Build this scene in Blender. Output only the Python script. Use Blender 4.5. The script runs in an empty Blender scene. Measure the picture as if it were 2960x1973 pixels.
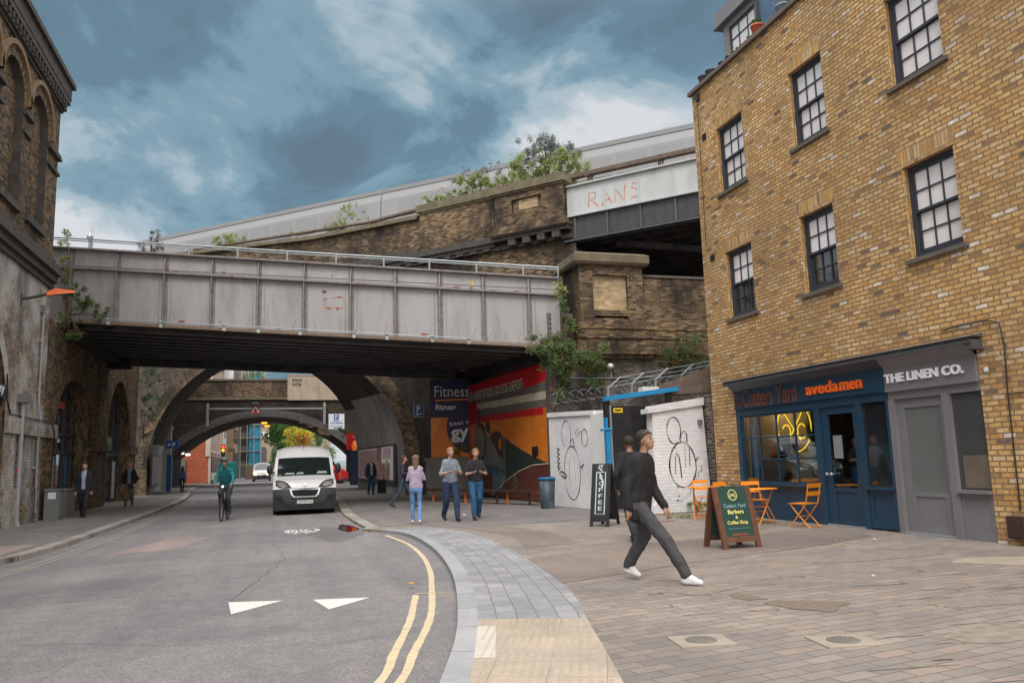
import bpy, bmesh, math, random
from mathutils import Vector, Matrix, noise
from mathutils.geometry import tessellate_polygon
R=math.radians
scn=bpy.context.scene
C=scn.collection
# ---------------------------------------------------------------- camera
cam=bpy.data.cameras.new('camera'); co=bpy.data.objects.new('camera',cam); C.objects.link(co); scn.camera=co
cam.lens=27.995; cam.sensor_width=36; cam.clip_end=3000; cam.clip_start=.05
yaw,pit,roll=R(16.40),R(8.40),R(1.72)
f=Vector((math.sin(yaw)*math.cos(pit),math.cos(yaw)*math.cos(pit),math.sin(pit)))
r=Vector((math.cos(yaw),-math.sin(yaw),0)); u=r.cross(f)
r2=r*math.cos(roll)-u*math.sin(roll); u2=u*math.cos(roll)+r*math.sin(roll)
co.matrix_world=Matrix(((r2.x,u2.x,-f.x,0),(r2.y,u2.y,-f.y,0),(r2.z,u2.z,-f.z,1.45),(0,0,0,1)))
# ---------------------------------------------------------------- sky and sun
SUN_EL,SUN_AZ=R(52),R(205)            # azimuth clockwise from +Y
W=bpy.data.worlds.new('World'); scn.world=W; W.use_nodes=True
nt=W.node_tree; N=nt.nodes; L=nt.links
for n in list(N): N.remove(n)
def nd(t,**k):
    n=N.new(t)
    for a,b in k.items():
        if isinstance(a,str) and hasattr(n,a): setattr(n,a,b)
    return n
SKX,SKY=11.45,2.75
sky=nd('ShaderNodeTexSky'); sky.sky_type='NISHITA'; sky.sun_disc=False; sky.sun_elevation=SUN_EL; sky.sun_rotation=SUN_AZ
sky.air_density=1.0; sky.dust_density=1.5; sky.ozone_density=1.5
tc=nd('ShaderNodeTexCoord'); sp=nd('ShaderNodeSeparateXYZ'); L.new(tc.outputs['Generated'],sp.inputs[0])
def mth(op,a,b=None,c=None,cl=False):
    n=nd('ShaderNodeMath'); n.operation=op; n.use_clamp=cl
    for i,v in enumerate((a,b,c)):
        if v is None: continue
        if isinstance(v,(int,float)): n.inputs[i].default_value=v
        else: L.new(v,n.inputs[i])
    return n.outputs[0]
zz=mth('ADD',mth('MAXIMUM',sp.outputs[2],0.0),0.30)
cb=nd('ShaderNodeCombineXYZ'); L.new(mth('DIVIDE',sp.outputs[0],zz),cb.inputs[0]); L.new(mth('DIVIDE',sp.outputs[1],zz),cb.inputs[1])
mp=nd('ShaderNodeMapping'); mp.inputs['Rotation'].default_value=(0,0,R(20)); mp.inputs['Scale'].default_value=(1.0,.8,1); mp.inputs['Location'].default_value=(SKX,SKY,0)
L.new(cb.outputs[0],mp.inputs[0])
n1=nd('ShaderNodeTexNoise'); n1.inputs['Scale'].default_value=1.7; n1.inputs['Detail'].default_value=7; n1.inputs['Roughness'].default_value=.52; n1.inputs['Distortion'].default_value=.45
L.new(mp.outputs[0],n1.inputs['Vector'])
n2=nd('ShaderNodeTexNoise'); n2.inputs['Scale'].default_value=3.4; n2.inputs['Detail'].default_value=8; n2.inputs['Roughness'].default_value=.6; n2.inputs['Distortion'].default_value=.7
L.new(mp.outputs[0],n2.inputs['Vector'])
cv=mth('ADD',mth('MULTIPLY',n1.outputs[0],.92),mth('SUBTRACT',mth('MULTIPLY',n2.outputs[0],.52),.215))
# broken cover low down, closed cover higher up
el=nd('ShaderNodeMapRange'); el.inputs['From Min'].default_value=.24; el.inputs['From Max'].default_value=.50; el.inputs['To Min'].default_value=.15; el.inputs['To Max'].default_value=-.015
L.new(sp.outputs[2],el.inputs[0]); cv=mth('ADD',cv,el.outputs[0])
rp=nd('ShaderNodeValToRGB'); cr=rp.color_ramp; cr.interpolation='EASE'
cr.elements[0].position=.38; cr.elements[0].color=(.125,.195,.25,1)
cr.elements[1].position=.70; cr.elements[1].color=(.74,.76,.78,1)
e=cr.elements.new(.47); e.color=(.145,.245,.32,1)
e=cr.elements.new(.54); e.color=(.225,.365,.45,1)
e=cr.elements.new(.61); e.color=(.43,.54,.60,1)
L.new(cv,rp.inputs[0])
mx=nd('ShaderNodeMix'); mx.data_type='RGBA'; mx.inputs[0].default_value=.86
sc=nd('ShaderNodeVectorMath'); sc.operation='SCALE'; sc.inputs['Scale'].default_value=.07; L.new(sky.outputs[0],sc.inputs[0])
L.new(sc.outputs[0],mx.inputs[6]); L.new(rp.outputs[0],mx.inputs[7])
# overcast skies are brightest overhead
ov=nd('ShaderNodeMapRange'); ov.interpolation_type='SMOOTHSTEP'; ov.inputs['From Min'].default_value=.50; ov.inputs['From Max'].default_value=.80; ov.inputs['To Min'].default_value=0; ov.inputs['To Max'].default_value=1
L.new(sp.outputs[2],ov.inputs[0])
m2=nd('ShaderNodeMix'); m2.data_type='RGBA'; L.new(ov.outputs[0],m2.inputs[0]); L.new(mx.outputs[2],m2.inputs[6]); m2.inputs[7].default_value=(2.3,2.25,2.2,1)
# sky brightness added behind the camera, on the sun's side, to light under bridges
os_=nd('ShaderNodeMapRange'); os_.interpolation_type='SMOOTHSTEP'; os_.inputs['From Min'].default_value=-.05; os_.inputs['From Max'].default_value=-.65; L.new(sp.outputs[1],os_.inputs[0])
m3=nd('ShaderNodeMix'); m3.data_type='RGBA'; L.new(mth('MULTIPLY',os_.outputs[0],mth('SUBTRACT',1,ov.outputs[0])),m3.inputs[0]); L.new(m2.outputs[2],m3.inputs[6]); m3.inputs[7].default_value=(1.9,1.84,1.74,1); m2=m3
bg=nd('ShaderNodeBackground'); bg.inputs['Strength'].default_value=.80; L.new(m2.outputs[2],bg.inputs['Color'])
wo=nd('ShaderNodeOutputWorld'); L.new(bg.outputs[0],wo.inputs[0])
sl=bpy.data.lights.new('sun','SUN'); sl.energy=1.5; sl.angle=R(24); sl.color=(1,.95,.88)
so=bpy.data.objects.new('sun',sl); C.objects.link(so)
sd=Vector((math.sin(SUN_AZ)*math.cos(SUN_EL),math.cos(SUN_AZ)*math.cos(SUN_EL),math.sin(SUN_EL)))
so.rotation_euler=sd.to_track_quat('Z','Y').to_euler(); so.location=(0,0,40)
vs=scn.view_settings; vs.view_transform='Standard'; vs.look='None'; vs.gamma=1; vs.exposure=0.40; vs.use_curve_mapping=False
# ---------------------------------------------------------------- mesh kit
class MB:
    def __init__(s): s.v=[]; s.f=[]; s.m=[]; s.uv={}; s.sm=set()
    def add(s,vs,fs,mi=0,smooth=False,uvs=None):
        o=len(s.v); s.v+= [Vector(p) for p in vs]
        for k,fc in enumerate(fs):
            if smooth: s.sm.add(len(s.f))
            if uvs: s.uv[len(s.f)]=uvs[k]
            s.f.append([o+i for i in fc]); s.m.append(mi)
        return s
    def quad(s,a,b,c,d,mi=0,uvs=None): return s.add([a,b,c,d],[(0,1,2,3)],mi,uvs=[uvs] if uvs else None)
    def hexa(s,p,mi=0):   # p: 4 bottom ccw, 4 top ccw
        return s.add(p,[(3,2,1,0),(4,5,6,7),(0,1,5,4),(1,2,6,5),(2,3,7,6),(3,0,4,7)],mi)
    def box(s,x0,x1,y0,y1,z0,z1,mi=0):
        if x0>x1:x0,x1=x1,x0
        if y0>y1:y0,y1=y1,y0
        if z0>z1:z0,z1=z1,z0
        return s.hexa([(x0,y0,z0),(x1,y0,z0),(x1,y1,z0),(x0,y1,z0),(x0,y0,z1),(x1,y0,z1),(x1,y1,z1),(x0,y1,z1)],mi)
    def bar(s,a,b,w,h,mi=0,up=(0,0,1)):   # rectangular bar a->b
        a=Vector(a);b=Vector(b);t=(b-a).normalized();up=Vector(up)
        if abs(t.dot(up))>.98: up=Vector((0,1,0))
        sd=t.cross(up).normalized()*w/2; uu=sd.cross(t).normalized()*h/2
        return s.hexa([a-sd-uu,a+sd-uu,b+sd-uu,b-sd-uu,a-sd+uu,a+sd+uu,b+sd+uu,b-sd+uu],mi)
    def tube(s,pts,r,n=8,mi=0,cap=True):
        pts=[Vector(p) for p in pts]; rr=r if isinstance(r,(list,tuple)) else [r]*len(pts)
        vs=[];fs=[];prev=None
        for i,p in enumerate(pts):
            t=(pts[min(i+1,len(pts)-1)]-pts[max(i-1,0)]).normalized()
            if prev is None:
                a=Vector((0,0,1)) if abs(t.z)<.9 else Vector((1,0,0)); e1=t.cross(a).normalized()
            else: e1=(prev-t*prev.dot(t)).normalized()
            prev=e1; e2=t.cross(e1)
            for k in range(n):
                an=2*math.pi*k/n; vs.append(p+(e1*math.cos(an)+e2*math.sin(an))*rr[i])
        for i in range(len(pts)-1):
            for k in range(n): fs.append((i*n+k,i*n+(k+1)%n,(i+1)*n+(k+1)%n,(i+1)*n+k))
        s.add(vs,fs,mi,True)
        if cap:
            b=(len(pts)-1)*n
            s.add(vs[:n],[tuple(range(n-1,-1,-1))],mi); s.add(vs[b:],[tuple(range(n))],mi)
        return s
    def lathe(s,prof,c=(0,0,0),n=20,mi=0):
        c=Vector(c); vs=[c+Vector((r_*math.cos(2*math.pi*k/n),r_*math.sin(2*math.pi*k/n),z)) for r_,z in prof for k in range(n)]
        fs=[(i*n+k,i*n+(k+1)%n,(i+1)*n+(k+1)%n,(i+1)*n+k) for i in range(len(prof)-1) for k in range(n)]
        return s.add(vs,fs,mi,True)
    def ell(s,c,rx,ry,rz,n=12,m=8,mi=0,rot=None):
        c=Vector(c); vs=[];fs=[]
        for i in range(m+1):
            ph=math.pi*i/m-math.pi/2
            for k in range(n):
                th=2*math.pi*k/n; p=Vector((rx*math.cos(ph)*math.cos(th),ry*math.cos(ph)*math.sin(th),rz*math.sin(ph)))
                if rot is not None: p=rot@p
                vs.append(c+p)
        for i in range(m):
            for k in range(n): fs.append((i*n+k,i*n+(k+1)%n,(i+1)*n+(k+1)%n,(i+1)*n+k))
        return s.add(vs,fs,mi,True)
    def poly(s,loops,fn,mi=0,rot=False):
        """flat polygon with holes; loops of (u,v); fn maps (u,v)->xyz"""
        L2=[[Vector((a,b,0)) for a,b in l] for l in loops]
        flat=[p for l in L2 for p in l]
        tr=tessellate_polygon(L2)
        vs=[fn(p.x,p.y) for p in flat]
        n=(Vector(fn(1,0))-Vector(fn(0,0))).cross(Vector(fn(0,1))-Vector(fn(0,0)))
        fs=[];uv=[]
        for t in tr:
            a,b,c=[flat[i] for i in t]
            if (b-a).cross(c-a).z<0: t=(t[0],t[2],t[1])
            if abs((b-a).cross(c-a).z)<1e-9: continue
            fs.append(tuple(t)); uv.append([((flat[i].y,flat[i].x) if rot else (flat[i].x,flat[i].y)) for i in t])
        return s.add(vs,fs,mi,uvs=uv)
    def rim(s,loop,fn0,fn1,mi=0,closed=True,flip=False):
        n=len(loop); m=n if closed else n-1
        acc=0
        for i in range(m):
            a=loop[i];b=loop[(i+1)%n]; q=[fn0(*a),fn0(*b),fn1(*b),fn1(*a)]
            if flip:q=q[::-1]
            l=math.hypot(b[0]-a[0],b[1]-a[1]); dp=(Vector(fn0(*a))-Vector(fn1(*a))).length
            s.quad(*q,mi=mi,uvs=[(acc,0),(acc+l,0),(acc+l,dp),(acc,dp)] if not flip else [(acc,dp),(acc+l,dp),(acc+l,0),(acc,0)]); acc+=l
        return s
    def prism(s,loop,fn0,fn1,mi=0):
        s.poly([loop],fn0,mi); s.poly([loop],fn1,mi); s.rim(loop,fn0,fn1,mi); return s
    def build(s,name,mat,parent=None,org=None,fixn=True,**tags):
        me=bpy.data.meshes.new(name); o_=Vector(org) if org is not None else Vector((0,0,0))
        if org is None and parent is not None:
            p=parent
            while p is not None: o_+=p.location; p=p.parent
        me.from_pydata([tuple(v-o_) for v in s.v],[],s.f)
        uvl=me.uv_layers.new(name='UVMap')
        for p in me.polygons:
            if p.index in s.uv:
                for li,uvv in zip(p.loop_indices,s.uv[p.index]): uvl.data[li].uv=uvv
            else:
                n=p.normal
                for li in p.loop_indices:
                    v=me.vertices[me.loops[li].vertex_index].co+o_
                    if abs(n.z)>.7: uvl.data[li].uv=(v.x,v.y)
                    else:
                        t=Vector((-n.y,n.x,0)); 
                        t=t.normalized() if t.length>1e-6 else Vector((1,0,0))
                        uvl.data[li].uv=(v.dot(t),v.z)
            p.material_index=s.m[p.index]; p.use_smooth=p.index in s.sm
        if fixn:
            bm=bmesh.new(); bm.from_mesh(me); bmesh.ops.recalc_face_normals(bm,faces=bm.faces[:]) if fixn=='all' else None; bm.to_mesh(me); bm.free()
        for m in (mat if isinstance(mat,(list,tuple)) else [mat]): me.materials.append(m)
        o=bpy.data.objects.new(name,me); C.objects.link(o)
        if parent is not None: o.parent=parent
        elif org is not None: o.location=o_
        tag(o,**tags)
        return o
def tag(o,label=None,cat=None,group=None,kind=None):
    if label:o['label']=label
    if cat:o['category']=cat
    if group:o['group']=group
    if kind:o['kind']=kind
    return o
def thing(name,loc,label,cat,group=None,rz=0):
    o=bpy.data.objects.new(name,None); C.objects.link(o); o.location=loc; o.rotation_euler=(0,0,rz); o.empty_display_size=.2
    return tag(o,label,cat,group)
def copy_tree(o,parent=None):
    c=o.copy(); C.objects.link(c)
    if parent is not None: c.parent=parent
    for ch in list(o.children): copy_tree(ch,c)
    return c
def arc(cx,cz,a,b,t0=180,t1=0,n=24): return [(cx+a*math.cos(R(t0+(t1-t0)*i/n)),cz+b*math.sin(R(t0+(t1-t0)*i/n))) for i in range(n+1)]
def rect(a,b,c,d): return [(a,c),(b,c),(b,d),(a,d)]
def text(s,parent,name,mat,o,rd,ud,width=None,height=None,ext=.01,bold=0,align='LEFT',shear=0,space=1,**tags):
    """lettering as a mesh: origin o, reading direction rd, up ud"""
    cu=bpy.data.curves.new('t','FONT'); cu.body=s; cu.size=1; cu.extrude=0; cu.offset=bold; cu.shear=shear; cu.space_character=space; cu.resolution_u=3
    to=bpy.data.objects.new('t',cu); C.objects.link(to)
    dg=bpy.context.evaluated_depsgraph_get(); dg.update()
    me=bpy.data.meshes.new_from_object(to.evaluated_get(dg)); bpy.data.objects.remove(to); bpy.data.curves.remove(cu)
    xs=[v.co.x for v in me.vertices]; ys=[v.co.y for v in me.vertices]
    x0,x1,y0,y1=min(xs),max(xs),min(ys),max(ys)
    sx=(width/(x1-x0)) if width else None; sy=(height/(y1-y0)) if height else None
    sx=sx or sy; sy=sy or sx
    rd=Vector(rd).normalized(); ud=Vector(ud).normalized(); nn=rd.cross(ud); o=Vector(o)
    off=x0 if align=='LEFT' else (x0+x1)/2 if align=='CENTER' else x1
    bm=bmesh.new(); bm.from_mesh(me)
    if ext>0:
        g=bmesh.ops.extrude_face_region(bm,geom=bm.faces[:])
        for v in [q for q in g['geom'] if isinstance(q,bmesh.types.BMVert)]: v.co.z+=1
    mb=MB(); bm.verts.index_update()
    vs=[o+rd*((v.co.x-off)*sx)+ud*((v.co.y-y0)*sy)+nn*((v.co.z)*ext if ext>0 else 0) for v in bm.verts]
    mb.add(vs,[[v.index for v in f_.verts] for f_ in bm.faces]); bm.free(); bpy.data.meshes.remove(me)
    return mb.build(name,mat,parent,**tags)
SVAR=[0]
def stroke(mb,pts,fn,w,mi=0,t=.004,closed=False):
    """painted line: thin solid ribbon following (u,v) points"""
    P=[Vector((a,b)) for a,b in pts]
    if closed:P.append(P[0])
    if SVAR[0] and not isinstance(w,list):
        q_=sum(p.x for p in P)*7; w=[w*(1+SVAR[0]*math.sin(q_+i*.9)+SVAR[0]*.6*math.sin(q_*2+i*.37)) for i in range(len(P))]
    n=len(P);lo=[];ro=[]
    for i in range(n):
        d=(P[min(i+1,n-1)]-P[max(i-1,0)])
        if closed and i in(0,n-1): d=P[1]-P[n-2]
        if d.length<1e-9:d=Vector((1,0))
        d.normalize(); q=Vector((-d.y,d.x))*(w[i] if isinstance(w,list) else w)/2
        lo.append(P[i]+q);ro.append(P[i]-q)
    for i in range(n-1):
        mb.quad(fn(*ro[i]),fn(*ro[i+1]),fn(*lo[i+1]),fn(*lo[i]),mi)
    return mb
# ---------------------------------------------------------------- materials
def srgb(r_,g_,b_):
    f_=lambda c:(c/255/12.92) if c/255<=.04045 else ((c/255+.055)/1.055)**2.4
    return (f_(r_),f_(g_),f_(b_),1)
class NT:
    def __init__(s,name):
        s.m=bpy.data.materials.new(name); s.m.use_nodes=True; s.n=s.m.node_tree.nodes; s.l=s.m.node_tree.links
        s.b=s.n['Principled BSDF']
    def new(s,t,**k):
        n=s.n.new(t)
        for a,b in k.items(): setattr(n,a,b)
        return n
    def set(s,i,v):
        if hasattr(v,'links') or isinstance(v,bpy.types.NodeSocket): s.l.new(v,i)
        else: i.default_value=v
    def coord(s,kind='UV',scale=(1,1,1),rot=0,loc=(0,0,0)):
        t=s.new('ShaderNodeTexCoord'); m=s.new('ShaderNodeMapping'); s.l.new(t.outputs[kind],m.inputs[0])
        m.inputs['Scale'].default_value=scale; m.inputs['Rotation'].default_value=(0,0,rot); m.inputs['Location'].default_value=loc
        return m.outputs[0]
    def noise(s,vec,scale=5,detail=4,rough=.55,dist=0):
        n=s.new('ShaderNodeTexNoise'); s.l.new(vec,n.inputs['Vector']); n.inputs['Scale'].default_value=scale; n.inputs['Detail'].default_value=detail; n.inputs['Roughness'].default_value=rough; n.inputs['Distortion'].default_value=dist
        return n.outputs[0]
    def ramp(s,fac,stops,interp='LINEAR'):
        n=s.new('ShaderNodeValToRGB'); s.l.new(fac,n.inputs[0]); cr=n.color_ramp; cr.interpolation=interp
        while len(cr.elements)<len(stops): cr.elements.new(.5)
        for e,(p,c_) in zip(cr.elements,stops):
            e.position=p; e.color=c_ if len(c_)==4 else (*c_,1)
        return n.outputs[0]
    def mr(s,v,a,b,c=0,d=1):
        n=s.new('ShaderNodeMapRange'); s.l.new(v,n.inputs[0]); n.inputs[1].default_value=a;n.inputs[2].default_value=b;n.inputs[3].default_value=c;n.inputs[4].default_value=d
        return n.outputs[0]
    def mix(s,fac,a,b,mode='MIX'):
        n=s.new('ShaderNodeMix'); n.data_type='RGBA'; n.blend_type=mode
        s.set(n.inputs[0],fac); s.set(n.inputs[6],a); s.set(n.inputs[7],b); return n.outputs[2]
    def math(s,op,a,b,clamp=False):
        n=s.new('ShaderNodeMath'); n.operation=op; n.use_clamp=clamp; s.set(n.inputs[0],a); s.set(n.inputs[1],b); return n.outputs[0]
    def bump(s,h,strength=.3,dist=.01,nrm=None):
        n=s.new('ShaderNodeBump'); n.inputs['Strength'].default_value=strength; n.inputs['Distance'].default_value=dist; s.l.new(h,n.inputs['Height'])
        if nrm is not None: s.l.new(nrm,n.inputs['Normal'])
        return n.outputs[0]
def plain(name,col,rough=.6,metal=0,var=.25,ns=3,bump=0,bs=60,dirt=None,dirtamt=.5,ds=2.2,emit=0,coat=0,spec=.5,kind='Object',streak=1):
    t=NT(name); col=tuple(col[:3])
    v=t.coord(kind,(1,1,1/streak)); n=t.noise(v,ns,5,.6)
    dk=tuple(c*(1-var) for c in col); lt=tuple(min(1,c*(1+var*.7)) for c in col)
    c_=t.ramp(n,[(.3,dk),(.7,lt)])
    if dirt is not None:
        d=t.noise(v,ds,6,.65); c_=t.mix(t.mr(d,.5,.72,0,dirtamt),c_,(*dirt[:3],1))
    t.set(t.b.inputs['Base Color'],c_); t.b.inputs['Roughness'].default_value=rough; t.b.inputs['Metallic'].default_value=metal
    t.b.inputs['Specular IOR Level'].default_value=spec
    if coat: t.b.inputs['Coat Weight'].default_value=coat; t.b.inputs['Coat Roughness'].default_value=.05
    if bump: t.set(t.b.inputs['Normal'],t.bump(t.noise(v,bs,4,.6),bump,.01))
    if emit: t.set(t.b.inputs['Emission Color'],(*col,1)); t.b.inputs['Emission Strength'].default_value=emit
    return t.m
def brick(name,cols,mortar,bw=.235,bh=.082,ms=.010,soot=None,sootamt=.6,ss=.45,sth=(.45,.65),wash=None,washamt=.6,ws=.6,wth=(.52,.62),bump=.5,rough=.85,rot=0,off=.5,streak=2.5,grime=.3,sq=1.0):
    """cols: list of (share,colour) for single bricks"""
    t=NT(name); v=t.coord('UV',rot=rot)
    # wobble so courses are not ruler straight
    wob=t.new('ShaderNodeVectorMath'); wob.operation='ADD'; nn=t.new('ShaderNodeTexNoise'); t.l.new(v,nn.inputs['Vector']); nn.inputs['Scale'].default_value=1.7
    wv=t.new('ShaderNodeVectorMath'); wv.operation='SCALE'; wv.inputs['Scale'].default_value=.022*min(1,bh/.08); t.l.new(nn.outputs['Color'],wv.inputs[0]); t.l.new(v,wob.inputs[0]); w2=t.new('ShaderNodeVectorMath'); w2.operation='ADD'; n3=t.new('ShaderNodeTexNoise'); t.l.new(v,n3.inputs['Vector']); n3.inputs['Scale'].default_value=22; n3.inputs['Detail'].default_value=3
    w3=t.new('ShaderNodeVectorMath'); w3.operation='SCALE'; w3.inputs['Scale'].default_value=.020*min(1,bh/.08) if bh<.3 else .006; t.l.new(n3.outputs['Color'],w3.inputs[0]); t.l.new(wv.outputs[0],w2.inputs[0]); t.l.new(w3.outputs[0],w2.inputs[1]); t.l.new(w2.outputs[0],wob.inputs[1])
    b=t.new('ShaderNodeTexBrick'); t.l.new(wob.outputs[0],b.inputs['Vector'])
    b.offset=off; b.squash=sq
    b.inputs['Color1'].default_value=(0,0,0,1); b.inputs['Color2'].default_value=(1,1,1,1); b.inputs['Mortar'].default_value=(0,0,0,1)
    b.inputs['Scale'].default_value=1; b.inputs['Mortar Size'].default_value=ms; b.inputs['Mortar Smooth'].default_value=.25; b.inputs['Bias'].default_value=0
    b.inputs['Brick Width'].default_value=bw; b.inputs['Row Height'].default_value=bh
    st=[];p=0
    for sh,c_ in cols: st.append((min(p,.999),c_)); p+=sh
    c_=t.ramp(b.outputs['Color'],st,'CONSTANT')
    fine=t.noise(v,9,6,.7); c_=t.mix(1,c_,t.ramp(fine,[(.25,(1-grime,)*3),(.75,(1+grime*.6,)*3)]),'MULTIPLY')
    big=t.noise(v,.7,3,.5); c_=t.mix(1,c_,t.ramp(big,[(.3,(.80,.80,.82)),(.7,(1.12,1.1,1.06))]),'MULTIPLY')
    mo=mortar
    c_=t.mix(b.outputs['Fac'],c_,(*mo[:3],1))
    if wash is not None:
        w_=t.noise(t.coord('UV',(1,1/1.3,1),loc=(7,3,0)),ws,8,.7); c_=t.mix(t.math('MULTIPLY',t.mr(w_,wth[0],wth[1],0,washamt),t.mr(b.outputs['Fac'],0,1,1,.55 if washamt>.6 else .1)),c_,(*wash[:3],1))
    if soot is not None:
        s_=t.noise(t.coord('UV',(1,1/streak,1)),ss,7,.62,.2); c_=t.mix(t.mr(s_,sth[0],sth[1],0,sootamt),c_,(*soot[:3],1))
    t.set(t.b.inputs['Base Color'],c_); t.b.inputs['Roughness'].default_value=rough; t.b.inputs['Specular IOR Level'].default_value=.25
    inv=t.math('SUBTRACT',1,b.outputs['Fac']); h=t.math('ADD',inv,t.math('MULTIPLY',fine,.5)); h=t.math('ADD',h,t.math('MULTIPLY',b.outputs['Color'],.35))
    t.set(t.b.inputs['Normal'],t.bump(h,bump,.012)); return t.m
G_=lambda a,b,c:(a,b,c)
M={}
M['stock']=brick('yellow_stock_brick',[(.21,(.62,.39,.165)),(.20,(.66,.425,.18)),(.17,(.69,.48,.24)),(.13,(.60,.335,.115)),(.12,(.51,.31,.135)),(.08,(.71,.54,.33)),(.04,(.34,.21,.115)),(.02,(.17,.13,.11)),(.03,(.77,.69,.60))],(.25,.165,.095),soot=(.24,.155,.085),sootamt=.5,ss=.7,sth=(.46,.68),grime=.5,bump=1.0,ms=.013,wash=(.37,.23,.12),washamt=.4,ws=3.0,wth=(.5,.68))
M['gauged']=brick('gauged_brick',[(.3,(.56,.32,.10)),(.25,(.60,.37,.14)),(.2,(.45,.27,.12)),(.2,(.62,.44,.24)),(.05,(.25,.17,.11))],(.30,.235,.165),bw=.30,bh=.075,off=0,bump=.6)
vc=[(.2,(.105,.068,.038)),(.2,(.165,.105,.055)),(.16,(.23,.15,.08)),(.12,(.075,.05,.034)),(.12,(.28,.18,.095)),(.10,(.05,.037,.03)),(.10,(.33,.235,.14))]
M['viaduct']=brick('viaduct_brick',vc,(.20,.165,.12),soot=(.02,.017,.016),sootamt=.92,ss=.42,sth=(.41,.60),ms=.012,grime=.45,bump=.8)
M['viaduct_clean']=brick('viaduct_brick_brown',[(.25,(.18,.115,.062)),(.22,(.25,.165,.088)),(.2,(.13,.086,.05)),(.15,(.32,.22,.125)),(.18,(.07,.05,.037))],(.19,.155,.115),soot=(.026,.021,.018),sootamt=.92,ss=.8,sth=(.43,.60),grime=.5,bump=.9,streak=1.8)
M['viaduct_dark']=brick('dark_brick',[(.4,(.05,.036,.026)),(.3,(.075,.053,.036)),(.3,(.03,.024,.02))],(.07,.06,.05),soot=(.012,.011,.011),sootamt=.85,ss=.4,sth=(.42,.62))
M['grimy']=brick('grimy_engineering_brick',[(.3,(.10,.085,.075)),(.25,(.16,.13,.11)),(.2,(.21,.165,.125)),(.15,(.055,.047,.045)),(.1,(.30,.26,.22))],(.23,.205,.18),bw=.23,soot=(.018,.016,.017),sootamt=.85,ss=.55,sth=(.46,.62),wash=(.34,.31,.29),washamt=.4,grime=.5,bump=.9,ms=.014)
M['pierdark']=brick('sooty_pier_brick',[(.4,(.075,.06,.05)),(.3,(.11,.085,.065)),(.3,(.05,.042,.038))],(.12,.105,.09),soot=(.02,.018,.017),sootamt=.85,ss=.4,sth=(.44,.62),wash=(.22,.20,.17),washamt=.35,ws=.5)
M['leftwall']=brick('old_london_brick',[(.2,(.125,.08,.042)),(.2,(.175,.115,.06)),(.2,(.235,.155,.08)),(.15,(.075,.055,.04)),(.15,(.28,.185,.10)),(.1,(.045,.037,.033))],(.115,.095,.075),soot=(.028,.023,.02),sootamt=.8,ss=.5,sth=(.47,.66),grime=.5,bump=.9)
M['leftwash']=brick('whitewashed_brick',[(.3,(.17,.12,.08)),(.3,(.25,.18,.11)),(.2,(.12,.09,.07)),(.2,(.32,.24,.16))],(.20,.17,.14),wash=(.52,.505,.49),washamt=.84,ws=.7,wth=(.435,.58),soot=(.03,.026,.024),sootamt=.8,ss=.42,sth=(.52,.68),grime=.55,bump=1,ms=.014)
M['yellowpanel']=brick('pale_brick_panel',[(.3,(.55,.40,.22)),(.3,(.48,.34,.18)),(.2,(.60,.47,.30)),(.2,(.40,.28,.15))],(.35,.29,.22),soot=(.03,.025,.022),sootamt=.5,ss=1.2,sth=(.55,.66))
M['whitebrick']=brick('white_painted_brick',[(.4,(.82,.82,.85)),(.4,(.79,.79,.82)),(.2,(.84,.84,.87))],(.72,.72,.75),bw=.23,ms=.007,bump=.9,soot=(.42,.38,.34),sootamt=.45,ss=1.1,sth=(.62,.8),grime=.10)
M['redbrick']=brick('red_brick',[(.4,(.42,.105,.05)),(.3,(.36,.09,.045)),(.3,(.47,.13,.07))],(.36,.13,.08),bump=.2,grime=.15)
M['farbrick']=brick('far_parapet_brick',[(.3,(.13,.085,.05)),(.3,(.20,.135,.08)),(.2,(.08,.055,.04)),(.2,(.26,.18,.11))],(.16,.13,.10),soot=(.03,.026,.024),sootamt=.85,ss=.5,sth=(.46,.62),bh=.09)
M['asphalt']=None
def asphalt(name,col,stone=.35,wet=False):
    t=NT(name); v=t.coord('Object'); big=t.noise(v,.30,6,.65,.8); fine=t.noise(v,60,5,.8); mid=t.noise(v,5,6,.72)
    tr=t.noise(t.coord('Object',(1.4,.10,1)),1.3,4,.55)
    c_=t.ramp(fine,[(.35,tuple(x*(1-stone) for x in col)),(.62,tuple(x*(1+stone*.45) for x in col)),(.78,tuple(x*(1+stone*1.3) for x in col))])
    c_=t.mix(1,c_,t.ramp(big,[(.32,(.76,.76,.79)),(.68,(1.14,1.12,1.08))]),'MULTIPLY')
    c_=t.mix(1,c_,t.ramp(mid,[(.3,(.84,.84,.84)),(.7,(1.13,1.13,1.13))]),'MULTIPLY')
    c_=t.mix(1,c_,t.ramp(tr,[(.35,(.90,.90,.92)),(.65,(1.07,1.06,1.04))]),'MULTIPLY')
    t.set(t.b.inputs['Base Color'],c_); t.b.inputs['Roughness'].default_value=.82; t.b.inputs['Specular IOR Level'].default_value=.35
    t.set(t.b.inputs['Normal'],t.bump(t.math('ADD',fine,t.math('MULTIPLY',mid,.3)),.55,.008)); return t.m
M['asphalt']=asphalt('worn_asphalt',(.225,.215,.222),.55)
M['footway']=asphalt('footway_asphalt',(.185,.172,.168),.25)
M['patch']=asphalt('pinkish_asphalt_patch',(.30,.24,.235),.25)
M['darkasphalt']=asphalt('dark_asphalt',(.165,.158,.16),.5)
M['gritty']=asphalt('gritty_asphalt',(.22,.185,.165),.5)
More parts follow.
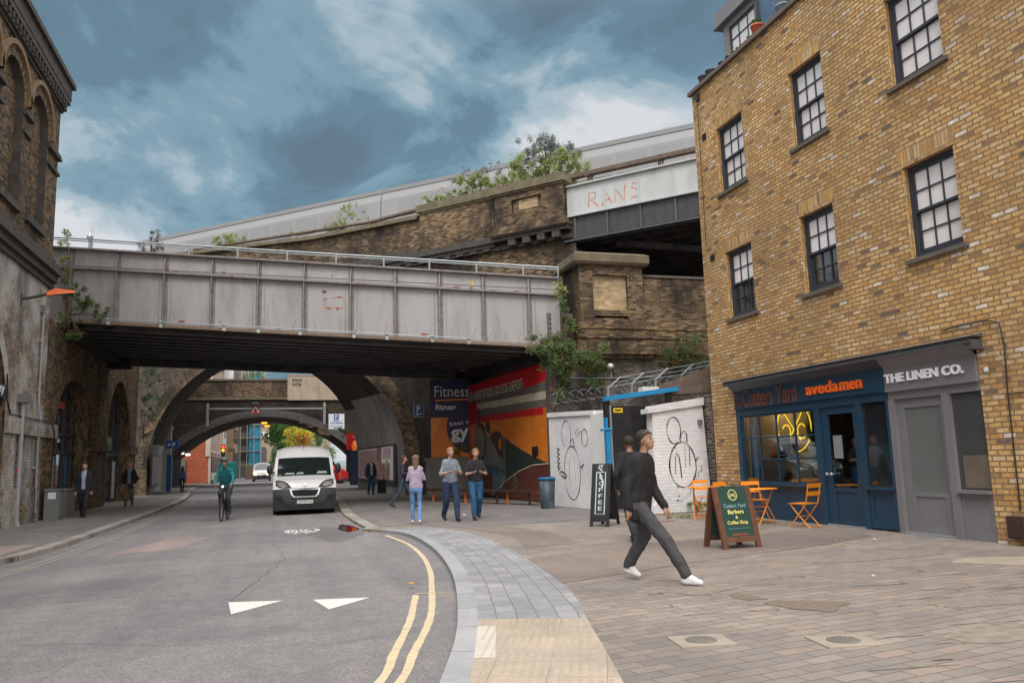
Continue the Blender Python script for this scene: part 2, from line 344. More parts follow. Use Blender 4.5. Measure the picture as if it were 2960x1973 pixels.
def pav(name,cols,joint,bw,bh,ms,rot,bump=.7,var=.12):
    return brick(name,cols,joint,bw=bw,bh=bh,ms=ms,soot=(.12,.095,.08),sootamt=.35,ss=.5,sth=(.5,.75),rot=rot,bump=bump,grime=.16,streak=1,rough=.7)
M['pavers']=pav('brown_block_paving',[(.3,(.26,.228,.205)),(.25,(.235,.208,.188)),(.2,(.285,.248,.222)),(.15,(.225,.205,.195)),(.1,(.29,.24,.21))],(.145,.124,.108),.33,.14,.0055,R(-9),bump=.9)
M['granite']=pav('blue_grey_granite_setts',[(.3,(.29,.295,.315)),(.3,(.255,.26,.28)),(.2,(.32,.325,.34)),(.2,(.27,.275,.29))],(.17,.17,.18),.30,.19,.006,0)
M['kerb']=brick('granite_kerb_stone',[(.4,(.33,.34,.36)),(.3,(.30,.31,.33)),(.3,(.355,.362,.38))],(.12,.12,.13),bw=.9,bh=.5,ms=.008,off=0,grime=.15,bump=.25)
M['kerbold']=brick('old_kerb_stone',[(.4,(.32,.295,.27)),(.3,(.27,.245,.225)),(.3,(.37,.34,.31))],(.08,.075,.07),bw=.9,bh=.5,ms=.012,off=0,grime=.25,bump=.4)
M['tactile']=brick('buff_tactile_slab',[(.4,(.40,.345,.285)),(.3,(.37,.32,.262)),(.3,(.42,.362,.30))],(.26,.22,.18),bw=.40,bh=.40,ms=.005,off=0,grime=.16,bump=.4,rot=R(22.4),soot=(.25,.2,.15),sootamt=.4,ss=1.5,sth=(.5,.75))
M['tactile_dot']=plain('tactile_blister',(.35,.285,.22),.8,var=.2)
M['tactile_pale']=plain('pale_tactile_slab',(.50,.46,.41),.8,var=.08,bump=.2)
M['yline']=plain('worn_yellow_line',(.56,.46,.30),.8,var=.12,ns=25,dirt=(.24,.22,.2),dirtamt=.55,ds=14,bump=.3,bs=80)
M['wline']=plain('white_road_paint',(.66,.63,.60),.8,var=.08,ns=20,dirt=(.25,.24,.24),dirtamt=.5,ds=16,bump=.3,bs=80)
M['steel']=plain('grey_painted_steel',(.345,.337,.352),.5,var=.10,ns=1.4,dirt=(.17,.15,.13),dirtamt=.55,ds=1.7,streak=4)
M['steelrust']=plain('rusty_grey_steel',(.22,.205,.205),.6,var=.2,ns=4,dirt=(.14,.06,.03),dirtamt=.9,ds=6)
M['rustlip']=plain('rust_stained_flange',(.26,.20,.15),.7,var=.35,ns=5,dirt=(.10,.05,.03),dirtamt=.9,ds=5)
M['rust']=plain('rust',(.24,.09,.035),.8,var=.4,ns=12)
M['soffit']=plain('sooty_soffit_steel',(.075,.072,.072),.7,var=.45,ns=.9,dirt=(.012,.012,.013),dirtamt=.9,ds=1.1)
M['black']=plain('black_paint',(.014,.014,.016),.45,var=.3)
M['blackmatt']=plain('matt_black',(.010,.010,.011),.8,var=.2)
M['galv']=plain('galvanised_steel',(.36,.40,.43),.42,metal=.5,var=.12)
M['greypipe']=plain('grey_pipe_paint',(.33,.33,.36),.5,var=.15,dirt=(.15,.09,.06),dirtamt=.4,ds=6)
M['whitesteel']=plain('white_girder_paint',(.46,.475,.49),.6,var=.09,ns=1.3,dirt=(.30,.285,.26),dirtamt=.45,ds=2.4,streak=3)
M['darksteel']=plain('dark_grey_girder',(.085,.09,.10),.6,var=.2,dirt=(.14,.135,.13),dirtamt=.35,ds=3,streak=4)
M['coping']=plain('mossy_stone_coping',(.155,.125,.085),.9,var=.35,ns=3,dirt=(.10,.11,.035),dirtamt=.75,ds=2.6,bump=.4,bs=25)
M['stonedark']=plain('sooty_stone',(.06,.053,.048),.85,var=.35,bump=.4,bs=25,dirt=(.14,.12,.09),dirtamt=.5,ds=4)
M['sill']=plain('stone_sill',(.12,.10,.085),.8,var=.2,bump=.2)
M['copestone']=plain('parapet_capping',(.15,.12,.10),.8,var=.2,bump=.2)
M['concrete']=plain('streaked_concrete',(.26,.245,.225),.85,var=.25,ns=1.2,dirt=(.09,.082,.075),dirtamt=.75,ds=1.4,bump=.35,bs=30,streak=4)
M['timber']=plain('weathered_timber',(.12,.085,.065),.85,var=.35,ns=6,bump=.3)
M['slate']=plain('slate_grey_window_paint',(.036,.042,.056),.45,var=.12)
M['shopblue']=plain('navy_shopfront_paint',(.013,.045,.086),.38,var=.12,ns=2)
M['shopgrey']=plain('grey_shopfront_paint',(.175,.168,.180),.45,var=.07,ns=2)
M['cornice']=plain('lead_grey_cornice',(.07,.072,.08),.5,var=.2)
M['blind']=plain('sky_white_pane',(.80,.765,.77),.3,var=.03,ns=1,coat=1)  # pane white: blind colour that also paints in the sky's reflection
M['darkglass']=plain('dark_window_glass',(.018,.020,.024),.05,var=.1,spec=1.0,coat=.6)
M['frost']=plain('frosted_glass',(.135,.148,.145),.25,var=.12,ns=1.2,coat=.5)
M['orange']=plain('orange_chair_paint',(.80,.265,.012),.4,var=.06)
M['orangelamp']=plain('orange_lamp_plastic',(.80,.14,.012),.4,var=.1)
M['aframe']=plain('stained_wood_frame',(.13,.055,.032),.55,var=.3,ns=7,bump=.2)
M['agreen']=plain('dark_green_board',(.022,.062,.055),.4,var=.08)
M['chalkboard']=plain('charcoal_board',(.020,.022,.028),.5,var=.2)
M['chalk']=plain('chalk_white',(.52,.60,.66),.8,var=.2,ns=20)
M['copperletters']=plain('copper_letters',(.13,.045,.030),.45,var=.15)
M['orangeletters']=plain('orange_sign_letters',(.95,.15,.02),.4,var=.05)
M['whiteletters']=plain('white_sign_letters',(.85,.86,.90),.4,var=.03)
M['yellowtxt']=plain('yellow_lettering',(.72,.68,.22),.6,var=.05)
M['bluetxt']=plain('pale_blue_lettering',(.22,.38,.42),.6,var=.05)
M['redtxt']=plain('red_lettering',(.55,.10,.05),.6,var=.05)
M['gateblue']=plain('bright_blue_steel',(.012,.235,.50),.45,var=.12,dirt=(.05,.12,.2),dirtamt=.4)
M['gateblack']=plain('black_steel_sheet',(.012,.012,.014),.5,var=.3,dirt=(.05,.04,.035),dirtamt=.5,ds=1.5)
M['graffiti']=plain('black_spray_paint',(.035,.035,.04),.7,var=.5,ns=9)
M['binbody']=plain('slate_bin_plastic',(.035,.055,.07),.5,var=.25,dirt=(.22,.24,.24),dirtamt=.75,ds=2.2)
M['binblue']=plain('blue_bin_lid',(.01,.13,.28),.4,var=.1)
M['benchwood']=plain('dark_bench_timber',(.045,.022,.015),.6,var=.3)
M['benchleg']=plain('orange_bench_leg',(.55,.12,.015),.5,var=.2)
M['boxgrey']=plain('grey_cabinet_paint',(.17,.175,.17),.6,var=.2,dirt=(.07,.065,.06),dirtamt=.6,ds=3)
M['white']=plain('white_paint',(.72,.72,.72),.5,var=.05)
M['signwhite']=plain('white_sign_face',(.66,.70,.76),.4,var=.03)
M['signblue']=plain('blue_sign_face',(.012,.085,.33),.35,var=.05)
M['signred']=plain('red_sign_face',(.55,.01,.012),.4,var=.08)
M['signgreen']=plain('dark_teal_sign',(.012,.03,.04),.4,var=.1)
M['leaf']=None
def leafmat(name,col,col2,tr=.3):
    t=NT(name); v=t.coord('Object'); n=t.noise(v,13,3,.6); n2=t.noise(v,1.9,3,.6)
    c_=t.ramp(n,[(.3,col),(.7,col2)]); c_=t.mix(1,c_,t.ramp(n2,[(.3,(.65,.7,.65)),(.7,(1.25,1.2,1.1))]),'MULTIPLY')
    t.set(t.b.inputs['Base Color'],c_); t.b.inputs['Roughness'].default_value=.55
    try: t.b.inputs['Subsurface Weight'].default_value=0
    except Exception: pass
    tb=t.new('ShaderNodeBsdfTranslucent'); t.l.new(c_,tb.inputs[0]); ms=t.new('ShaderNodeMixShader'); ms.inputs[0].default_value=tr
    t.l.new(t.b.outputs[0],ms.inputs[1]); t.l.new(tb.outputs[0],ms.inputs[2]); t.l.new(ms.outputs[0],t.n['Material Output'].inputs[0]); return t.m
M['leaf']=leafmat('buddleia_leaf',(.08,.135,.05),(.19,.26,.09))
M['leafpale']=leafmat('pale_green_leaf',(.20,.26,.08),(.36,.42,.16))
M['leafgrey']=leafmat('grey_green_leaf',(.16,.20,.20),(.27,.31,.33),.4)
M['leafdark']=leafmat('dark_ivy_leaf',(.02,.055,.02),(.05,.11,.035))
M['leaftree']=leafmat('street_tree_leaf',(.05,.14,.03),(.12,.27,.06))
M['leafyellow']=leafmat('yellow_leaf',(.42,.40,.03),(.62,.56,.05),.4)
M['stem']=plain('woody_stem',(.13,.085,.05),.8,var=.3)
M['rusty_bud']=plain('dry_seed_head',(.25,.08,.03),.9,var=.3)
def glassmat(name,tint=(.8,.85,.87),alpha=.22,rough=.02):
    t=NT(name); tb=t.new('ShaderNodeBsdfTransparent'); tb.inputs[0].default_value=(*tint,1); gl=t.new('ShaderNodeBsdfGlossy'); gl.inputs[0].default_value=(.9,.9,.9,1); gl.inputs['Roughness'].default_value=rough
    fr=t.new('ShaderNodeFresnel'); fr.inputs[0].default_value=1.5; ms=t.new('ShaderNodeMixShader'); s_=t.math('MULTIPLY',fr.outputs[0],.38,True); t.l.new(s_,ms.inputs[0])
    t.l.new(tb.outputs[0],ms.inputs[1]); t.l.new(gl.outputs[0],ms.inputs[2]); t.l.new(ms.outputs[0],t.n['Material Output'].inputs[0]); return t.m
M['glass']=glassmat('shop_glass')
# ---------------------------------------------------------------- ground
ZR=-.06
g=MB(); g.add([(-900,-300,-.35),(900,-300,-.35),(900,1600,-.35),(-900,1600,-.35)],[(0,1,2,3)]); g.build('ground',M['footway'],kind='structure')
g=MB(); g.quad((-30,-12,ZR),(30,-12,ZR),(30,220,ZR),(-30,220,ZR)); g.build('road',M['asphalt'],kind='structure')
def smooth(pts,n=6):
    out=[]
    P=[Vector(p) for p in pts]
    for i in range(len(P)-1):
        p0=P[max(i-1,0)];p1=P[i];p2=P[i+1];p3=P[min(i+2,len(P)-1)]
        for k in range(n):
            t=k/n; out.append(tuple(.5*((2*p1)+(p2-p0)*t+(2*p0-5*p1+4*p2-p3)*t*t+(3*p1-p0-3*p2+p3)*t**3)))
    out.append(tuple(P[-1])); return out
def offs(pts,d):
    P=[Vector(p) for p in pts];o=[]
    for i in range(len(P)):
        t=(P[min(i+1,len(P)-1)]-P[max(i-1,0)]).normalized(); o.append(tuple(P[i]+Vector((t.y,-t.x))*d))
    return o
def strip(mb,a,b,z,mi=0,z2=None):
    acc=0; z2=z if z2 is None else z2
    for i in range(len(a)-1):
        l=(Vector(a[i+1])-Vector(a[i])).length; w0=(Vector(a[i])-Vector(b[i])).length
        mb.quad((*a[i],z),(*a[i+1],z),(*b[i+1],z2),(*b[i],z2),mi,uvs=[(acc,0),(acc+l,0),(acc+l,w0),(acc,w0)]); acc+=l
rk=smooth([(-3.2,-4.5),(-1.0,.6),(.15,3.0),(.78,4.6),(1.04,5.47),(1.4,6.67),(1.71,7.98),(2.04,9.65),(2.29,11.26),(2.52,13.44),(2.6,15.67),(2.50,17.12),(2.17,17.97)])
rk2=[(1.80,18.35),(1.95,19.0),(1.88,21.43),(1.86,24.42),(1.98,28.23),(2.28,33.3),(2.4,45),(2.4,66),(2.4,120)]
full=rk+[(1.8,18.35)]+rk2[1:]
g=MB(); g.poly([[(20,120),(20,-4.5)]+full],lambda a,b:(a,b,0)); g.build('plaza',M['pavers'],kind='structure')
g=MB(); g.poly([[(19.9,119),(19.9,19.4),(9.8,18.2),(6.4,17.6),(3.9,17.6),(3.2,18.8)]+[(a+.32,b) for a,b in rk2[1:-1]]+[(2.72,119)]],lambda a,b:(a,b,.004)); g.build('footway',M['footway'],kind='structure')
g=MB(); g.poly([[(3.42,11.42),(3.18,9.06),(5.2,9.9),(8.17,10.81),(9.6,11.5),(9.85,12.3),(9.3,13.0),(7.5,12.6),(5.5,12.4)]],lambda a,b:(a,b,.004)); g.poly([[(2.9,18.6),(3.9,17.55),(4.3,15.0),(3.95,12.9),(5.0,13.2),(5.2,15.6),(4.7,17.5)]],lambda a,b:(a,b,.003)); g.build('tarmac_strip',M['gritty'],kind='structure')
# kerbs
g=MB(); ko=offs(rk,.19); strip(g,rk,ko,.008); strip(g,rk,rk,.008,z2=ZR)
g.build('kerb',M['kerb'],kind='structure')
g=MB(); k2=[(1.80,18.35)]+rk2[1:]; ko2=offs(k2,.28); strip(g,k2,ko2,.008); strip(g,k2,k2,.008,z2=ZR); g.quad((2.17,17.97,.008),(1.8,18.35,.008),(1.8,18.35,ZR),(2.17,17.97,ZR)); g.build('far_kerb',M['kerbold'],kind='structure')
# granite band between the kerb and the block paving
bi=[p for p in ko if p[1]>6.75 and p[1]<18.2]
bo=smooth([(2.62,6.7),(2.71,7.06),(3.02,8.2),(3.22,9.3),(3.40,10.65),(3.60,12.4),(3.72,14.0),(3.74,15.5),(3.60,17.1),(3.25,18.1)],4)
def resample(p,n):
    P=[Vector(q) for q in p]; d=[0]
    for i in range(len(P)-1): d.append(d[-1]+(P[i+1]-P[i]).length)
    out=[]
    for k in range(n):
        t=d[-1]*k/(n-1); j=0
        while j<len(d)-2 and d[j+1]<t:j+=1
        out.append(tuple(P[j].lerp(P[j+1],(t-d[j])/max(1e-6,d[j+1]-d[j]))))
    return out
g=MB(); strip(g,resample(bi,50),resample(bo,50),.006); g.build('granite_band',M['granite'],kind='structure')
# tactile slabs with raised blisters
g=MB(); hx=Vector((2.71-1.74,7.04-7.44)).normalized(); hy=Vector((-hx.y*-1,hx.x*-1)); hy=Vector((-.36,-.93)).normalized()
o=Vector((1.76,7.43)); 
tacti=[p for p in ko if 2.0<p[1]<7.5]
tl=[(1.76,7.43),(2.70,7.05),(2.40,5.9),(2.14,4.95),(1.75,3.7),(1.1,2.0)]
tl2=[p for p in reversed(tacti)]
low=[q for q in tl2]
g.poly([[(1.76,7.43)]+[(2.70,7.05),(2.40,5.9),(2.14,4.95),(1.75,3.7),(1.2,2.3)]+list(reversed(low))],lambda a,b:(a,b,.0068))
from mathutils.geometry import intersect_point_tri_2d
pl=[Vector(p) for p in [(1.76,7.43),(2.70,7.05),(2.40,5.9),(2.14,4.95),(1.75,3.7),(1.2,2.3)]+list(reversed(low))]
def inside(q,P):
    c=False;j=len(P)-1
    for i in range(len(P)):
        if (P[i].y>q.y)!=(P[j].y>q.y) and q.x<(P[j].x-P[i].x)*(q.y-P[i].y)/(P[j].y-P[i].y)+P[i].x: c=not c
        j=i
    return c
def nearedge(q,P): return min(((q-P[i].lerp(P[(i+1)%len(P)],max(0,min(1,(q-P[i]).dot(P[(i+1)%len(P)]-P[i])/max(1e-9,(P[(i+1)%len(P)]-P[i]).length_squared))))).length) for i in range(len(P)))
for i in range(-4,28):
    for j in range(-2,80):
        q=o+hx*(.033+i*.0668)+hy*(.04+j*.0668)
        if q.y>4.3 and inside(q,pl) and nearedge(q,pl)>.03:
            n=7; rr=.0145; vs=[(q.x+rr*1.3*math.cos(2*math.pi*k/n),q.y+rr*1.3*math.sin(2*math.pi*k/n),.0065) for k in range(n)]+[(q.x+rr*.8*math.cos(2*math.pi*k/n),q.y+rr*.8*math.sin(2*math.pi*k/n),.0115) for k in range(n)]
            g.add(vs,[(k,(k+1)%n,n+(k+1)%n,n+k) for k in range(n)]+[tuple(range(n,2*n))],1)
g.build('tactile_paving',[M['tactile'],M['tactile_dot']],kind='structure')
q=[Vector(p) for p in [(1.70,7.11),(1.85,7.04),(1.55,5.95),(1.40,6.0)]]
g=MB(); g.add([(p.x,p.y,.0095) for p in q],[(0,1,2,3)]); g.build('pale_slab',M['tactile_pale'],kind='structure')
# left pavement
lk=[(-14,13.2),(-8,13.7),(-5.6,14.5),(-4.75,15.2),(-4.45,15.9),(-4.28,16.8),(-4.17,18.86),(-4.15,20.48),(-4.12,25.15),(-4.11,29.98),(-4.22,40.13),(-4.86,49.88),(-5.97,63.6),(-6.84,88),(-7.2,120)]
lk=smooth(lk,4)
g=MB(); g.poly([[(-20,120),(-20,13.2)]+lk],lambda a,b:(a,b,.03)); g.build('left_pavement',M['footway'],kind='structure')
g=MB(); a2=offs(lk,-.27); strip(g,lk,a2,.036); strip(g,lk,lk,.036,z2=ZR); g.build('left_kerb',M['kerbold'],kind='structure')
g=MB(); g.poly([[(-5.05,15.5),(-4.72,16.6),(-4.6,18.6),(-8.5,18.4),(-8.5,15.2)]],lambda a,b:(a,b,.035)); g.build('buff_paving',M['patch'],kind='structure')
# road markings
def mark(name,pts,mat,z=ZR+.004):
    m=MB(); s_=(1.45-z)/1.45; m.poly([[(a*s_,b*s_) for a,b in pts]],lambda a,b:(a,b,z)); return m.build(name,mat,kind='structure')
s_=(1.45-ZR)/1.45
def line(name,pts,w,mat,sc=s_,z=ZR+.004):
    P=smooth([(a*sc,b*sc) for a,b in pts],8); m=MB()
    W_=[w*(1+.07*math.sin(i*1.7)+.05*math.sin(i*.6)) for i in range(len(P))]
    stroke(m,P,lambda a,b:(a,b,z),W_); return m.build(name,mat,kind='structure')
line('yellow_line',[(-.6,2.2),(.15,4.0),(.79,5.58),(1.01,6.36),(1.28,7.29),(1.47,8.09),(1.72,9.44),(1.97,10.93),(2.17,12.73),(2.24,14.69),(2.10,16.6)],.072,M['yline'])
line('yellow_line',[(-.78,2.3),(-.02,4.0),(.66,5.63),(.87,6.42),(1.16,7.54),(1.34,8.4),(1.47,9.05)],.072,M['yline'])
line('yellow_cross_line',[(1.48,9.13),(1.86,8.98)],.035,M['yline'],z=ZR+.006)
M['ylinefaint']=plain('faded_yellow_line',(.36,.31,.23),.8,var=.15,ns=25,dirt=(.22,.21,.2),dirtamt=.6,ds=9)
lyl=[(a+.42,b) for a,b in lk[14:36]]
line('yellow_line',[(-4.3,13.2),(-4.0,14.9),(-3.86,16.9),(-3.78,18.9),(-3.72,22),(-3.72,27),(-3.73,33),(-3.8,40)],.045,M['ylinefaint'],1)
line('yellow_line',[(-4.14,13.0),(-3.83,14.9),(-3.7,16.9),(-3.62,18.9),(-3.57,22),(-3.57,27),(-3.58,33),(-3.65,40)],.045,M['ylinefaint'],1)
mark('speed_hump_triangle',[(-.51,9.54),(-.44,8.76),(.06,9.38)],M['wline'])
mark('speed_hump_triangle',[(.38,9.28),(.51,8.6),(.98,9.14)],M['wline'])
mark('pink_road_patch',[(-2.9,15.9),(-1.9,16.0),(-1.35,18.6),(-2.15,19.0)],M['patch'],ZR+.003)
# cycle route marking painted for riders coming from the viaduct
m=MB(); fn=lambda a,b:(.50*s_-a*.37,18.9*s_-b*1.25,ZR+.004)
def circ(cx,cy,r_,n=20,a0=0,a1=360): return [(cx+r_*math.cos(R(a0+(a1-a0)*i/n)),cy+r_*math.sin(R(a0+(a1-a0)*i/n))) for i in range(n+1)]
stroke(m,circ(-.6,.0,.36),fn,.10); stroke(m,circ(.6,.0,.36),fn,.10)
for pl_ in ([(-.6,0),(-.25,.42),(.35,.42),(0,0),(-.6,0)],[(0,0),(-.3,.55)],[(.6,0),(.3,.6),(.5,.66)],[(-.42,.56),(-.16,.56)]): stroke(m,pl_,fn,.09)
m.build('cycle_symbol',M['wline'],kind='structure')
text('C14',None,'route_number',M['wline'],(.92*s_,19.35*s_,ZR+.004),(-1,0,0),(0,-1,0),width=.78,height=.75,ext=0,kind='structure')
m=MB(); rs=random.Random(21)
def crack(x,y,x2,y2,n,amp,w):
    pts=[]; 
    for i in range(n+1):
        t_=i/n; pts.append((x+(x2-x)*t_+rs.gauss(0,amp),y+(y2-y)*t_+rs.gauss(0,amp)))
    stroke(m,pts,lambda a,b:(a,b,ZR+.0035),w)
crack(-.1,17.5,.1,14.0,14,.03,.012); crack(.1,14.0,-.55,9.6,26,.025,.010); crack(-3.2,11.2,-.6,11.6,20,.02,.008); crack(.2,7.2,1.4,7.5,16,.012,.006); crack(-2.2,8.4,-.4,7.6,18,.02,.006)
m.build('road_crack',plain('crack_filler',(.10,.095,.10),.9),kind='structure')
mark('tarmac_repair',[(-3.4,10.2),(-1.6,10.5),(-1.5,12.4),(-3.6,12.2)],asphalt('repair_asphalt',(.195,.188,.196),.5),ZR+.002)
mark('tarmac_repair',[(-1.2,13.0),(.3,13.1),(.4,16.5),(-1.0,16.4)],asphalt('repair_asphalt_b',(.238,.226,.23),.5),ZR+.0022)
mark('tarmac_repair',[(-2.9,6.2),(-1.7,6.0),(-1.5,7.3),(-2.8,7.5)],asphalt('repair_asphalt_c',(.205,.197,.204),.55),ZR+.0024)
# puddle in the gutter
t=NT('puddle_water'); t.b.inputs['Base Color'].default_value=(.02,.017,.015,1); t.b.inputs['Roughness'].default_value=.03; t.b.inputs['Specular IOR Level'].default_value=.9; M['puddle']=t.m
def blob(cx,cy,rx,ry,seed,n=26,am=.25):
    rs=random.Random(seed); ph=[rs.uniform(0,6.28) for _ in range(4)]
    return [(cx+rx*math.cos(2*math.pi*i/n)*(1+am*math.sin(2*2*math.pi*i/n+ph[0])+am*.6*math.sin(5*2*math.pi*i/n+ph[1])),cy+ry*math.sin(2*math.pi*i/n)*(1+am*math.sin(3*2*math.pi*i/n+ph[2]))) for i in range(n)]
m=MB(); m.poly([blob(1.60,19.8,.20,1.2,3,am=.15)],lambda a,b:(a,b,ZR+.005)); m.build('puddle_water',M['puddle'],kind='structure')
m=MB(); m.poly([blob(1.25,18.6,.55,1.9,8)],lambda a,b:(a,b,ZR+.003)); m.build('damp_patch',M['darkasphalt'],kind='structure')
# surface covers
def cover(x,y,label):
    t_=thing('drain_cover',(x,y,0),label,'drain cover','round drain covers set in the block paving')
    m=MB(); a=R(-9); 
    def q(u_,v_,z): return (x+u_*math.cos(a)-v_*math.sin(a),y+u_*math.sin(a)+v_*math.cos(a),z)
    m.hexa([q(-.22,-.19,.0),q(.22,-.19,.0),q(.22,.19,.0),q(-.22,.19,.0),q(-.22,-.19,.009),q(.22,-.19,.009),q(.22,.19,.009),q(-.22,.19,.009)]); m.build('surround',M['tactile_pale'] if 0 else M['buffconc'],t_)
    m=MB(); m.lathe([(0,.012),(.125,.012),(.125,.005)],(x,y,0),24)
    for k in range(-4,5):
        w=math.sqrt(max(0,.115**2-(k*.026)**2)); m.bar((x+k*.026-w*.0,y-w,.015),(x+k*.026,y+w,.015),.009,.006); m.bar((x-w,y+k*.026,.0145),(x+w,y+k*.026,.0145),.009,.005)
    m.build('grate',M['castiron'],t_)
M['buffconc']=plain('buff_concrete_surround',(.315,.275,.225),.85,var=.2,bump=.3,dirt=(.2,.17,.14),dirtamt=.5,ds=5)
M['castiron']=plain('worn_cast_iron',(.20,.185,.165),.7,var=.2)
cover(3.19,5.85,'round drain cover in a buff square, nearer the tactile slabs')
cover(4.16,5.41,'round drain cover in a buff square, farther right from the tactile slabs')
def flat_plate(name,pts,mat,label,z=.006,cat='cover plate'):
    cx=sum(p[0] for p in pts)/len(pts); cy=sum(p[1] for p in pts)/len(pts); m=MB(); m.prism(pts,lambda a,b:(a,b,z+.006),lambda a,b:(a,b,z-.004)); m.build(name,mat,None,org=(cx,cy,0),label=label,cat=cat)
flat_plate('cover_plate',[(8.1,8.35),(8.5,8.62),(9.3,8.35),(9.0,7.6),(8.6,7.75)],M['buffconc'],'pale concrete inspection cover in the paving near the grey shopfront')
flat_plate('cover_plate',[(-6.0,22.6),(-5.0,22.8),(-4.9,24.4),(-5.9,24.3)],M['boxgrey'],'grey inspection cover in the left pavement below the walking man in a suit',.034)
m=MB(); rs=random.Random(5)
m.poly([blob(4.85,6.75,.30,.30,9,am=.3)],lambda a,b:(a,b,.0045)); m.poly([blob(4.55,7.35,.14,.2,19,am=.3)],lambda a,b:(a,b,.0045)); m.build('mud_stain',plain('trodden_mud',(.17,.135,.105),.9,var=.25,ns=14),kind='structure')
# opened joints and sunken edges in the block paving
m=MB(); rs=random.Random(31); ca,sa_=math.cos(R(9)),math.sin(R(9))
def inplaza(x,y):
    if not (3.3<x<9.9 and 3.6<y<16.5): return False
    if x<2.9+(9-y)*-.02+ (0.5 if y>8 else 0): return False
    return not (8.7<y<13.2 and x<9.6)
k=0
while k<95:
    x=rs.uniform(2.9,9.9); y=rs.choice([rs.uniform(3.6,8.8)]*4+[rs.uniform(13,16)])
    if not inplaza(x,y): continue
    u0=x*ca+y*-sa_; v0=x*sa_+y*ca; v0=round(v0/.14)*.14; L0=rs.choice([.16,.33,.33,.66]); w=rs.uniform(.006,.014)
    back=lambda uu,vv:(uu*ca+vv*sa_,-uu*sa_+vv*ca)
    pts=[back(u0,v0),back(u0+L0*.5,v0+rs.uniform(-.004,.004)),back(u0+L0,v0)]
    if rs.random()<.5: pts.append(back(u0+L0,v0+.13*rs.choice([-1,1])))
    stroke(m,pts,lambda a,b:(a,b,.0035),[w*rs.uniform(.6,1.3) for _ in pts]); k+=1
m.build('open_paving_joints',plain('dark_joint_dirt',(.055,.045,.04),.95),kind='structure')
for k,(x,y,rx,ry) in enumerate([(6.8,6.2,.7,.3),(5.4,5.1,.5,.25),(7.8,9.3,.8,.35),(4.3,8.0,.45,.25)]):
    m=MB(); m.poly([blob(x,y,rx,ry,k+80,22,.3)],lambda a,b:(a,b,.0028+.0002*k)); m.build('paving_stain',plain('worn_paving_stain_%d'%k,(.215+.02*(k%2),.19+.015*(k%2),.17),.85,var=.3,ns=9),kind='structure')
# litter
lm=[plain('pale_litter',(.6,.58,.5),.8),plain('orange_litter',(.6,.25,.03),.8),plain('pink_litter',(.55,.15,.2),.8)]
for i,(x,y,c_,lb) in enumerate([(8.3,10.6,1,'orange scrap on the ground in front of the blue door'),(8.7,11.3,2,'pink scrap on the ground by the blue door'),(9.2,11.0,0,'pale paper scrap in front of the grey door'),(7.9,16.0,2,'red and white tape end lying behind the walking man'),(4.7,20.9,0,'white tissue lying on the footway by the arch pier'),(1.55,9.9,1,'small orange leaf on the road beside the yellow line'),(6.55,7.9,0,'small pale paper scrap on the block paving'),(8.9,6.6,1,'yellow leaf on the block paving at the right')]):
    m=MB(); s0=.02+.007*(i%3); 
    if i==3: m.bar((x-.55,y,.012),(x+.5,y+.25,.012),.05,.012); 
    elif i==4: m.ell((x,y,.03),.05,.07,.03,8,5)
    else: m.hexa([(x-s0,y-s0,.006),(x+s0,y-s0*.8,.006),(x+s0*1.1,y+s0,.006),(x-s0*.7,y+s0,.006),(x-s0,y-s0,.014),(x+s0,y-s0*.8,.010),(x+s0*1.1,y+s0,.02),(x-s0*.7,y+s0,.012)])
    m.build('litter',lm[c_],None,org=(x,y,0),label=lb,cat='litter',group='bits of litter on the paving')
# ---------------------------------------------------------------- right-hand brick building
XR=10.3; YN=17.58
RB=thing('brick_building',(XR,YN,0),'yellow brick building with sash windows over blue and grey shopfronts','building')
fR=lambda y,z:(XR,y,z)
def fRx(dx): return lambda y,z:(XR+dx,y,z)
wins=[(15.42,16.55,7.70,9.36),(12.56,13.62,7.70,9.36),(9.66,10.80,7.70,9.36),(6.78,7.86,7.70,9.36),(3.9,5.0,7.7,9.36),
      (15.42,16.52,4.60,6.22),(12.60,13.64,4.60,6.22),(9.68,10.76,4.60,6.22),(6.78,7.86,4.60,6.22),(3.9,5.0,4.6,6.22)]
m=MB(); shop=[(9.68,0),(16.55,0),(16.55,2.98),(9.68,2.98)]
outer=[(-3,0),(9.68,0),(9.68,2.98),(16.55,2.98),(16.55,0),(YN,0),(YN,10.72),(-3,10.72)]
vents=[(17.02,17.2,9.32,9.5),(17.0,17.2,6.17,6.33)]
m.poly([outer]+[rect(*w) for w in wins],fR)
for w in wins: m.rim(rect(*w),fR,fRx(.20))
m.rim([(9.68,0),(9.68,2.98),(16.55,2.98),(16.55,0)],fR,fRx(.25),closed=False)
m.quad((XR,YN,0),(XR+9,YN,0),(XR+9,YN,10.72),(XR,YN,10.72)); m.quad((XR+9,-3,0),(XR+9,YN,0),(XR+9,YN,10.72),(XR+9,-3,10.72)); m.quad((XR,-3,0),(XR+9,-3,0),(XR+9,-3,10.72),(XR,-3,10.72))
m.build('wall',M['stock'],RB)
m=MB(); m.box(XR+4.2,XR+4.3,-2.8,YN-.05,0,10.6); m.box(XR+.3,XR+8.9,-2.8,YN-.05,3.1,3.2); m.box(XR+.1,XR+8.9,-2.9,YN-.05,10.5,10.66); m.box(XR+.3,XR+4.2,11.62,11.70,0,3.1); m.box(XR+.3,XR+4.2,9.5,9.6,0,3.1); m.box(XR+.3,XR+4.2,17.46,17.5,0,3.1)
m.box(XR+.3,XR+4.2,9.6,17.4,-.02,.012); m.box(XR+.26,XR+.3,16.57,YN-.05,0,10.5); m.build('interior_wall',plain('dim_interior_plaster',(.16,.12,.085),.8,var=.2),RB)
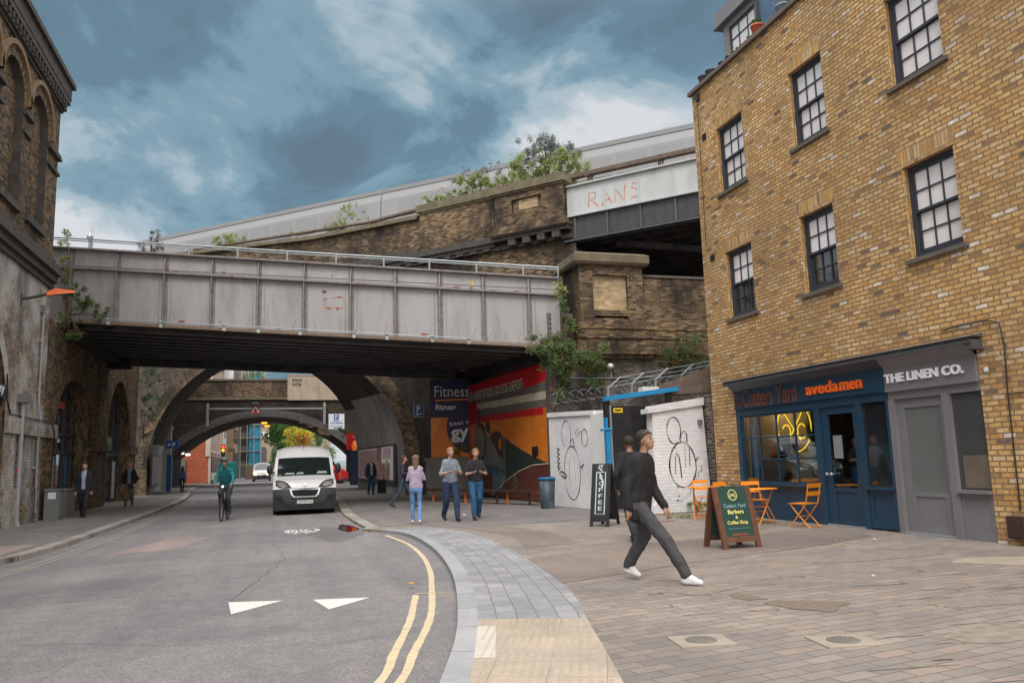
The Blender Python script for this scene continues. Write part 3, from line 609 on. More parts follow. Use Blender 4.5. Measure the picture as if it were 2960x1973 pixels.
# capping of the parapet
m=MB(); m.box(XR-.09,XR+.35,-3,YN+.09,10.725,10.82); m.build('coping',M['copestone'],RB)
for k,(a,b,c_,d) in enumerate(vents):
    m=MB(); m.box(XR-.012,XR+.05,a,b,c_,d); 
    for q in range(4): m.box(XR-.02,XR-.013,a+.02,b-.02,c_+.02+q*.037,c_+.035+q*.037)
    m.build('air_vent',M['black'],RB)
m=MB(); m.box(XR-.05,XR,17.2,17.33,10.45,10.62); m.build('overflow_spout',M['black'],RB)
def sash(y0,y1,z0,z1,low_dark=False,parent=RB):
    m=MB(); X0=XR+.10; fw=.065
    m.box(X0,X0+.09,y0,y0+fw,z0,z1); m.box(X0,X0+.09,y1-fw,y1,z0,z1); m.box(X0,X0+.09,y0+fw,y1-fw,z1-fw*1.2,z1); m.box(X0-.01,X0+.09,y0+fw,y1-fw,z0,z0+fw*1.1)
    zm=z0+(z1-z0)*.49
    w=m.build('window',M['slate'],parent)
    for (a,b,x,dark) in ((zm,z1-fw*1.2,X0+.02,False),(z0+fw*1.1,zm+.03,X0+.055,low_dark)):
        s=MB(); st=.045; ya,yb=y0+fw,y1-fw
        s.box(x,x+.035,ya,ya+st,a,b); s.box(x,x+.035,yb-st,yb,a,b); s.box(x,x+.035,ya+st,yb-st,b-st,b); s.box(x,x+.035,ya+st,yb-st,a,a+(st if b>zm+.1 else .09))
        zb=a+(st if b>zm+.1 else .09)
        for k in (1,2): yy=ya+st+(yb-ya-2*st)*k/3; s.box(x+.004,x+.028,yy-.011,yy+.011,zb,b-st)
        zc=(zb+b-st)/2; s.box(x+.005,x+.027,ya+st,yb-st,zc-.011,zc+.011)
        s.build('sash',M['slate'],w)
        p=MB(); p.box(x+.030,x+.034,ya+st,yb-st,zb,b-st); p.build('pane',M['darkglass'] if dark else M['blind'],w)
    s=MB(); s.box(XR-.055,XR+.1,y0-.10,y1+.10,z0-.075,z0-.002); s.build('sill',M['sill'],w)
    s=MB(); s.poly([[(y0-.02,z1+.002),(y1+.02,z1+.002),(y1+.11,z1+.30),(y0-.11,z1+.30)]],fRx(-.004),rot=True); s.build('brick_lintel',M['gauged'],w)
    return w
for i,w in enumerate(wins): sash(*w,low_dark=i in(5,6))
# --- shopfronts
def frame(mb,x,y0,y1,z0,z1,t,d): 
    mb.box(x,x+d,y0,y0+t,z0,z1); mb.box(x,x+d,y1-t,y1,z0,z1); mb.box(x,x+d,y0+t,y1-t,z1-t,z1); mb.box(x,x+d,y0+t,y1-t,z0,z0+t)
def panel(mb,x,y0,y1,z0,z1,st=.09):   # panelled timber with a recessed field
    mb.box(x,x+.05,y0,y0+st,z0,z1); mb.box(x,x+.05,y1-st,y1,z0,z1); mb.box(x,x+.05,y0+st,y1-st,z1-st,z1); mb.box(x,x+.05,y0+st,y1-st,z0,z0+st*1.4)
    mb.box(x+.018,x+.05,y0+st,y1-st,z0+st*1.4,z1-st); mb.box(x+.008,x+.02,y0+st,y1-st,z0+st*1.4,z0+st*1.4+.02)
BS=None
m=MB(); # blue fascia and pilasters
m.box(XR-.03,XR+.08,11.63,16.54,2.47,2.98); m.box(XR-.05,XR+.05,11.63,16.54,2.44,2.475); m.box(XR+.0,XR+.08,11.63,16.54,2.28,2.44)
m.hexa([(XR-.03,11.63,2.86),(XR+.02,11.63,2.86),(XR+.02,16.54,2.86),(XR-.03,16.54,2.86),(XR-.20,11.63,3.0),(XR+.02,11.63,3.0),(XR+.02,16.54,3.0),(XR-.20,16.54,3.0)])
m.box(XR-.005,XR+.1,16.40,16.54,0,2.28); m.box(XR-.005,XR+.1,13.55,13.72,0,2.28); m.box(XR-.005,XR+.1,12.36,12.49,0,2.28); m.box(XR-.005,XR+.1,11.63,11.71,0,2.28)
m.box(XR-.05,XR+.1,13.70,16.5,.715,.765); m.box(XR-.05,XR+.1,11.66,12.40,.715,.765)
BS=m.build('blue_shopfront',M['shopblue'],RB)
m=MB(); panel(m,XR+.02,13.72,16.40,.03,.71,.10); m.box(XR-.0,XR+.09,13.72,16.40,0,.03); m.build('stall_riser',M['shopblue'],BS)
m=MB(); panel(m,XR+.02,11.71,12.36,.03,.71,.10); m.build('stall_riser',M['shopblue'],BS)
m=MB(); frame(m,XR+.03,13.72,16.40,.765,2.28,.045,.05)
for k in (1,2,3): yy=13.72+.045+(2.59)*k/4; m.box(XR+.035,XR+.07,yy-.016,yy+.016,.81,2.235)
for k in (1,2): zz_=.81+1.425*k/3; m.box(XR+.03,XR+.07,13.765,16.355,zz_-.016,zz_+.016)
m.build('window_frame',M['shopblue'],BS)
m=MB(); m.box(XR+.05,XR+.054,13.765,16.355,.81,2.235); m.build('shop_window',M['glass'],BS)
m=MB(); m.box(XR+.05,XR+.054,11.72,12.35,.77,2.27); m.build('side_window',M['darkglass'],BS)
m=MB(); D0=XR+.04
m.box(D0,D0+.05,12.49,12.63,.03,2.28); m.box(D0,D0+.05,13.36,13.55,.03,2.28); m.box(D0,D0+.05,12.63,13.36,2.13,2.28); panel(m,D0,12.63,13.36,.04,.72,.07)
dr=m.build('door',M['shopblue'],BS)
m=MB(); m.box(D0+.02,D0+.024,12.63,13.36,.72,2.13); m.build('door_glass',M['glass'],BS)
for yy in (13.43,13.30):
    m=MB(); m.tube([(D0-.004,yy,.98),(D0-.04,yy,.98)],.012,8); m.ell((D0-.06,yy,.98),.028,.034,.034,10,8); m.build('door_knob',M['galv'],BS)
m=MB(); m.box(D0+.008,D0+.014,13.0,13.25,1.28,1.72); m.build('door_notice',plain('notice_sheet',(.20,.23,.25),.6,var=.2,ns=30),BS)
m=MB(); m.box(XR-.01,XR+.12,12.49,13.55,-.0,.03); m.build('threshold',M['galv'],BS)
m=MB(); m.box(XR-.045,XR+.08,9.69,11.625,2.47,2.98); m.box(XR-.06,XR+.05,9.69,11.625,2.42,2.475); m.box(XR,XR+.08,9.69,11.625,2.28,2.42)
m.hexa([(XR-.045,9.69,2.84),(XR+.02,9.69,2.84),(XR+.02,11.625,2.84),(XR-.045,11.625,2.84),(XR-.20,9.69,3.0),(XR+.02,9.69,3.0),(XR+.02,11.625,3.0),(XR-.20,11.625,3.0)])
m.box(XR-.02,XR+.12,11.50,11.625,0,2.28); m.box(XR-.02,XR+.12,10.30,10.44,0,2.28); m.box(XR-.05,XR+.1,9.69,10.32,.715,.765)
GS=m.build('grey_shopfront',M['shopgrey'],RB)
m=MB(); panel(m,XR+.02,9.69,10.30,.0,.71,.07); m.build('stall_riser',M['shopgrey'],GS)
m=MB(); D0=XR+.05; m.box(D0,D0+.05,10.44,10.56,.03,2.28); m.box(D0,D0+.05,11.34,11.50,.03,2.28); m.box(D0,D0+.05,10.56,11.34,2.12,2.28); panel(m,D0,10.56,11.34,.03,.70,.07); m.build('door',M['shopgrey'],GS)
m=MB(); m.box(D0+.02,D0+.024,10.56,11.34,.70,2.12); m.build('door_glass',M['frost'],GS)
m=MB(); m.box(XR+.05,XR+.054,9.69,10.30,.765,2.27); m.build('side_window',plain('half_screened_glass',(.055,.058,.06),.12,var=.1,coat=.6),GS)
m=MB(); m.box(XR+.042,XR+.048,9.72,10.20,.80,1.30); m.build('window_screen',plain('brown_paper_screen',(.14,.115,.09),.4,var=.2),GS)
m=MB(); m.box(XR-.01,XR+.12,10.44,11.5,0,.03); m.build('threshold',M['galv'],GS)
m=MB(); m.box(XR-.24,XR+.02,9.55,16.68,3.0,3.045); m.box(XR-.22,XR+.02,9.6,16.66,3.045,3.09); m.hexa([(XR-.26,9.53,3.09),(XR,9.53,3.09),(XR,16.72,3.09),(XR-.26,16.72,3.09),(XR-.25,9.53,3.10),(XR,9.53,3.15),(XR,16.72,3.15),(XR-.25,16.72,3.10)])
m.hexa([(XR-.22,9.55,2.90),(XR,9.55,2.90),(XR,9.68,2.90),(XR-.22,9.68,2.90),(XR-.22,9.55,3.0),(XR,9.55,3.0),(XR,9.68,3.0),(XR-.22,9.68,3.0)]); m.build('cornice',M['cornice'],RB)
# fascia lettering
xf=XR-.032
m=MB(); fn=lambda a,b:(xf-.012,a,b)
stroke(m,[(16.36+.15*math.cos(R(t_)),2.625+.155*math.sin(R(t_))) for t_ in range(0,360,18)],fn,.028,closed=True)
stroke(m,[(16.27,2.70),(16.36,2.60),(16.45,2.54)],fn,.022); stroke(m,[(16.45,2.70),(16.36,2.60),(16.27,2.54)],fn,.022)
stroke(m,[(16.30+.05*math.cos(R(t_)),2.57+.05*math.sin(R(t_))) for t_ in range(0,300,30)],fn,.016); stroke(m,[(16.43+.05*math.cos(R(t_)),2.57+.05*math.sin(R(t_))) for t_ in range(-60,240,30)],fn,.016)
m.build('scissor_logo',M['copperletters'],BS)
text('Cutters Yard',BS,'shop_name',M['copperletters'],(xf-.0,16.14,2.46),(0,-1,0),(0,0,1),width=2.0,height=.40,ext=.02,bold=.012)
text('aveda',BS,'brand_letters',M['orangeletters'],(xf,13.82,2.55),(0,-1,0),(0,0,1),width=.98,height=.23,ext=.03,bold=.022)
text('men',BS,'brand_letters',M['orangeletters'],(xf,12.80,2.55),(0,-1,0),(0,0,1),width=.60,height=.165,ext=.03,bold=.022)
text('THE LINEN CO.',GS,'shop_name',M['whiteletters'],(XR-.048,11.60,2.57),(0,-1,0),(0,0,1),width=1.70,height=.155,ext=.03,bold=.03)
for k,(y_,z_,w_,h_) in enumerate(((9.2,5.2,.30,.22),(12.1,7.25,.26,.2),(8.7,8.1,.3,.16))):
    pass
m=MB(); m.tube([(XR-.03,17.3,10.4),(XR-.03,17.3,8.9),(XR-.03,17.32,6.6)],.008,5); m.build('aerial_cable',M['black'],RB)
m=MB(); m.box(XR-.006,XR-.001,9.50,9.58,2.55,2.62); m.build('number_plaque',M['white'],RB)
m=MB(); m.tube([(XR-.02,10.3,3.30),(XR-.02,9.9,3.32),(XR-.02,9.4,3.32),(XR-.02,9.2,3.24),(XR-.02,9.16,2.9),(XR-.02,9.20,2.2),(XR-.02,9.22,.5)],.011,6); m.tube([(XR-.02,9.18,2.18),(XR-.02,8.4,2.18)],.009,6); m.build('wall_cable',M['black'],RB)
m=MB(); m.box(XR-.11,XR,9.13,9.40,.10,.42); m.box(XR-.12,XR-.11,9.16,9.37,.13,.39); m.build('meter_box',M['rustbox'] if 'rustbox' in M else plain('brown_meter_box',(.045,.025,.02),.6),RB)
# --- dormer and roof
m=MB(); m.hexa([(XR+1.0,-3,10.66),(XR+9,-3,10.66),(XR+9,17.45,10.66),(XR+1.0,17.45,10.66),(XR+2.1,-3,13.4),(XR+8,-3,13.4),(XR+8,16.7,13.4),(XR+2.1,16.7,13.4)]); m.build('roof',plain('tile_hung_mansard',(.19,.15,.125),.8,var=.2,bump=.3),RB)
m=MB(); XD=XR+.85
m.box(XD,XD+2,16.98,17.22,10.66,12.60); m.box(XD,XD+2,15.55,15.8,10.66,12.60); m.box(XD,XD+2,15.8,16.98,12.42,12.60); m.box(XD,XD+2,15.8,16.98,10.66,10.95)
m.box(XD-.14,XD+2.2,15.35,17.5,12.60,12.72); m.box(XD-.10,XD+2.2,15.37,17.45,12.72,13.05); 
dm=m.build('dormer',plain('zinc_grey_dormer',(.20,.19,.21),.55,var=.08),RB)
m=MB(); frame(m,XD+.03,15.8,16.98,10.95,12.42,.06,.06)
for k in (1,2): yy=15.8+1.18*k/3; m.box(XD+.04,XD+.08,yy-.013,yy+.013,11,12.36)
for zq in (11.72,12.05): m.box(XD+.04,XD+.08,15.86,16.92,zq-.013,zq+.013)
m.build('window_frame',M['slate'],dm)
m=MB(); m.box(XD+.06,XD+.065,15.86,16.92,11.4,12.36); m.build('pane',M['blind'],dm)
m=MB(); m.box(XD+.06,XD+.065,15.86,16.92,11.0,11.39); m.build('pane',M['darkglass'],dm)
m=MB(); m.box(XR+.75,XR+.80,12.0,15.5,10.85,13.3); m.build('roof_glazing',plain('reflecting_roof_glass',(.10,.15,.24),.08,var=.5,ns=2,coat=1),RB)
m=MB(); 
for yy in (12.0,13.2,14.35,15.5): m.box(XR+.70,XR+.75,yy-.04,yy+.04,10.8,13.3)
m.tube([(XR+.25,12.9,10.86),(XR+.25,15.2,10.86)],.035,8); m.build('glazing_bar',M['slate'],RB)
# pots on the parapet
def pot(y,r_,h,mat,plant,label,lm_='leafpale',dx=.12):
    t_=thing('plant_pot',(XR+dx,y,10.82),label,'plant pot','pots standing along the parapet of the brick building')
    m=MB(); m.lathe([(r_*.7,0),(r_*.98,h*.85),(r_*1.08,h*.86),(r_*1.08,h),(r_*.95,h),(r_*.9,h*.9),(0,h*.88)],(XR+dx,y,10.82),16); m.build('pot',mat,t_)
    if plant:
        m=MB(); rs=random.Random(int(y*100))
        for k in range(plant):
            a=rs.uniform(0,6.28); l=rs.uniform(.5,1)*r_*1.6; b=Vector((XR+dx,y,10.82+h*.9)); tp=b+Vector((math.cos(a)*l*.7,math.sin(a)*l*.7,l*.9)); w=Vector((-math.sin(a),math.cos(a),0))*.02
            md=b.lerp(tp,.6)+Vector((0,0,.03)); m.add([b,md+w,tp,md-w],[(0,1,2,3)])
        m.build('plant',M[lm_],t_)
pg=plain('grey_plastic_pot',(.09,.10,.125),.5,var=.1); pk=plain('black_plastic_pot',(.025,.03,.04),.5); po=plain('terracotta_pot',(.50,.10,.04),.6); pt=plain('teal_pot',(.03,.28,.26),.5); pb=plain('pale_blue_pot',(.25,.32,.42),.5)
pot(17.15,.14,.26,pg,0,'empty grey pot at the far end of the parapet row'); pot(16.78,.14,.24,pg,0,'grey pot second from the far end of the parapet row')
m=MB(); m.ell((XR+.1,16.48,10.90),.06,.06,.07); m.build('blue_ball',plain('blue_plastic',(.01,.15,.5),.4),None,org=(XR+.1,16.48,10.82),label='small bright blue ball between the grey and black pots on the parapet',cat='ball')
pot(16.22,.11,.16,pk,0,'low black pot just past the blue ball on the parapet'); pot(15.9,.11,.15,pk,14,'black pot with a dry yellowish plant on the parapet')
pot(15.55,.07,.13,po,22,'small terracotta pot with bright green leaves on the parapet','leaftree'); pot(15.28,.06,.09,pb,8,'tiny white pot below the dormer window on the parapet')
pot(15.05,.08,.13,po,26,'pot with red flowers below the dormer window',); pot(14.72,.14,.30,po,30,'large terracotta pot with green leaves on the parapet','leaftree')
pot(13.75,.15,.22,pb,10,'pale blue pot on the parapet in front of the roof glazing'); pot(13.35,.15,.24,pt,0,'teal pot on the parapet in front of the roof glazing'); pot(13.0,.14,.24,pt,16,'teal pot with pale leaves nearest the camera on the parapet')
# --- inside the blue shop
m=MB(); m.box(XR+.35,XR+1.0,14.2,16.6,.0,.78); m.build('shop_counter',plain('dark_counter',(.03,.022,.02),.5),None,org=(XR+.6,15.4,0),label='dark counter inside the blue shop window',cat='counter')
m=MB(); m.box(XR+.40,XR+.85,14.45,15.15,.785,1.14); m.box(XR+.36,XR+.9,14.4,15.2,1.14,1.17); m.build('wooden_crate',plain('pale_plywood',(.42,.28,.15),.6,var=.15),None,org=(XR+.6,14.8,.785),label='pale plywood crate on the counter in the blue shop window',cat='crate')
def bag(y,z,w,h,mat,label,name='paper_bag',cat='bag'):
    m=MB(); m.hexa([(XR+.35,y-w/2,z),(XR+.5,y-w/2,z),(XR+.5,y+w/2,z),(XR+.35,y+w/2,z),(XR+.38,y-w*.42,z+h),(XR+.46,y-w*.42,z+h*.97),(XR+.46,y+w*.45,z+h),(XR+.38,y+w*.45,z+h*.95)]); m.build(name,mat,None,org=(XR+.42,y,z),label=label,cat=cat)
m=MB(); m.box(XR+.25,XR+.62,13.77,16.35,1.265,1.285); m.build('display_shelf',M['shopblue'],None,org=(XR+.4,15,1.265),label='blue display shelf across the shop window at mid height',cat='shelf')
kp=plain('kraft_paper',(.40,.25,.12),.7,var=.2)
bag(16.15,1.286,.22,.34,kp,'tall brown paper bag at the far end of the shop window shelf'); bag(13.98,1.286,.32,.20,kp,'wide brown paper bag near the door end of the shop window shelf')
m=MB(); m.lathe([(.0,0),(.045,0),(.055,.15),(0,.15)],(XR+.42,15.80,1.286),12); m.build('red_cup',plain('red_cup',(.55,.07,.05),.5),None,org=(XR+.42,15.8,1.286),label='red cup on the shop window shelf',cat='cup')
m=MB(); m.lathe([(0,0),(.05,0),(.05,.30),(.035,.34),(0,.35)],(XR+.42,15.02,1.286),12); m.build('red_bottle',plain('dark_red_bottle',(.22,.02,.03),.3),None,org=(XR+.42,15.02,1.286),label='dark red bottle on the shop window shelf',cat='bottle')
bb=thing('menu_board',(XR+.45,15.4,1.286),'small black menu board with chalk writing on the shelf','board')
m=MB(); m.box(XR+.44,XR+.46,15.18,15.62,1.286,1.78); m.build('panel',M['black'],bb)
m=MB(); rs=random.Random(2)
for k in range(7): stroke(m,[(15.58-i*.035+rs.uniform(-.005,.005),1.72-k*.058+rs.uniform(-.014,.014)) for i in range(9)],lambda a,b:(XR+.437,a,b),.010)
m.build('chalk_writing',M['white'],bb)
pp=thing('potted_plant',(XR+.42,14.35,1.286),'spiky green plant in a white pot in the shop window','plant')
m=MB(); m.lathe([(0,0),(.06,0),(.11,.24),(.095,.24),(.09,.2),(0,.2)],(XR+.42,14.35,1.286),16); m.build('pot',M['white'],pp)
m=MB(); rs=random.Random(4)
for k in range(16):
    a=rs.uniform(0,6.28); l=rs.uniform(.45,.85); b=Vector((XR+.42,14.35,1.5)); tp=b+Vector((math.cos(a)*.12,math.sin(a)*.22,l)); w=Vector((0,1,0))*.035; m.add([b-w*.6,b+w*.6,b.lerp(tp,.5)+w,tp,b.lerp(tp,.5)-w],[(0,1,2,3,4)])
m.build('leaves',M['leafdark'],pp)
m=MB(); ny=15.62; nz=1.98; X_=XR+.88; fn=lambda a,b:(X_,a,b)
def npipe(pts): m.tube([(X_,a,b) for a,b in pts],.013,6)
npipe([(ny+.62*math.cos(R(a)),nz+.56*math.sin(R(a))) for a in range(0,361,12)])
npipe([(ny+.34,nz+.34),(ny-.22,nz-.30)]); npipe([(ny-.34,nz+.34),(ny+.22,nz-.30)])
npipe([(ny-.28+.15*math.cos(R(a)),nz-.10+.16*math.sin(R(a))) for a in range(-150,151,15)]); npipe([(ny+.28+.15*math.cos(R(180-a)),nz-.10+.16*math.sin(R(180-a))) for a in range(-150,151,15)])
m.build('neon_sign',plain('yellow_neon',(1,.62,.02),.5,emit=1.6,var=0),None,org=(X_,ny,nz),label='round yellow neon scissor sign glowing inside the blue shop window',cat='neon sign')
m=MB(); m.box(XR+1.1,XR+1.16,15.3,17.45,.02,2.9); m.build('back_panel',plain('tan_tiled_panel',(.36,.27,.16),.6,var=.15),None,org=(XR+1.1,16.3,0),label='tan tiled partition behind the blue shop window',cat='partition')
m=MB()
for zq in (1.0,1.4): m.box(XR+.85,XR+1.08,15.9,17.2,zq,zq+.03)
m.build('wall_shelves',M['benchwood'],None,org=(XR+1,16.5,1),label='dark shelves on the partition inside the shop',cat='shelves')
pl_=bpy.data.lights.new('shop_lamp','POINT'); pl_.energy=45; pl_.color=(1,.72,.42); pl_.shadow_soft_size=.25; po_=bpy.data.objects.new('shop_lamp',pl_); C.objects.link(po_); po_.location=(XR+.7,16.4,2.75)
# ---------------------------------------------------------------- left-hand arched brick building (plane x=-7)
XL=-7.0
fL=lambda y,z:(XL,y,z)
def fLx(d): return lambda y,z:(XL+d,y,z)
LB=thing('arched_wall_building',(XL,24,0),'tall old brick building at the left with blind arches above and shop arches below','building')
lowarch=[arc(21.7,2.9,2.4,2.5,180,0,20)]
m=MB()
a0=[(19.3,.0)]+arc(21.7,2.9,2.4,2.55)+[(24.1,0)]
a1=[(29.1,0)]+arc(31.55,2.75,2.5,1.95)+[(34.05,0)]
a2=[(37.3,0)]+arc(39.95,2.4,2.65,3.1)+[(42.6,0)]
base=[(-2,0)]+a0+a1+a2+[(44.6,0),(44.6,7.4),(-2,7.4)]
m.poly([[p for p in base if p[0]<=27.7] + [(27.7,0),(27.7,7.4),(-2,7.4)] if False else [(-2,0)]+a0+[(27.75,0),(27.75,7.45),(-2,7.45)]],fL)
m.build('lower_wall',M['leftwash'],LB)
m=MB(); m.poly([[(27.75,0)]+a1+a2+[(44.6,0),(44.6,6.9),(38.2,6.9),(38.2,6.3),(27.75,6.3)]],fL)
m.build('brown_wall',M['leftwall'],LB)
for lp in (a0,a1,a2): m=MB(); m.rim(lp,fL,fLx(-.75),closed=False); m.build('arch_reveal',M['leftwall'],LB)
m=MB(); m.quad((XL,44.6,0),(XL-8,44.6,0),(XL-8,44.6,6.9),(XL,44.6,6.9)); m.quad((XL-.01,38.2,6.9),(XL-.01,44.6,6.9),(XL-8,44.6,6.9),(XL-8,38.2,6.9))
m.build('end_wall',M['leftwall'],LB)
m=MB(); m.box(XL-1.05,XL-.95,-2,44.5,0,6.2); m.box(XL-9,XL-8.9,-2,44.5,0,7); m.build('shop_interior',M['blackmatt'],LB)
# impost bands, plinths
def band(mat,y0,y1,z0,z1,d,name='string_course',steps=1):
    m=MB()
    for i in range(steps): 
        q=d*(i+1)/steps; za=z0+(z1-z0)*i/steps; zb=z0+(z1-z0)*(i+1)/steps; m.box(XL-.02,XL+q,y0,y1,za,zb)
    return m.build(name,mat,LB)
band(M['leftwash'],24.1,29.1,2.55,2.98,.10,'impost_band'); band(M['leftwall'],34.05,37.3,2.25,2.6,.10,'impost_band'); band(M['leftwall'],42.6,44.6,2.25,2.6,.1,'impost_band')
band(M['leftwash'],24.12,27.2,0,1.05,.08,'plinth'); band(M['leftwash'],-2,19.3,2.55,2.98,.1,'impost_band')
m=MB(); m.box(XL,XL+.35,27.35,28.0,0,2.4) if 0 else None
# brick voussoir rings
def ring(cx,cz,a,b,w,mat,name='arch_ring',t0=180,t1=0,fn=fLx(.012)):
    m=MB(); A=arc(cx,cz,a,b,t0,t1,32); B=arc(cx,cz,a+w,b+w,t0,t1,32); acc=0
    for i in range(32):
        l=(Vector(A[i+1])-Vector(A[i])).length
        m.quad(fn(*A[i]),fn(*B[i]),fn(*B[i+1]),fn(*A[i+1]),uvs=[(0,acc),(w,acc),(w,acc+l),(0,acc+l)]); acc+=l
    return m.build(name,mat,LB)
ring(21.7,2.9,2.4,2.55,.36,M['leftwash']); ring(31.55,2.75,2.5,1.95,.36,M['leftwall']); ring(39.95,2.4,2.65,3.1,.36,M['leftwall'])
# upper storey with blind arches
def rec(y0,y1,zb,zs): 
    c_=(y0+y1)/2; h=(y1-y0)/2
    return [(y0,zb),(y1,zb)]+list(reversed(arc(c_,zs,h,h)))[0:]
recs=[rec(24.75,26.5,8.75,11.75),rec(22.3,24.05,8.75,11.75),rec(19.85,21.6,8.75,11.75),rec(17.4,19.15,8.75,11.75)]
m=MB(); m.poly([rect(-2,27.75,7.45,14.0)]+recs,fL); m.quad((XL,27.75,6.3),(XL-9,27.75,6.3),(XL-9,27.75,14.0),(XL,27.75,14.0)); m.build('upper_wall',M['leftwall'],LB)
m=MB()
for rc in recs: m.rim(rc,fL,fLx(-.22))
m.build('recess_reveal',M['stonedark'],LB)
m=MB(); m.box(XL-.26,XL-.215,-2,27.6,8.4,13.0); m.build('recess_back',M['leftwall'],LB)
M['hood']=plain('tan_hood_brick',(.24,.155,.085),.85,var=.35,ns=8,bump=.4,dirt=(.04,.035,.03),dirtamt=.5)
for y0,y1 in ((24.75,26.5),(22.3,24.05),(19.85,21.6)):
    c_=(y0+y1)/2; h=(y1-y0)/2
    m=MB(); A=arc(c_,11.75,h+.30,h+.30,180,0,24); B=arc(c_,11.75,h+.44,h+.44,180,0,24)
    for i in range(24):
        q=[fLx(.0)(*A[i]),fLx(.0)(*A[i+1]),fLx(.0)(*B[i+1]),fLx(.0)(*B[i])]; q2=[fLx(.10)(*p) for p in (A[i],A[i+1],B[i+1],B[i])]; m.hexa(q+q2)
    m.build('hood_mould',M['hood'],LB)
    ring(c_,11.75,h,h,.28,M['leftwall'])
for ya,yb in ((24.05,24.75),(26.5,27.76),(21.6,22.3)):
    m=MB(); m.box(XL,XL+.12,ya-.02,yb+.02,11.42,11.5); m.box(XL,XL+.08,ya,yb,10.9,11.0); m.box(XL,XL+.10,ya,yb,11.5,11.6); m.build('impost_moulding',M['stonedark'],LB)
for y0,y1 in ((24.7,26.55),(22.25,24.1),(19.8,21.65)):
    m=MB(); m.box(XL-.2,XL+.10,y0,y1,8.55,8.76); m.build('recess_sill',M['stonedark'],LB)
m=MB()
for d,z0,z1 in ((.08,7.2,7.38),(.18,7.38,7.6),(.30,7.6,7.72),(.22,7.72,7.95),(.1,7.95,8.12)): m.box(XL-.02,XL+d,-2,27.78,z0,z1)
m.build('string_course',M['stonedark'],LB)
m=MB()
for d,z0,z1 in ((.06,13.1,13.2),(.14,13.2,13.45),(.22,13.45,13.62),(.24,13.62,14.05),(.34,14.05,14.22)): m.box(XL-.3,XL+d,-2,27.78+d,z0,z1)
for k in range(60):
    y=27.6-k*.30; m.box(XL+.14,XL+.21,y-.09,y,13.24,13.44)
m.build('cornice',M['stonedark'],LB)
m=MB(); m.box(XL-9,XL-.1,-2,27.7,13.9,14.0); m.build('roof',M['stonedark'],LB)
# shopfronts in the arches
def archfront(name,lp,cols,y0,y1,zt,crown,doors):
    m=MB(); X_=XL-.55
    for y in cols: m.box(X_,X_+.10,y-.05,y+.05,0,crown(y)-.02)
    for z in zt: m.box(X_,X_+.12,y0,y1,z-.06,z+.06)
    o_=m.build(name,M['slatearch'],LB)
    p=MB(); p.poly([lp],fLx(-.50)); p.build('glazing',M['darkglass'],o_)
    return o_
M['slatearch']=plain('slate_shop_frame',(.035,.042,.055),.5,var=.2)
def crown(cx,cz,a,b): return lambda y: cz+b*math.sqrt(max(0,1-((y-cx)/a)**2))
f1=archfront('arch_shopfront',a1,[29.3,30.4,31.3,32.3,33.5],29.1,34.05,[2.15,2.8],29 and crown(31.55,2.75,2.5,1.95),None)
f2=archfront('arch_shopfront',a2,[37.5,38.6,39.8,41.2,42.4],37.3,42.6,[2.2],crown(39.95,2.4,2.65,3.1),None)
f0=archfront('arch_shopfront',a0,[19.6,21,22.6,23.9],19.3,24.1,[2.3],crown(21.7,2.9,2.4,2.55),None)
op=plain('orange_poster',(.50,.10,.03),.6,var=.25,ns=4); bp=plain('blue_poster',(.06,.16,.32),.6,var=.3,ns=4); wp=plain('white_poster',(.42,.42,.44),.6,var=.2,ns=4); gp=plain('painted_green_reflection',(.08,.20,.05),.4,var=.6,ns=6)
def poster(y0,y1,z0,z1,mat,par,x=XL-.49,tilt=0):
    m=MB(); m.hexa([(x,y0,z0),(x+.012,y0,z0),(x+.012,y1,z0),(x,y1,z0),(x,y0-tilt,z1),(x+.012,y0-tilt,z1),(x+.012,y1-tilt,z1),(x,y1-tilt,z1)]); return m.build('poster_or_reflection',mat,par)
poster(29.4,30.2,.95,1.35,op,f1,tilt=.2); poster(29.2,30.1,1.52,1.62,wp,f1); poster(29.2,30.1,1.72,1.86,op,f1); poster(29.2,30.1,1.95,2.03,wp,f1)
poster(31.0,32.2,3.7,3.95,op,f1,XL-.46); poster(32.7,33.1,1.0,2.1,bp,f1,tilt=.2); poster(29.0,29.5,2.9,3.3,wp,f1,XL-.3)
poster(37.7,38.2,.3,1.7,wp,f2); poster(38.2,38.8,.3,1.5,op,f2); poster(41.3,42.1,.2,1.9,wp,f2); poster(37.8,39.6,2.4,3.1,gp,f2); poster(40.0,41.1,2.4,3.0,gp,f2)  # green sheets are a painted reflection in the arch glazing
m=MB()
rs=random.Random(9)
for k in range(60):
    z=.35+k*.028; m.box(XL-.44,XL-.432,30.75+rs.uniform(0,.05),31.05+rs.uniform(-.05,.1),z,z+.012)
m.build('door_lettering',M['white'],f1)
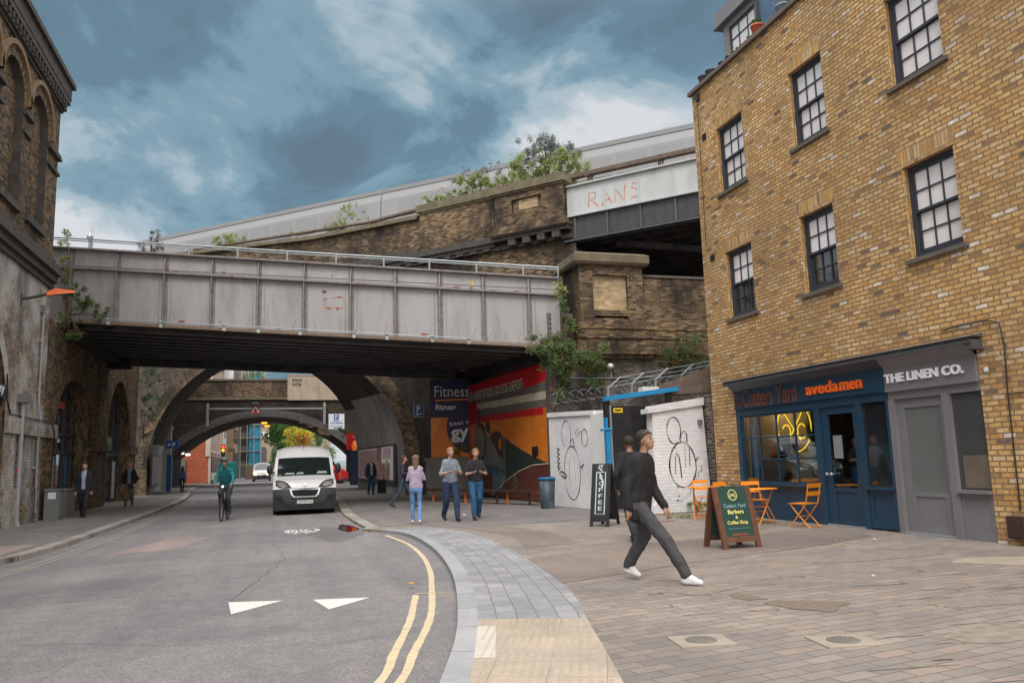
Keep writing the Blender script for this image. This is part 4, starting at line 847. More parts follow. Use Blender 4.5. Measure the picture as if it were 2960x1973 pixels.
# things fixed to the left wall
m=MB(); m.tube([(XL+.10,25.25,0.02),(XL+.10,25.25,3.45)],.055,10); m.tube([(XL+.16,25.25,.02),(XL+.10,25.25,.16)],.055,8); 
for z in (1.2,2.4): m.lathe([(.07,z-.03),(.07,z+.03)],(XL+.10,25.25,0),10)
dp=m.build('drainpipe',M['greypipe'],None,org=(XL+.1,25.25,0),label='thick grey drainpipe with a square box on top on the near left pier',cat='drainpipe')
m=MB(); m.box(XL+.0,XL+.24,25.02,25.48,3.42,3.66); m.box(XL+.1,XL+.2,25.15,25.35,3.66,3.74); m.build('hopper_box',M['boxgrey'],dp)
m=MB(); m.box(XL+.035,XL+.06,25.2,25.31,1.52,1.60); m.build('red_sticker',M['signred'],dp)
m=MB(); m.tube([(XL+.07,27.1,.3),(XL+.07,27.0,2.7),(XL+.12,26.9,3.1),(XL+.07,26.85,3.6),(XL+.07,26.85,6.35)],.035,8); 
for z in (1.6,3.9,5.4): m.box(XL,XL+.09,26.8,26.96,z,z+.05)
m.build('drainpipe',M['greypipe'],None,org=(XL+.07,27,0),label='thin grey pipe running up the left wall to the steel bridge',cat='drainpipe')
m=MB(); m.box(XL,XL+.1,26.75,26.95,6.25,6.5); m.build('junction_box',M['boxgrey'],None,org=(XL,26.85,6.25),label='small grey junction box at the top of the thin pipe',cat='box')
m=MB(); m.tube([(XL+.03,24.0,4.1),(XL+.03,24.1,3.4),(XL+.03,24.5,3.05),(XL+.13,25.6,3.02),(XL+.13,28.2,3.0),(XL+.12,28.6,2.7),(XL+.04,28.65,1.0),(XL+.04,28.3,.5)],.018,6); m.build('wall_cable',M['black'],None,org=(XL,26,3),label='dark cable looping along the impost of the near left pier',cat='cable')
def cabinet(y,w,label,d=.42,h=.98):
    t_=thing('utility_cabinet',(XL+.3,y,.03),label,'cabinet','grey street cabinets against the left wall')
    m=MB(); m.box(XL+.10,XL+.10+d,y-w/2,y+w/2,.03,h-.06); m.build('body',M['boxgrey'],t_)
    m=MB(); m.hexa([(XL+.08,y-w/2-.03,h-.06),(XL+.13+d,y-w/2-.03,h-.06),(XL+.13+d,y+w/2+.03,h-.06),(XL+.08,y+w/2+.03,h-.06),(XL+.08,y-w/2-.03,h-.01),(XL+.12+d,y-w/2-.03,h-.03),(XL+.12+d,y+w/2+.03,h-.03),(XL+.08,y+w/2+.03,h-.01)]); m.build('lid',M['boxgrey'],t_)
    m=MB(); m.box(XL+.10+d,XL+.115+d,y-w/2+.05,y+w/2-.05,.12,h-.14); m.build('door',M['boxgrey'],t_)
    return t_
cb=cabinet(28.2,.62,'grey cabinet with a white and red notice, nearer the drainpipe')
m=MB(); m.box(XL+.2,XL+.42,27.88,27.888,.66,.86); m.build('notice',M['signwhite'],cb); 
cabinet(29.6,1.15,'grey cabinet without a notice, beside the arch shopfront',.36,.95)
# street lamp on bracket
def arm_lamp(loc,rz,label,L_=1.0,s_=1,group='orange bracket lamps'):
    t_=thing('bracket_lamp',loc,label,'street lamp',group,rz)
    m=MB(); m.tube([(0,0,0),(.25*L_,0,.05),(L_*.78,0,.22)],.05*s_,8); m.box(-.04,.0,-.09,.09,-.22,.12); m.build('arm',M['black'],t_,org=(0,0,0)).location=(0,0,0)
    m=MB(); m.hexa([(L_*.7,-.07*s_,.15),(L_*.95,-.13*s_,.2),(L_*.95,.13*s_,.2),(L_*.7,.07*s_,.15),(L_*.7,-.06*s_,.27),(L_*.95,-.11*s_,.38),(L_*.95,.11*s_,.38),(L_*.7,.06*s_,.27)])
    m.hexa([(L_*.95,-.13*s_,.2),(L_*.95+.62*s_,-.10*s_,.32),(L_*.95+.62*s_,.10*s_,.32),(L_*.95,.13*s_,.2),(L_*.95,-.11*s_,.38),(L_*.95+.62*s_,-.07*s_,.38),(L_*.95+.62*s_,.07*s_,.38),(L_*.95,.11*s_,.38)]); m.build('housing',M['orangelamp'],t_,org=(0,0,0)).location=(0,0,0)
    m=MB(); m.hexa([(L_*.98,-.09*s_,.185),(L_*.95+.56*s_,-.07*s_,.30),(L_*.95+.56*s_,.07*s_,.30),(L_*.98,.09*s_,.185),(L_*.98,-.09*s_,.21),(L_*.95+.56*s_,-.07*s_,.325),(L_*.95+.56*s_,.07*s_,.325),(L_*.98,.09*s_,.21)]); m.build('lens',M['darkglass'],t_,org=(0,0,0)).location=(0,0,0)
    return t_
arm_lamp((XL,24.9,6.32),R(26),'orange street lamp on a black bracket on the near left wall',.86,.82)
sg=thing('wall_sign',(XL+.05,22.7,3.4),'dark teal sign with white letters cut off by the left edge of the view','sign')
m=MB(); m.box(XL+.02,XL+.06,21.2,23.92,3.43,3.80); m.build('panel',M['signgreen'],sg)
text('ey',sg,'lettering',M['white'],(XL+.063,23.25,3.50),(0,1,0),(0,0,1),width=.5,height=.24,ext=.004,bold=.02)
# ---------------------------------------------------------------- brick railway viaduct behind
VO=Vector((11.37,30.22)); VD=Vector((-.6805,.7328)); VN=Vector((.7328,.6805))     # VN points away from the camera
KV=1.149   # courses and bays of the viaduct were drawn in units of 1.149 m
def fV(off): return lambda s,z:(VO.x+(VD.x*s+VN.x*off)*KV,VO.y+(VD.y*s+VN.y*off)*KV,z*KV-.216)
def vbox(m,s0,s1,o0,o1,z0,z1,mi=0):
    a=fV(o0);b=fV(o1)
    p=[a(s0,z0),a(s1,z0),b(s1,z0),b(s0,z0),a(s0,z1),a(s1,z1),b(s1,z1),b(s0,z1)]; m.hexa(p,mi)
VI=thing('brick_viaduct',(VO.x,VO.y,0),'sooty brick railway viaduct with a large arch crossing behind the steel bridge','viaduct')
fa=arc(15.65,1.5,8.18,5.3,180,0,40); ba=arc(25.45,1.5,8.35,6.3,180,0,40)
notch=[(7.47,0)]+fa+[(23.83,0)]
m=MB(); m.poly([[(-.4,0)]+notch+[(36,0),(36,7.4),(-.4,7.4)]],fV(0)); m.build('lower_wall',M['pierdark'],VI)
m=MB(); m.poly([[(-.4,7.4),(36,7.4),(36,12.2),(17,11.7),(6.5,11.2),(-.4,11.2)]],fV(0))
m.quad(fV(0)(-.4,0),fV(9)(-.4,0),fV(9)(-.4,8.9),fV(0)(-.4,8.9)); 
m.build('wall',M['viaduct'],VI)
bn=[(17.1,0)]+ba+[(33.8,0)]
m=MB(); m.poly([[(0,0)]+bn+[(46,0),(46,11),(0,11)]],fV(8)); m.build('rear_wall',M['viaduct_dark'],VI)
m=MB(); f0_=fV(0);f8=fV(8)
A=[(7.47,0)]+fa+[(23.83,0)]; B=[(17.1,0)]+ba+[(33.8,0)]
nseg=10; acc=0
for i in range(len(A)-1):
    l=(Vector(A[i+1])-Vector(A[i])).length
    for k in range(nseg):
        t0,t1=k/nseg,(k+1)/nseg
        p=[Vector(f0_(*A[i])).lerp(Vector(f8(*B[i])),t0),Vector(f0_(*A[i])).lerp(Vector(f8(*B[i])),t1),Vector(f0_(*A[i+1])).lerp(Vector(f8(*B[i+1])),t1),Vector(f0_(*A[i+1])).lerp(Vector(f8(*B[i+1])),t0)]
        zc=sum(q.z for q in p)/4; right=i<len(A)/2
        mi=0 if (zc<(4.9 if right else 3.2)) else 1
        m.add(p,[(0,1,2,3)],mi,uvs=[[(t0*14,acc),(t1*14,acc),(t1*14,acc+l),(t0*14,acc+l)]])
    acc+=l
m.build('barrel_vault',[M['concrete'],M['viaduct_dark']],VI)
# brick ring round the arch mouth
m=MB(); fa2=arc(15.65,1.5,8.18+.75,5.3+.75,180,0,40); acc=0
for i in range(40):
    l=(Vector(fa[i+1])-Vector(fa[i])).length; q=[fV(-.03)(*fa[i]),fV(-.03)(*fa2[i]),fV(-.03)(*fa2[i+1]),fV(-.03)(*fa[i+1])]
    m.quad(*q,uvs=[(0,acc),(.75,acc),(.75,acc+l),(0,acc+l)]); acc+=l
    m.quad(fV(-.03)(*fa2[i]),fV(0)(*fa2[i]),fV(0)(*fa2[i+1]),fV(-.03)(*fa2[i+1]))
vbox(m,7.47-.75,7.47,-.03,.02,0,1.5); vbox(m,23.83,23.83+.75,-.03,.02,0,1.5)
m.build('arch_ring',M['viaduct_clean'],VI)
m=MB(); vbox(m,0,40,.02,7.9,10.3,10.7); m.build('track_bed',M['stonedark'],VI)
# parapet, stepped piers, cornice with dentils
m=MB(); vbox(m,2.95,6.5,-.16,.5,9.95,11.42); vbox(m,2.9,6.55,-.24,.5,9.82,9.95); m.build('parapet_bay',M['viaduct_clean'],VI)
m=MB(); vbox(m,2.8,6.62,-.26,.6,11.42,11.72); vbox(m,2.9,6.5,-.20,.55,11.34,11.42); m.build('coping',M['coping'],VI)
PZ=-.42
fp=fV(PZ)
m=MB(); ps=[(-.15,10.05),(2.75,10.05),(2.75,11.25),(-.15,11.25)]; inset=rect(.75,2.0,10.28,11.02)
m.poly([ps,inset],fp); m.rim(inset,fp,fV(PZ+.12)); m.poly([inset],fV(PZ+.12))
vbox(m,-.15,2.75,PZ+.14,.6,10.05,11.25); m.quad(fp(-.15,10.05),fV(.6)(-.15,10.05),fV(.6)(-.15,11.25),fp(-.15,11.25)); m.quad(fp(2.75,10.05),fV(PZ+.15)(2.75,10.05),fV(PZ+.15)(2.75,11.25),fp(2.75,11.25))
for k in range(4): vbox(m,-.18-.05*(3-k),2.78+.05*(3-k),PZ-.05*(3-k),.3,9.72+k*.085,9.72+(k+1)*.085)
m.build('corner_pier',M['viaduct_clean'],VI)
m=MB(); m.poly([rect(.95,1.75,10.62,11.0)],fV(PZ+.115)); m.build('repaired_brick_patch',M['yellowpanel'],VI)
m=MB(); vbox(m,-.26,2.86,PZ-.14,.7,11.32,11.62); vbox(m,-.18,2.8,PZ-.07,.7,11.25,11.32); m.build('pier_coping',M['coping'],VI)
m=MB()
for d,z0,z1 in ((.14,9.30,9.42),(.22,9.42,9.56),(.30,9.56,9.66)): vbox(m,2.9,24,-d,.02,z0,z1)
for d,z0,z1 in ((.16,9.26,9.40),(.44,9.54,9.66),(.52,9.66,9.72)): vbox(m,-.3,2.9,-d,.02,z0,z1)
for k in range(4): vbox(m,2.9,20,-.30+.05*k,.02,9.66+k*.08,9.66+(k+1)*.08)
k=0
while k*.62<20:
    s0=.05+k*.62; dd=.42 if s0<2.7 else .20
    if not 2.5<s0<3.0: vbox(m,s0,s0+.30,-dd,.0,9.30,9.54 if s0<2.7 else 9.50)
    k+=1
m.build('corbelled_cornice',M['stonedark'],VI)
m=MB(); 
P_=[(6.62,11.22),(12.5,11.35),(17,11.72),(24,12.25),(36,12.6)]
for i in range(len(P_)-1):
    (s0,z0),(s1,z1)=P_[i],P_[i+1]
    a=fV(-.18);b=fV(.5); m.hexa([a(s0,z0),a(s1,z1),b(s1,z1),b(s0,z0),a(s0,z0+.16),a(s1,z1+.16),b(s1,z1+.16),b(s0,z0+.16)])
m.build('parapet_coping',M['coping'],VI)
# timber guard rail running on top of parapet and girder
GR=thing('timber_guard_rail',fV(.3)(0,11.5),'weathered timber guard rail on posts above the viaduct parapet and white girder','rail')
m=MB(); a=fV(.25)
m.bar(a(.5,11.64),a(-6.5,11.60),.30,.16); m.build('rail',M['timber'],GR)
m=MB(); m.bar(a(6.7,11.75),a(9.5,11.68),.22,.10); m.bar(a(9.5,11.68),a(21,12.35),.22,.08); m.build('rail',M['timber'],GR)
for s0 in (-.9,-3.6,-6.0):
    m=MB(); m.bar(a(s0,11.1),a(s0,11.6),.10,.10); m.bar(a(s0-.12,11.1),a(s0-.12,11.6),.05,.05); m.box(a(s0,0)[0]-.2,a(s0,0)[0]+.2,a(s0,0)[1]-.1,a(s0,0)[1]+.1,13.02,13.08); m.build('post',M['timber'],GR)
# white plate girder span over the side street
WG=thing('plate_girder_span',fV(-.1)(0,9.15),'white painted plate girder with a dark lower deck edge and orange graffiti','bridge')
m=MB(); vbox(m,-9.5,-.02,-.10,.15,10.03,11.12); vbox(m,-9.5,-.02,-.22,.2,11.12,11.17); vbox(m,-9.5,-.02,-.2,.2,10.0,10.04)
for k in range(7): vbox(m,-.35-k*1.28-.05,-.35-k*1.28+.05,-.115,-.10,10.04,11.12)
m.build('white_web',M['whitesteel'],WG)
m=MB(); vbox(m,-9.5,.02,-.04,.3,9.16,9.98); vbox(m,-9.5,.02,-.12,.3,9.12,9.17)
for k in range(11): vbox(m,-9.5,.02,-.06,-.04,9.22+k*.069,9.245+k*.069)
m.build('deck_edge',M['darksteel'],WG)
for k in range(6):
    m=MB(); s0=-.45-k*1.25; vbox(m,s0-.03,s0+.03,-.13,-.04,9.17,9.98); m.build('stiffener',M['darksteel'],WG)
m=MB(); vbox(m,-9.5,-.1,.3,8.2,9.5,9.7); 
for k in range(8): vbox(m,-9.5,-.1,.9+k*.95,1.0+k*.95,9.15,9.5)
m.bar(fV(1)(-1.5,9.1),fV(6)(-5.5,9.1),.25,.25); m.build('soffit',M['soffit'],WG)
m=MB(); fn=lambda a_,b_:fV(-.104)(-a_,b_)
gl=[[(1.00,10.22),(1.05,10.75),(1.30,10.72),(1.28,10.52),(1.06,10.48),(1.20,10.40),(1.38,10.20)],[(1.52,10.18),(1.72,10.62),(1.90,10.20)],[(1.58,10.36),(1.85,10.38)],[(2.02,10.22),(2.05,10.68),(2.38,10.22),(2.42,10.78)],[(2.98,10.70),(2.72,10.78),(2.66,10.62),(2.92,10.48),(2.90,10.28),(2.62,10.26)]]
for s_l in gl: stroke(m,[(a_*1.0,b_+.02) for a_,b_ in s_l],fn,.055)
m.build('graffiti',plain('faded_orange_spray',(.50,.24,.155),.7,var=.25,ns=9),WG)
m=MB(); rs=random.Random(6)
for k in range(8):
    s0=-.35-k*1.28
    for z in [10.1+.075*i for i in range(14)]:
        for d in (-.035,.035):
            vbox(m,s0+d-.009,s0+d+.009,-.128,-.115,z-.009,z+.009)
m.build('rivets',M['whitesteel'],WG)
# dark retaining walls seen below the girder span
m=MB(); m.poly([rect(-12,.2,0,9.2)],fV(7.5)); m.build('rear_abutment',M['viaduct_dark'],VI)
# ---------------------------------------------------------------- steel girder bridge in front
GA=Vector((-7.0,29.7)); GD=(Vector((8.45,24.6))-GA); GL=GD.length; GD.normalize(); GN=Vector((-GD.y,GD.x))
def fG(off): return lambda s,z:(GA.x+GD.x*s+GN.x*off,GA.y+GD.y*s+GN.y*off,z)
zt=lambda s:9.05-.1015*s; zm_=lambda s:8.37-.0946*s; zb_=lambda s:6.56-.0886*s
def gbar(m,s0,s1,o0,o1,za,zb,mi=0):
    a=fG(o0);b=fG(o1)
    m.hexa([a(s0,za(s0)),a(s1,za(s1)),b(s1,za(s1)),b(s0,za(s0)),a(s0,zb(s0)),a(s1,zb(s1)),b(s1,zb(s1)),b(s0,zb(s0))],mi)
k_=lambda f_,c_: (lambda s:f_(s)+c_)
SB=thing('steel_railway_bridge',(GA.x,GA.y,6),'grey riveted steel railway bridge spanning the street','bridge')
m=MB(); gbar(m,-.6,GL+.45,.0,.05,zb_,zm_); gbar(m,-.6,GL+.45,.02,.07,zm_,zt)
m.build('web',M['steel'],SB)
m=MB(); gbar(m,-.6,GL+.45,-.16,.1,k_(zm_,-.04),k_(zm_,.03)); m.build('mid_flange',M['steelrust'],SB)
m=MB(); gbar(m,-.6,GL+.45,-.14,.2,k_(zt,-.03),k_(zt,.03)); m.build('top_flange',M['steelrust'],SB)
m=MB(); gbar(m,0,GL+.2,-.20,.2,k_(zb_,-.10),k_(zb_,-.02)); gbar(m,0,GL+.2,-.13,.1,k_(zb_,-.02),k_(zb_,.02)); m.build('bottom_flange',M['rustlip'],SB)
st=[.12,1.75,3.4,5.03,6.62,8.18,9.76,11.26,12.75,14.2,15.71]
rv=MB()
def rivet(s,z,o_=-.012): 
    p=Vector(fG(0)(s,z)); q=Vector((GN.x,GN.y,0))*-1
    rv.ell(p+q*.004,.017,.017,.017,6,4)
for i,s in enumerate(st):
    m=MB(); a=fG(-.14); b=fG(0)
    z0,z1=zb_(s)+.02,zm_(s)-.04
    gbar(m,s-.018,s+.018,-.13,0,k_(zb_,.02),k_(zm_,-.04)); gbar(m,s-.10,s+.10,-.012,0,k_(zb_,.02),k_(zm_,-.04))
    # upper flared bracket
    q=[fG(-.16)(s-.02,zm_(s)+.03),fG(-.16)(s+.02,zm_(s)+.03),fG(.02)(s+.02,zm_(s)+.03),fG(.02)(s-.02,zm_(s)+.03),fG(-.05)(s-.02,zt(s)-.03),fG(-.05)(s+.02,zt(s)-.03),fG(.02)(s+.02,zt(s)-.03),fG(.02)(s-.02,zt(s)-.03)]
    m.hexa(q); gbar(m,s-.09,s+.09,.006,.02,k_(zm_,.03),k_(zt,-.03))
    m.build('stiffener',M['steelrust'],SB)
    for z in [z0+.06+.085*j for j in range(int((z1-z0-.1)/.085))]:
        for d in (-.065,.065)+((-.20,.20) if i%2==0 else ()): rivet(s+d,z,)
    for j in range(4):
        for sg_ in (-1,1): rivet(s+sg_*(.30+.03*j-.02*(j==3)),z0+.42-.11*j)
    zz0=zm_(s)+.1
    for j in range(6): 
        p=Vector(fG(.0)(s+.06,zz0+j*.09)); rv.ell(p,.016,.016,.016,6,4)
s=0
while s<GL: 
    rv.ell(Vector(fG(-.205)(s,zb_(s)-.05)),.014,.014,.014,5,4); rv.ell(Vector(fG(-.15)(s,zb_(s)+.0)),.013,.013,.013,5,4); s+=.11
rv.build('rivets',M['steelrust'],SB)
# rust blooms and marks
m=MB(); rs=random.Random(12)
def gblob(s,z,rx,rz_,seed,o_): m=MB(); m.poly([blob(s,z,rx,rz_,seed,14,.35)],fG(o_)); m.build('rust_patch',M['rust'],SB)
for k,(s,z) in enumerate([(.55,8.25),(2.15,8.20),(3.75,8.1),(5.4,8.0),(5.38,7.75),(6.9,7.55),(9.1,7.75),(12.7,7.25),(13.3,7.2),(13.8,7.15),(14.2,7.12),(15.3,6.98),(16.0,6.9)]): gblob(s,z,.05+.03*(k%3),.02+.02*(k%2),k,.012)
for k,(s,z) in enumerate([(8.9,6.95),(8.85,7.2),(9.0,6.62),(9.3,6.60),(9.35,7.0),(4.0,6.35),(5.3,6.3),(6.6,6.05),(7.3,6.0),(9.9,5.8),(11.2,5.72),(12.2,5.62),(14.3,5.4),(15.6,5.35)]): gblob(s,z,.035+.03*(k%3),.03+.03*(k%2),k+40,-.004)
m=MB(); stroke(m,[(8.82,7.0),(8.84,6.66),(9.5,6.62)],fG(-.003),.045); stroke(m,[(9.1,6.98),(9.5,6.98),(9.52,6.72)],fG(-.003),.03); m.build('faded_lettering_rust',plain('faint_rust',(.40,.22,.14),.8,var=.35,ns=18),SB)
m=MB(); stroke(m,[(13.85,7.22),(13.84,7.42)],fG(.012),.05); m.build('yellow_mark',plain('yellow_marker',(.80,.55,.02),.6),SB)
# service pipe along the bottom with clips
m=MB(); m.tube([fG(-.24)(s_,zb_(s_)+.06) for s_ in (1.0,4,8,12,13.7)],.020,6); 
for s_ in (1.6,3.4,5.55,6.7,8.1,9.9,11.0,12.5,13.7): m.ell(fG(-.25)(s_,zb_(s_)+.06),.05,.05,.045,8,6); m.bar(fG(-.22)(s_,zb_(s_)+.04),fG(-.22)(s_,zb_(s_)-.12),.10,.04)
m.build('conduit',M['galv'],SB)
# soffit: longitudinal troughs (rear edge stays level with the street walls)
RA=Vector((-7.0,37.2)); RBp=Vector((7.85,33.9))
def fS(s,t,dz=0):   # s 0..1 across the street, t 0..1 front to rear
    a=Vector((*(GA+GD*(GL*s)),6.46-.0886*GL*s)); b=Vector((RA.x+(RBp.x-RA.x)*s,RA.y+(RBp.y-RA.y)*s,6.34-.99*s)); p=a.lerp(b,t); return (p.x,p.y,p.z+dz)
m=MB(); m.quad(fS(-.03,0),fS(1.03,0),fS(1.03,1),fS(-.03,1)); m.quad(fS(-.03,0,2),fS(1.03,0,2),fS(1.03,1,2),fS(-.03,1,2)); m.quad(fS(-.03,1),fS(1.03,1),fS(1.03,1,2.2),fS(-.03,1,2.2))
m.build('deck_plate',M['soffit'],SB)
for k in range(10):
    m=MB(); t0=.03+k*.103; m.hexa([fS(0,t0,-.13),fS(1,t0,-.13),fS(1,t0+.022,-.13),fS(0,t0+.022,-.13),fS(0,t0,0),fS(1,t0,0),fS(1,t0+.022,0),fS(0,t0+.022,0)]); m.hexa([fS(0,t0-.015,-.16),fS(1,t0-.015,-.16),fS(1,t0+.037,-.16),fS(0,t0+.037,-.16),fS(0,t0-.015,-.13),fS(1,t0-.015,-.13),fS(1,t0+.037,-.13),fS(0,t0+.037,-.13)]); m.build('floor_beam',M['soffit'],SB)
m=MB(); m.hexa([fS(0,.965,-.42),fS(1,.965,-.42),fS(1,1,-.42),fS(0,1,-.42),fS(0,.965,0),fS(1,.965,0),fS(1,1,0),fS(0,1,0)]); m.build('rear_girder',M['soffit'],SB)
# bearing girders over the walls
m=MB(); m.hexa([(8.46,24.75,4.5),(8.95,24.75,4.5),(8.4,34,4.5),(7.78,34,4.9),(8.46,24.75,6.8),(8.95,24.75,6.8),(8.4,34,7.0),(7.78,34,7.0)]); m.hexa([(8.0,25.2,4.60),(8.45,25.2,4.60),(7.78,33.9,5.0),(7.3,33.9,5.0),(8.0,25.2,5.0),(8.45,25.2,5.0),(7.78,33.9,5.3),(7.3,33.9,5.3)]); m.build('bearing_girder',M['blackmatt'],SB)
m=MB(); m.box(XL-.3,XL+.6,29.6,37.3,5.95,6.35); m.box(XL-.3,XL+.9,36.6,37.3,5.75,6.2); m.build('bearing_girder',M['blackmatt'],SB)
# hand rail along the top
HR=thing('tube_handrail',fG(.1)(0,9.1),'galvanised tube handrail along the top of the steel bridge','handrail')
zr=lambda s:9.44-.1005*s
m=MB(); m.tube([fG(.12)(s_,zr(s_)) for s_ in (-.9,4,8,12,16.75)],.028,8); m.tube([fG(.12)(s_,zr(s_)-.075) for s_ in (-.9,4,8,12,16.75)],.018,6); m.build('rail',M['galv'],HR)
for s_ in (.71,2.46,4.12,5.82,7.53,9.21,10.84,12.39,13.98,15.55,16.72):
    m=MB(); m.tube([fG(.12)(s_,zt(s_)-.05),fG(.12)(s_,zr(s_)+.02)],.03,8); m.lathe([(.042,-.02),(.042,.03)],fG(.12)(s_,zr(s_)-.17),8); m.build('post',M['galv'],HR)
# masonry pillar and wing wall right of the bridge
WW=thing('wing_wall',(11,24,0),'dark brick wing wall with a capped pillar and pale inset panel right of the steel bridge','wall')
fY=lambda y:(lambda x,z:(x,y,z))
m=MB(); m.box(8.46,14.6,24.0,24.6,0,4.62) ; m.build('lower_wall',M['grimy'],WW)
m=MB()
for k,(d,z0,z1) in enumerate(((.05,4.62,4.74),(.16,4.74,4.98),(.13,4.98,5.26),(.19,5.26,5.32),(.10,5.32,5.58),(.15,5.58,5.64),(.05,5.64,5.8))):
    m.box(9.25-.6*d,11.85+d*.8,24-d-.12,24.5,z0,z1); m.box(11.85,14.6,24-d*.55,24.5,z0,z1)
m.build('stepped_course',M['viaduct_clean'],WW)
m=MB(); m.box(11.66,14.6,24.1,24.6,5.8,7.42); m.build('parapet',M['viaduct_clean'],WW)
m=MB(); m.box(11.66,14.6,24.06,24.64,7.42,7.5); m.build('parapet_coping',M['sill'],WW)
ip=rect(9.86,11.10,6.22,7.40)
m=MB(); m.poly([rect(9.38,11.66,5.8,7.72),ip],fY(23.88)); m.rim(ip,fY(23.88),fY(24.02)); m.quad((9.38,23.88,5.8),(9.38,25.4,5.8),(9.38,25.4,7.72),(9.38,23.88,7.72)); m.quad((11.66,23.88,5.8),(11.66,25.4,5.8),(11.66,25.4,7.72),(11.66,23.88,7.72)); m.quad((9.38,25.4,5.8),(11.66,25.4,5.8),(11.66,25.4,7.72),(9.38,25.4,7.72))
for k in range(4): m.box(9.88,11.08,23.88+.03*k,24.0,5.95+.07*k+.0,6.02+.07*k)
m.build('pillar',M['viaduct'],WW)
m=MB(); m.poly([ip],fY(24.02)); m.build('inset_panel',M['yellowpanel'],WW)
m=MB(); m.hexa([(9.22,23.72,7.72),(11.8,23.72,7.72),(11.8,25.6,7.72),(9.22,25.6,7.72),(9.16,23.66,7.80),(11.84,23.66,7.80),(11.84,25.7,7.80),(9.16,25.7,7.80)]); m.box(9.16,11.84,23.66,25.7,7.80,8.06); m.hexa([(9.16,23.66,8.06),(11.84,23.66,8.06),(11.84,25.7,8.06),(9.16,25.7,8.06),(9.3,23.8,8.13),(11.7,23.8,8.13),(11.7,25.5,8.13),(9.3,25.5,8.13)]); m.build('cap_stone',M['coping'],WW)
m=MB(); m.box(8.46,9.38,24.55,25.3,0,6.2); m.build('return_wall',M['grimy'],WW)
m=MB(); m.box(11.7,16,24.7,25.2,0,7.3); m.build('rear_leaf',M['viaduct_dark'],WW)
# bulkhead lamp and conduit on the wing wall
m=MB(); m.tube([(9.0,23.97,3.98),(10.0,23.97,3.97),(13.4,23.97,4.02)],.018,6); m.tube([(10.4,23.97,3.98),(10.4,23.97,4.30)],.018,6); cnd=m.build('wall_conduit',M['greypipe'],None,org=(10,24,4),label='pale conduit running across the dark wing wall',cat='conduit')
m=MB(); m.ell((10.35,23.9,4.36),.11,.11,.09,10,8); m.build('wall_light',M['white'],None,org=(10.35,23.95,4.36),label='small white dome light on the dark wing wall',cat='light')
m=MB(); m.ell((9.75,23.96,4.28),.13,.05,.13,10,8); m.build('wall_hole_cover',M['blackmatt'],None,org=(9.75,23.96,4.28),label='round black vent on the dark wing wall',cat='vent')
m=MB(); m.ell((13.2,23.95,4.22),.16,.08,.17,10,8); m.build('wall_disc',M['boxgrey'],None,org=(13.2,23.95,4.22),label='round grey disc on the wing wall beside the brick building',cat='disc')
# ---------------------------------------------------------------- mural abutment wall (plane x=8.42)
XM=8.42
MW=thing('mural_wall',(XM,30,0),'tiled abutment wall painted with a train mural in red and orange','mural wall')
def fMx(d):
    def q(a,b):
        t=(a-24.7)/12.5; y=24.78+9.29*t; return (8.45-.0787*(y-24.78)-d,y,b*(1-.084*t)+.12*t)
    return q
fM=fMx(0)
tile=lambda name,c_: brick(name,[(.5,c_),(.3,tuple(x*.92 for x in c_)),(.2,tuple(min(1,x*1.06) for x in c_))],tuple(x*.62 for x in c_),bw=.22,bh=.078,ms=.006,soot=(.03,.025,.02),sootamt=.25,ss=.6,sth=(.6,.85),bump=.35,rough=.32,grime=.12,streak=3)
T={k:tile('tile_'+k,c_) for k,c_ in dict(orange=(.88,.26,.03),red=(.72,.018,.024),maroon=(.15,.045,.035),grey=(.20,.185,.17),cream=(.72,.64,.50),green=(.03,.052,.045),steel=(.17,.23,.28),pale=(.25,.25,.22),blue=(.06,.13,.19)).items()}
zc=lambda y:4.47+(y-24.7)*.085
m=MB(); m.poly([rect(24.7,37.2,0,4.9)],fM); m.poly([rect(24.7,37.2,0,4.9)],fMx(-.5)); m.rim(rect(24.7,37.2,0,4.9),fM,fMx(-.5)); m.build('wall',T['maroon'],MW)
def mp(loop,key,d,name='mural_patch'):
    m=MB(); m.poly([loop],fMx(d)); m.rim(loop,fMx(d),fM); return m.build(name,T[key],MW)
mp([(24.7,1.1),(37.2,.9),(37.2,4.2),(24.7,4.2)],'orange',.003,'orange_field')
mp([(24.7,3.88),(34.7,3.98),(34.7,3.06),(37.2,3.06),(37.2,4.88),(24.7,4.6)],'red',.006,'red_band')
mp([(24.75,3.63),(34.65,3.90),(34.65,4.02),(24.75,3.93)],'grey',.009,'grey_band')
mp([(24.75,3.39),(34.6,3.66),(34.6,3.92),(24.75,3.65)],'cream',.010,'cream_band')
mp([(24.75,3.13),(34.4,3.32),(34.6,3.67),(24.75,3.40)],'grey',.009,'grey_band')
mp([(25.2,2.90),(34.2,3.10),(34.4,3.34),(25.2,3.14)],'red',.0095,'red_stripe')
mp([(24.75,4.0),(27.5,3.93),(27.5,4.2),(36.2,4.45),(36.2,4.1),(34.7,4.0),(24.75,3.9)],'grey',.0075,'lettering_band')
mp([(24.7,0),(24.7,1.30),(26.66,1.23),(28.36,1.0),(29.92,.68),(31.69,.24),(32.3,.0)],'maroon',.011,'maroon_ground')
mp([(24.8,1.29),(26.27,1.48),(28.14,1.80),(29.92,2.2),(30.36,2.3),(30.36,.66),(28.36,1.03),(26.66,1.26)],'green',.014,'train_body')
mp([(30.3,2.30),(30.3,.62),(30.9,.46),(30.9,2.3)],'steel',.016,'cab_side')
mp([(30.52,1.2),(30.45,2.26),(30.95,2.52),(31.6,2.62),(32.3,2.52),(32.65,2.35),(32.2,1.95),(31.4,1.6)],'green',.018,'cab_roof')
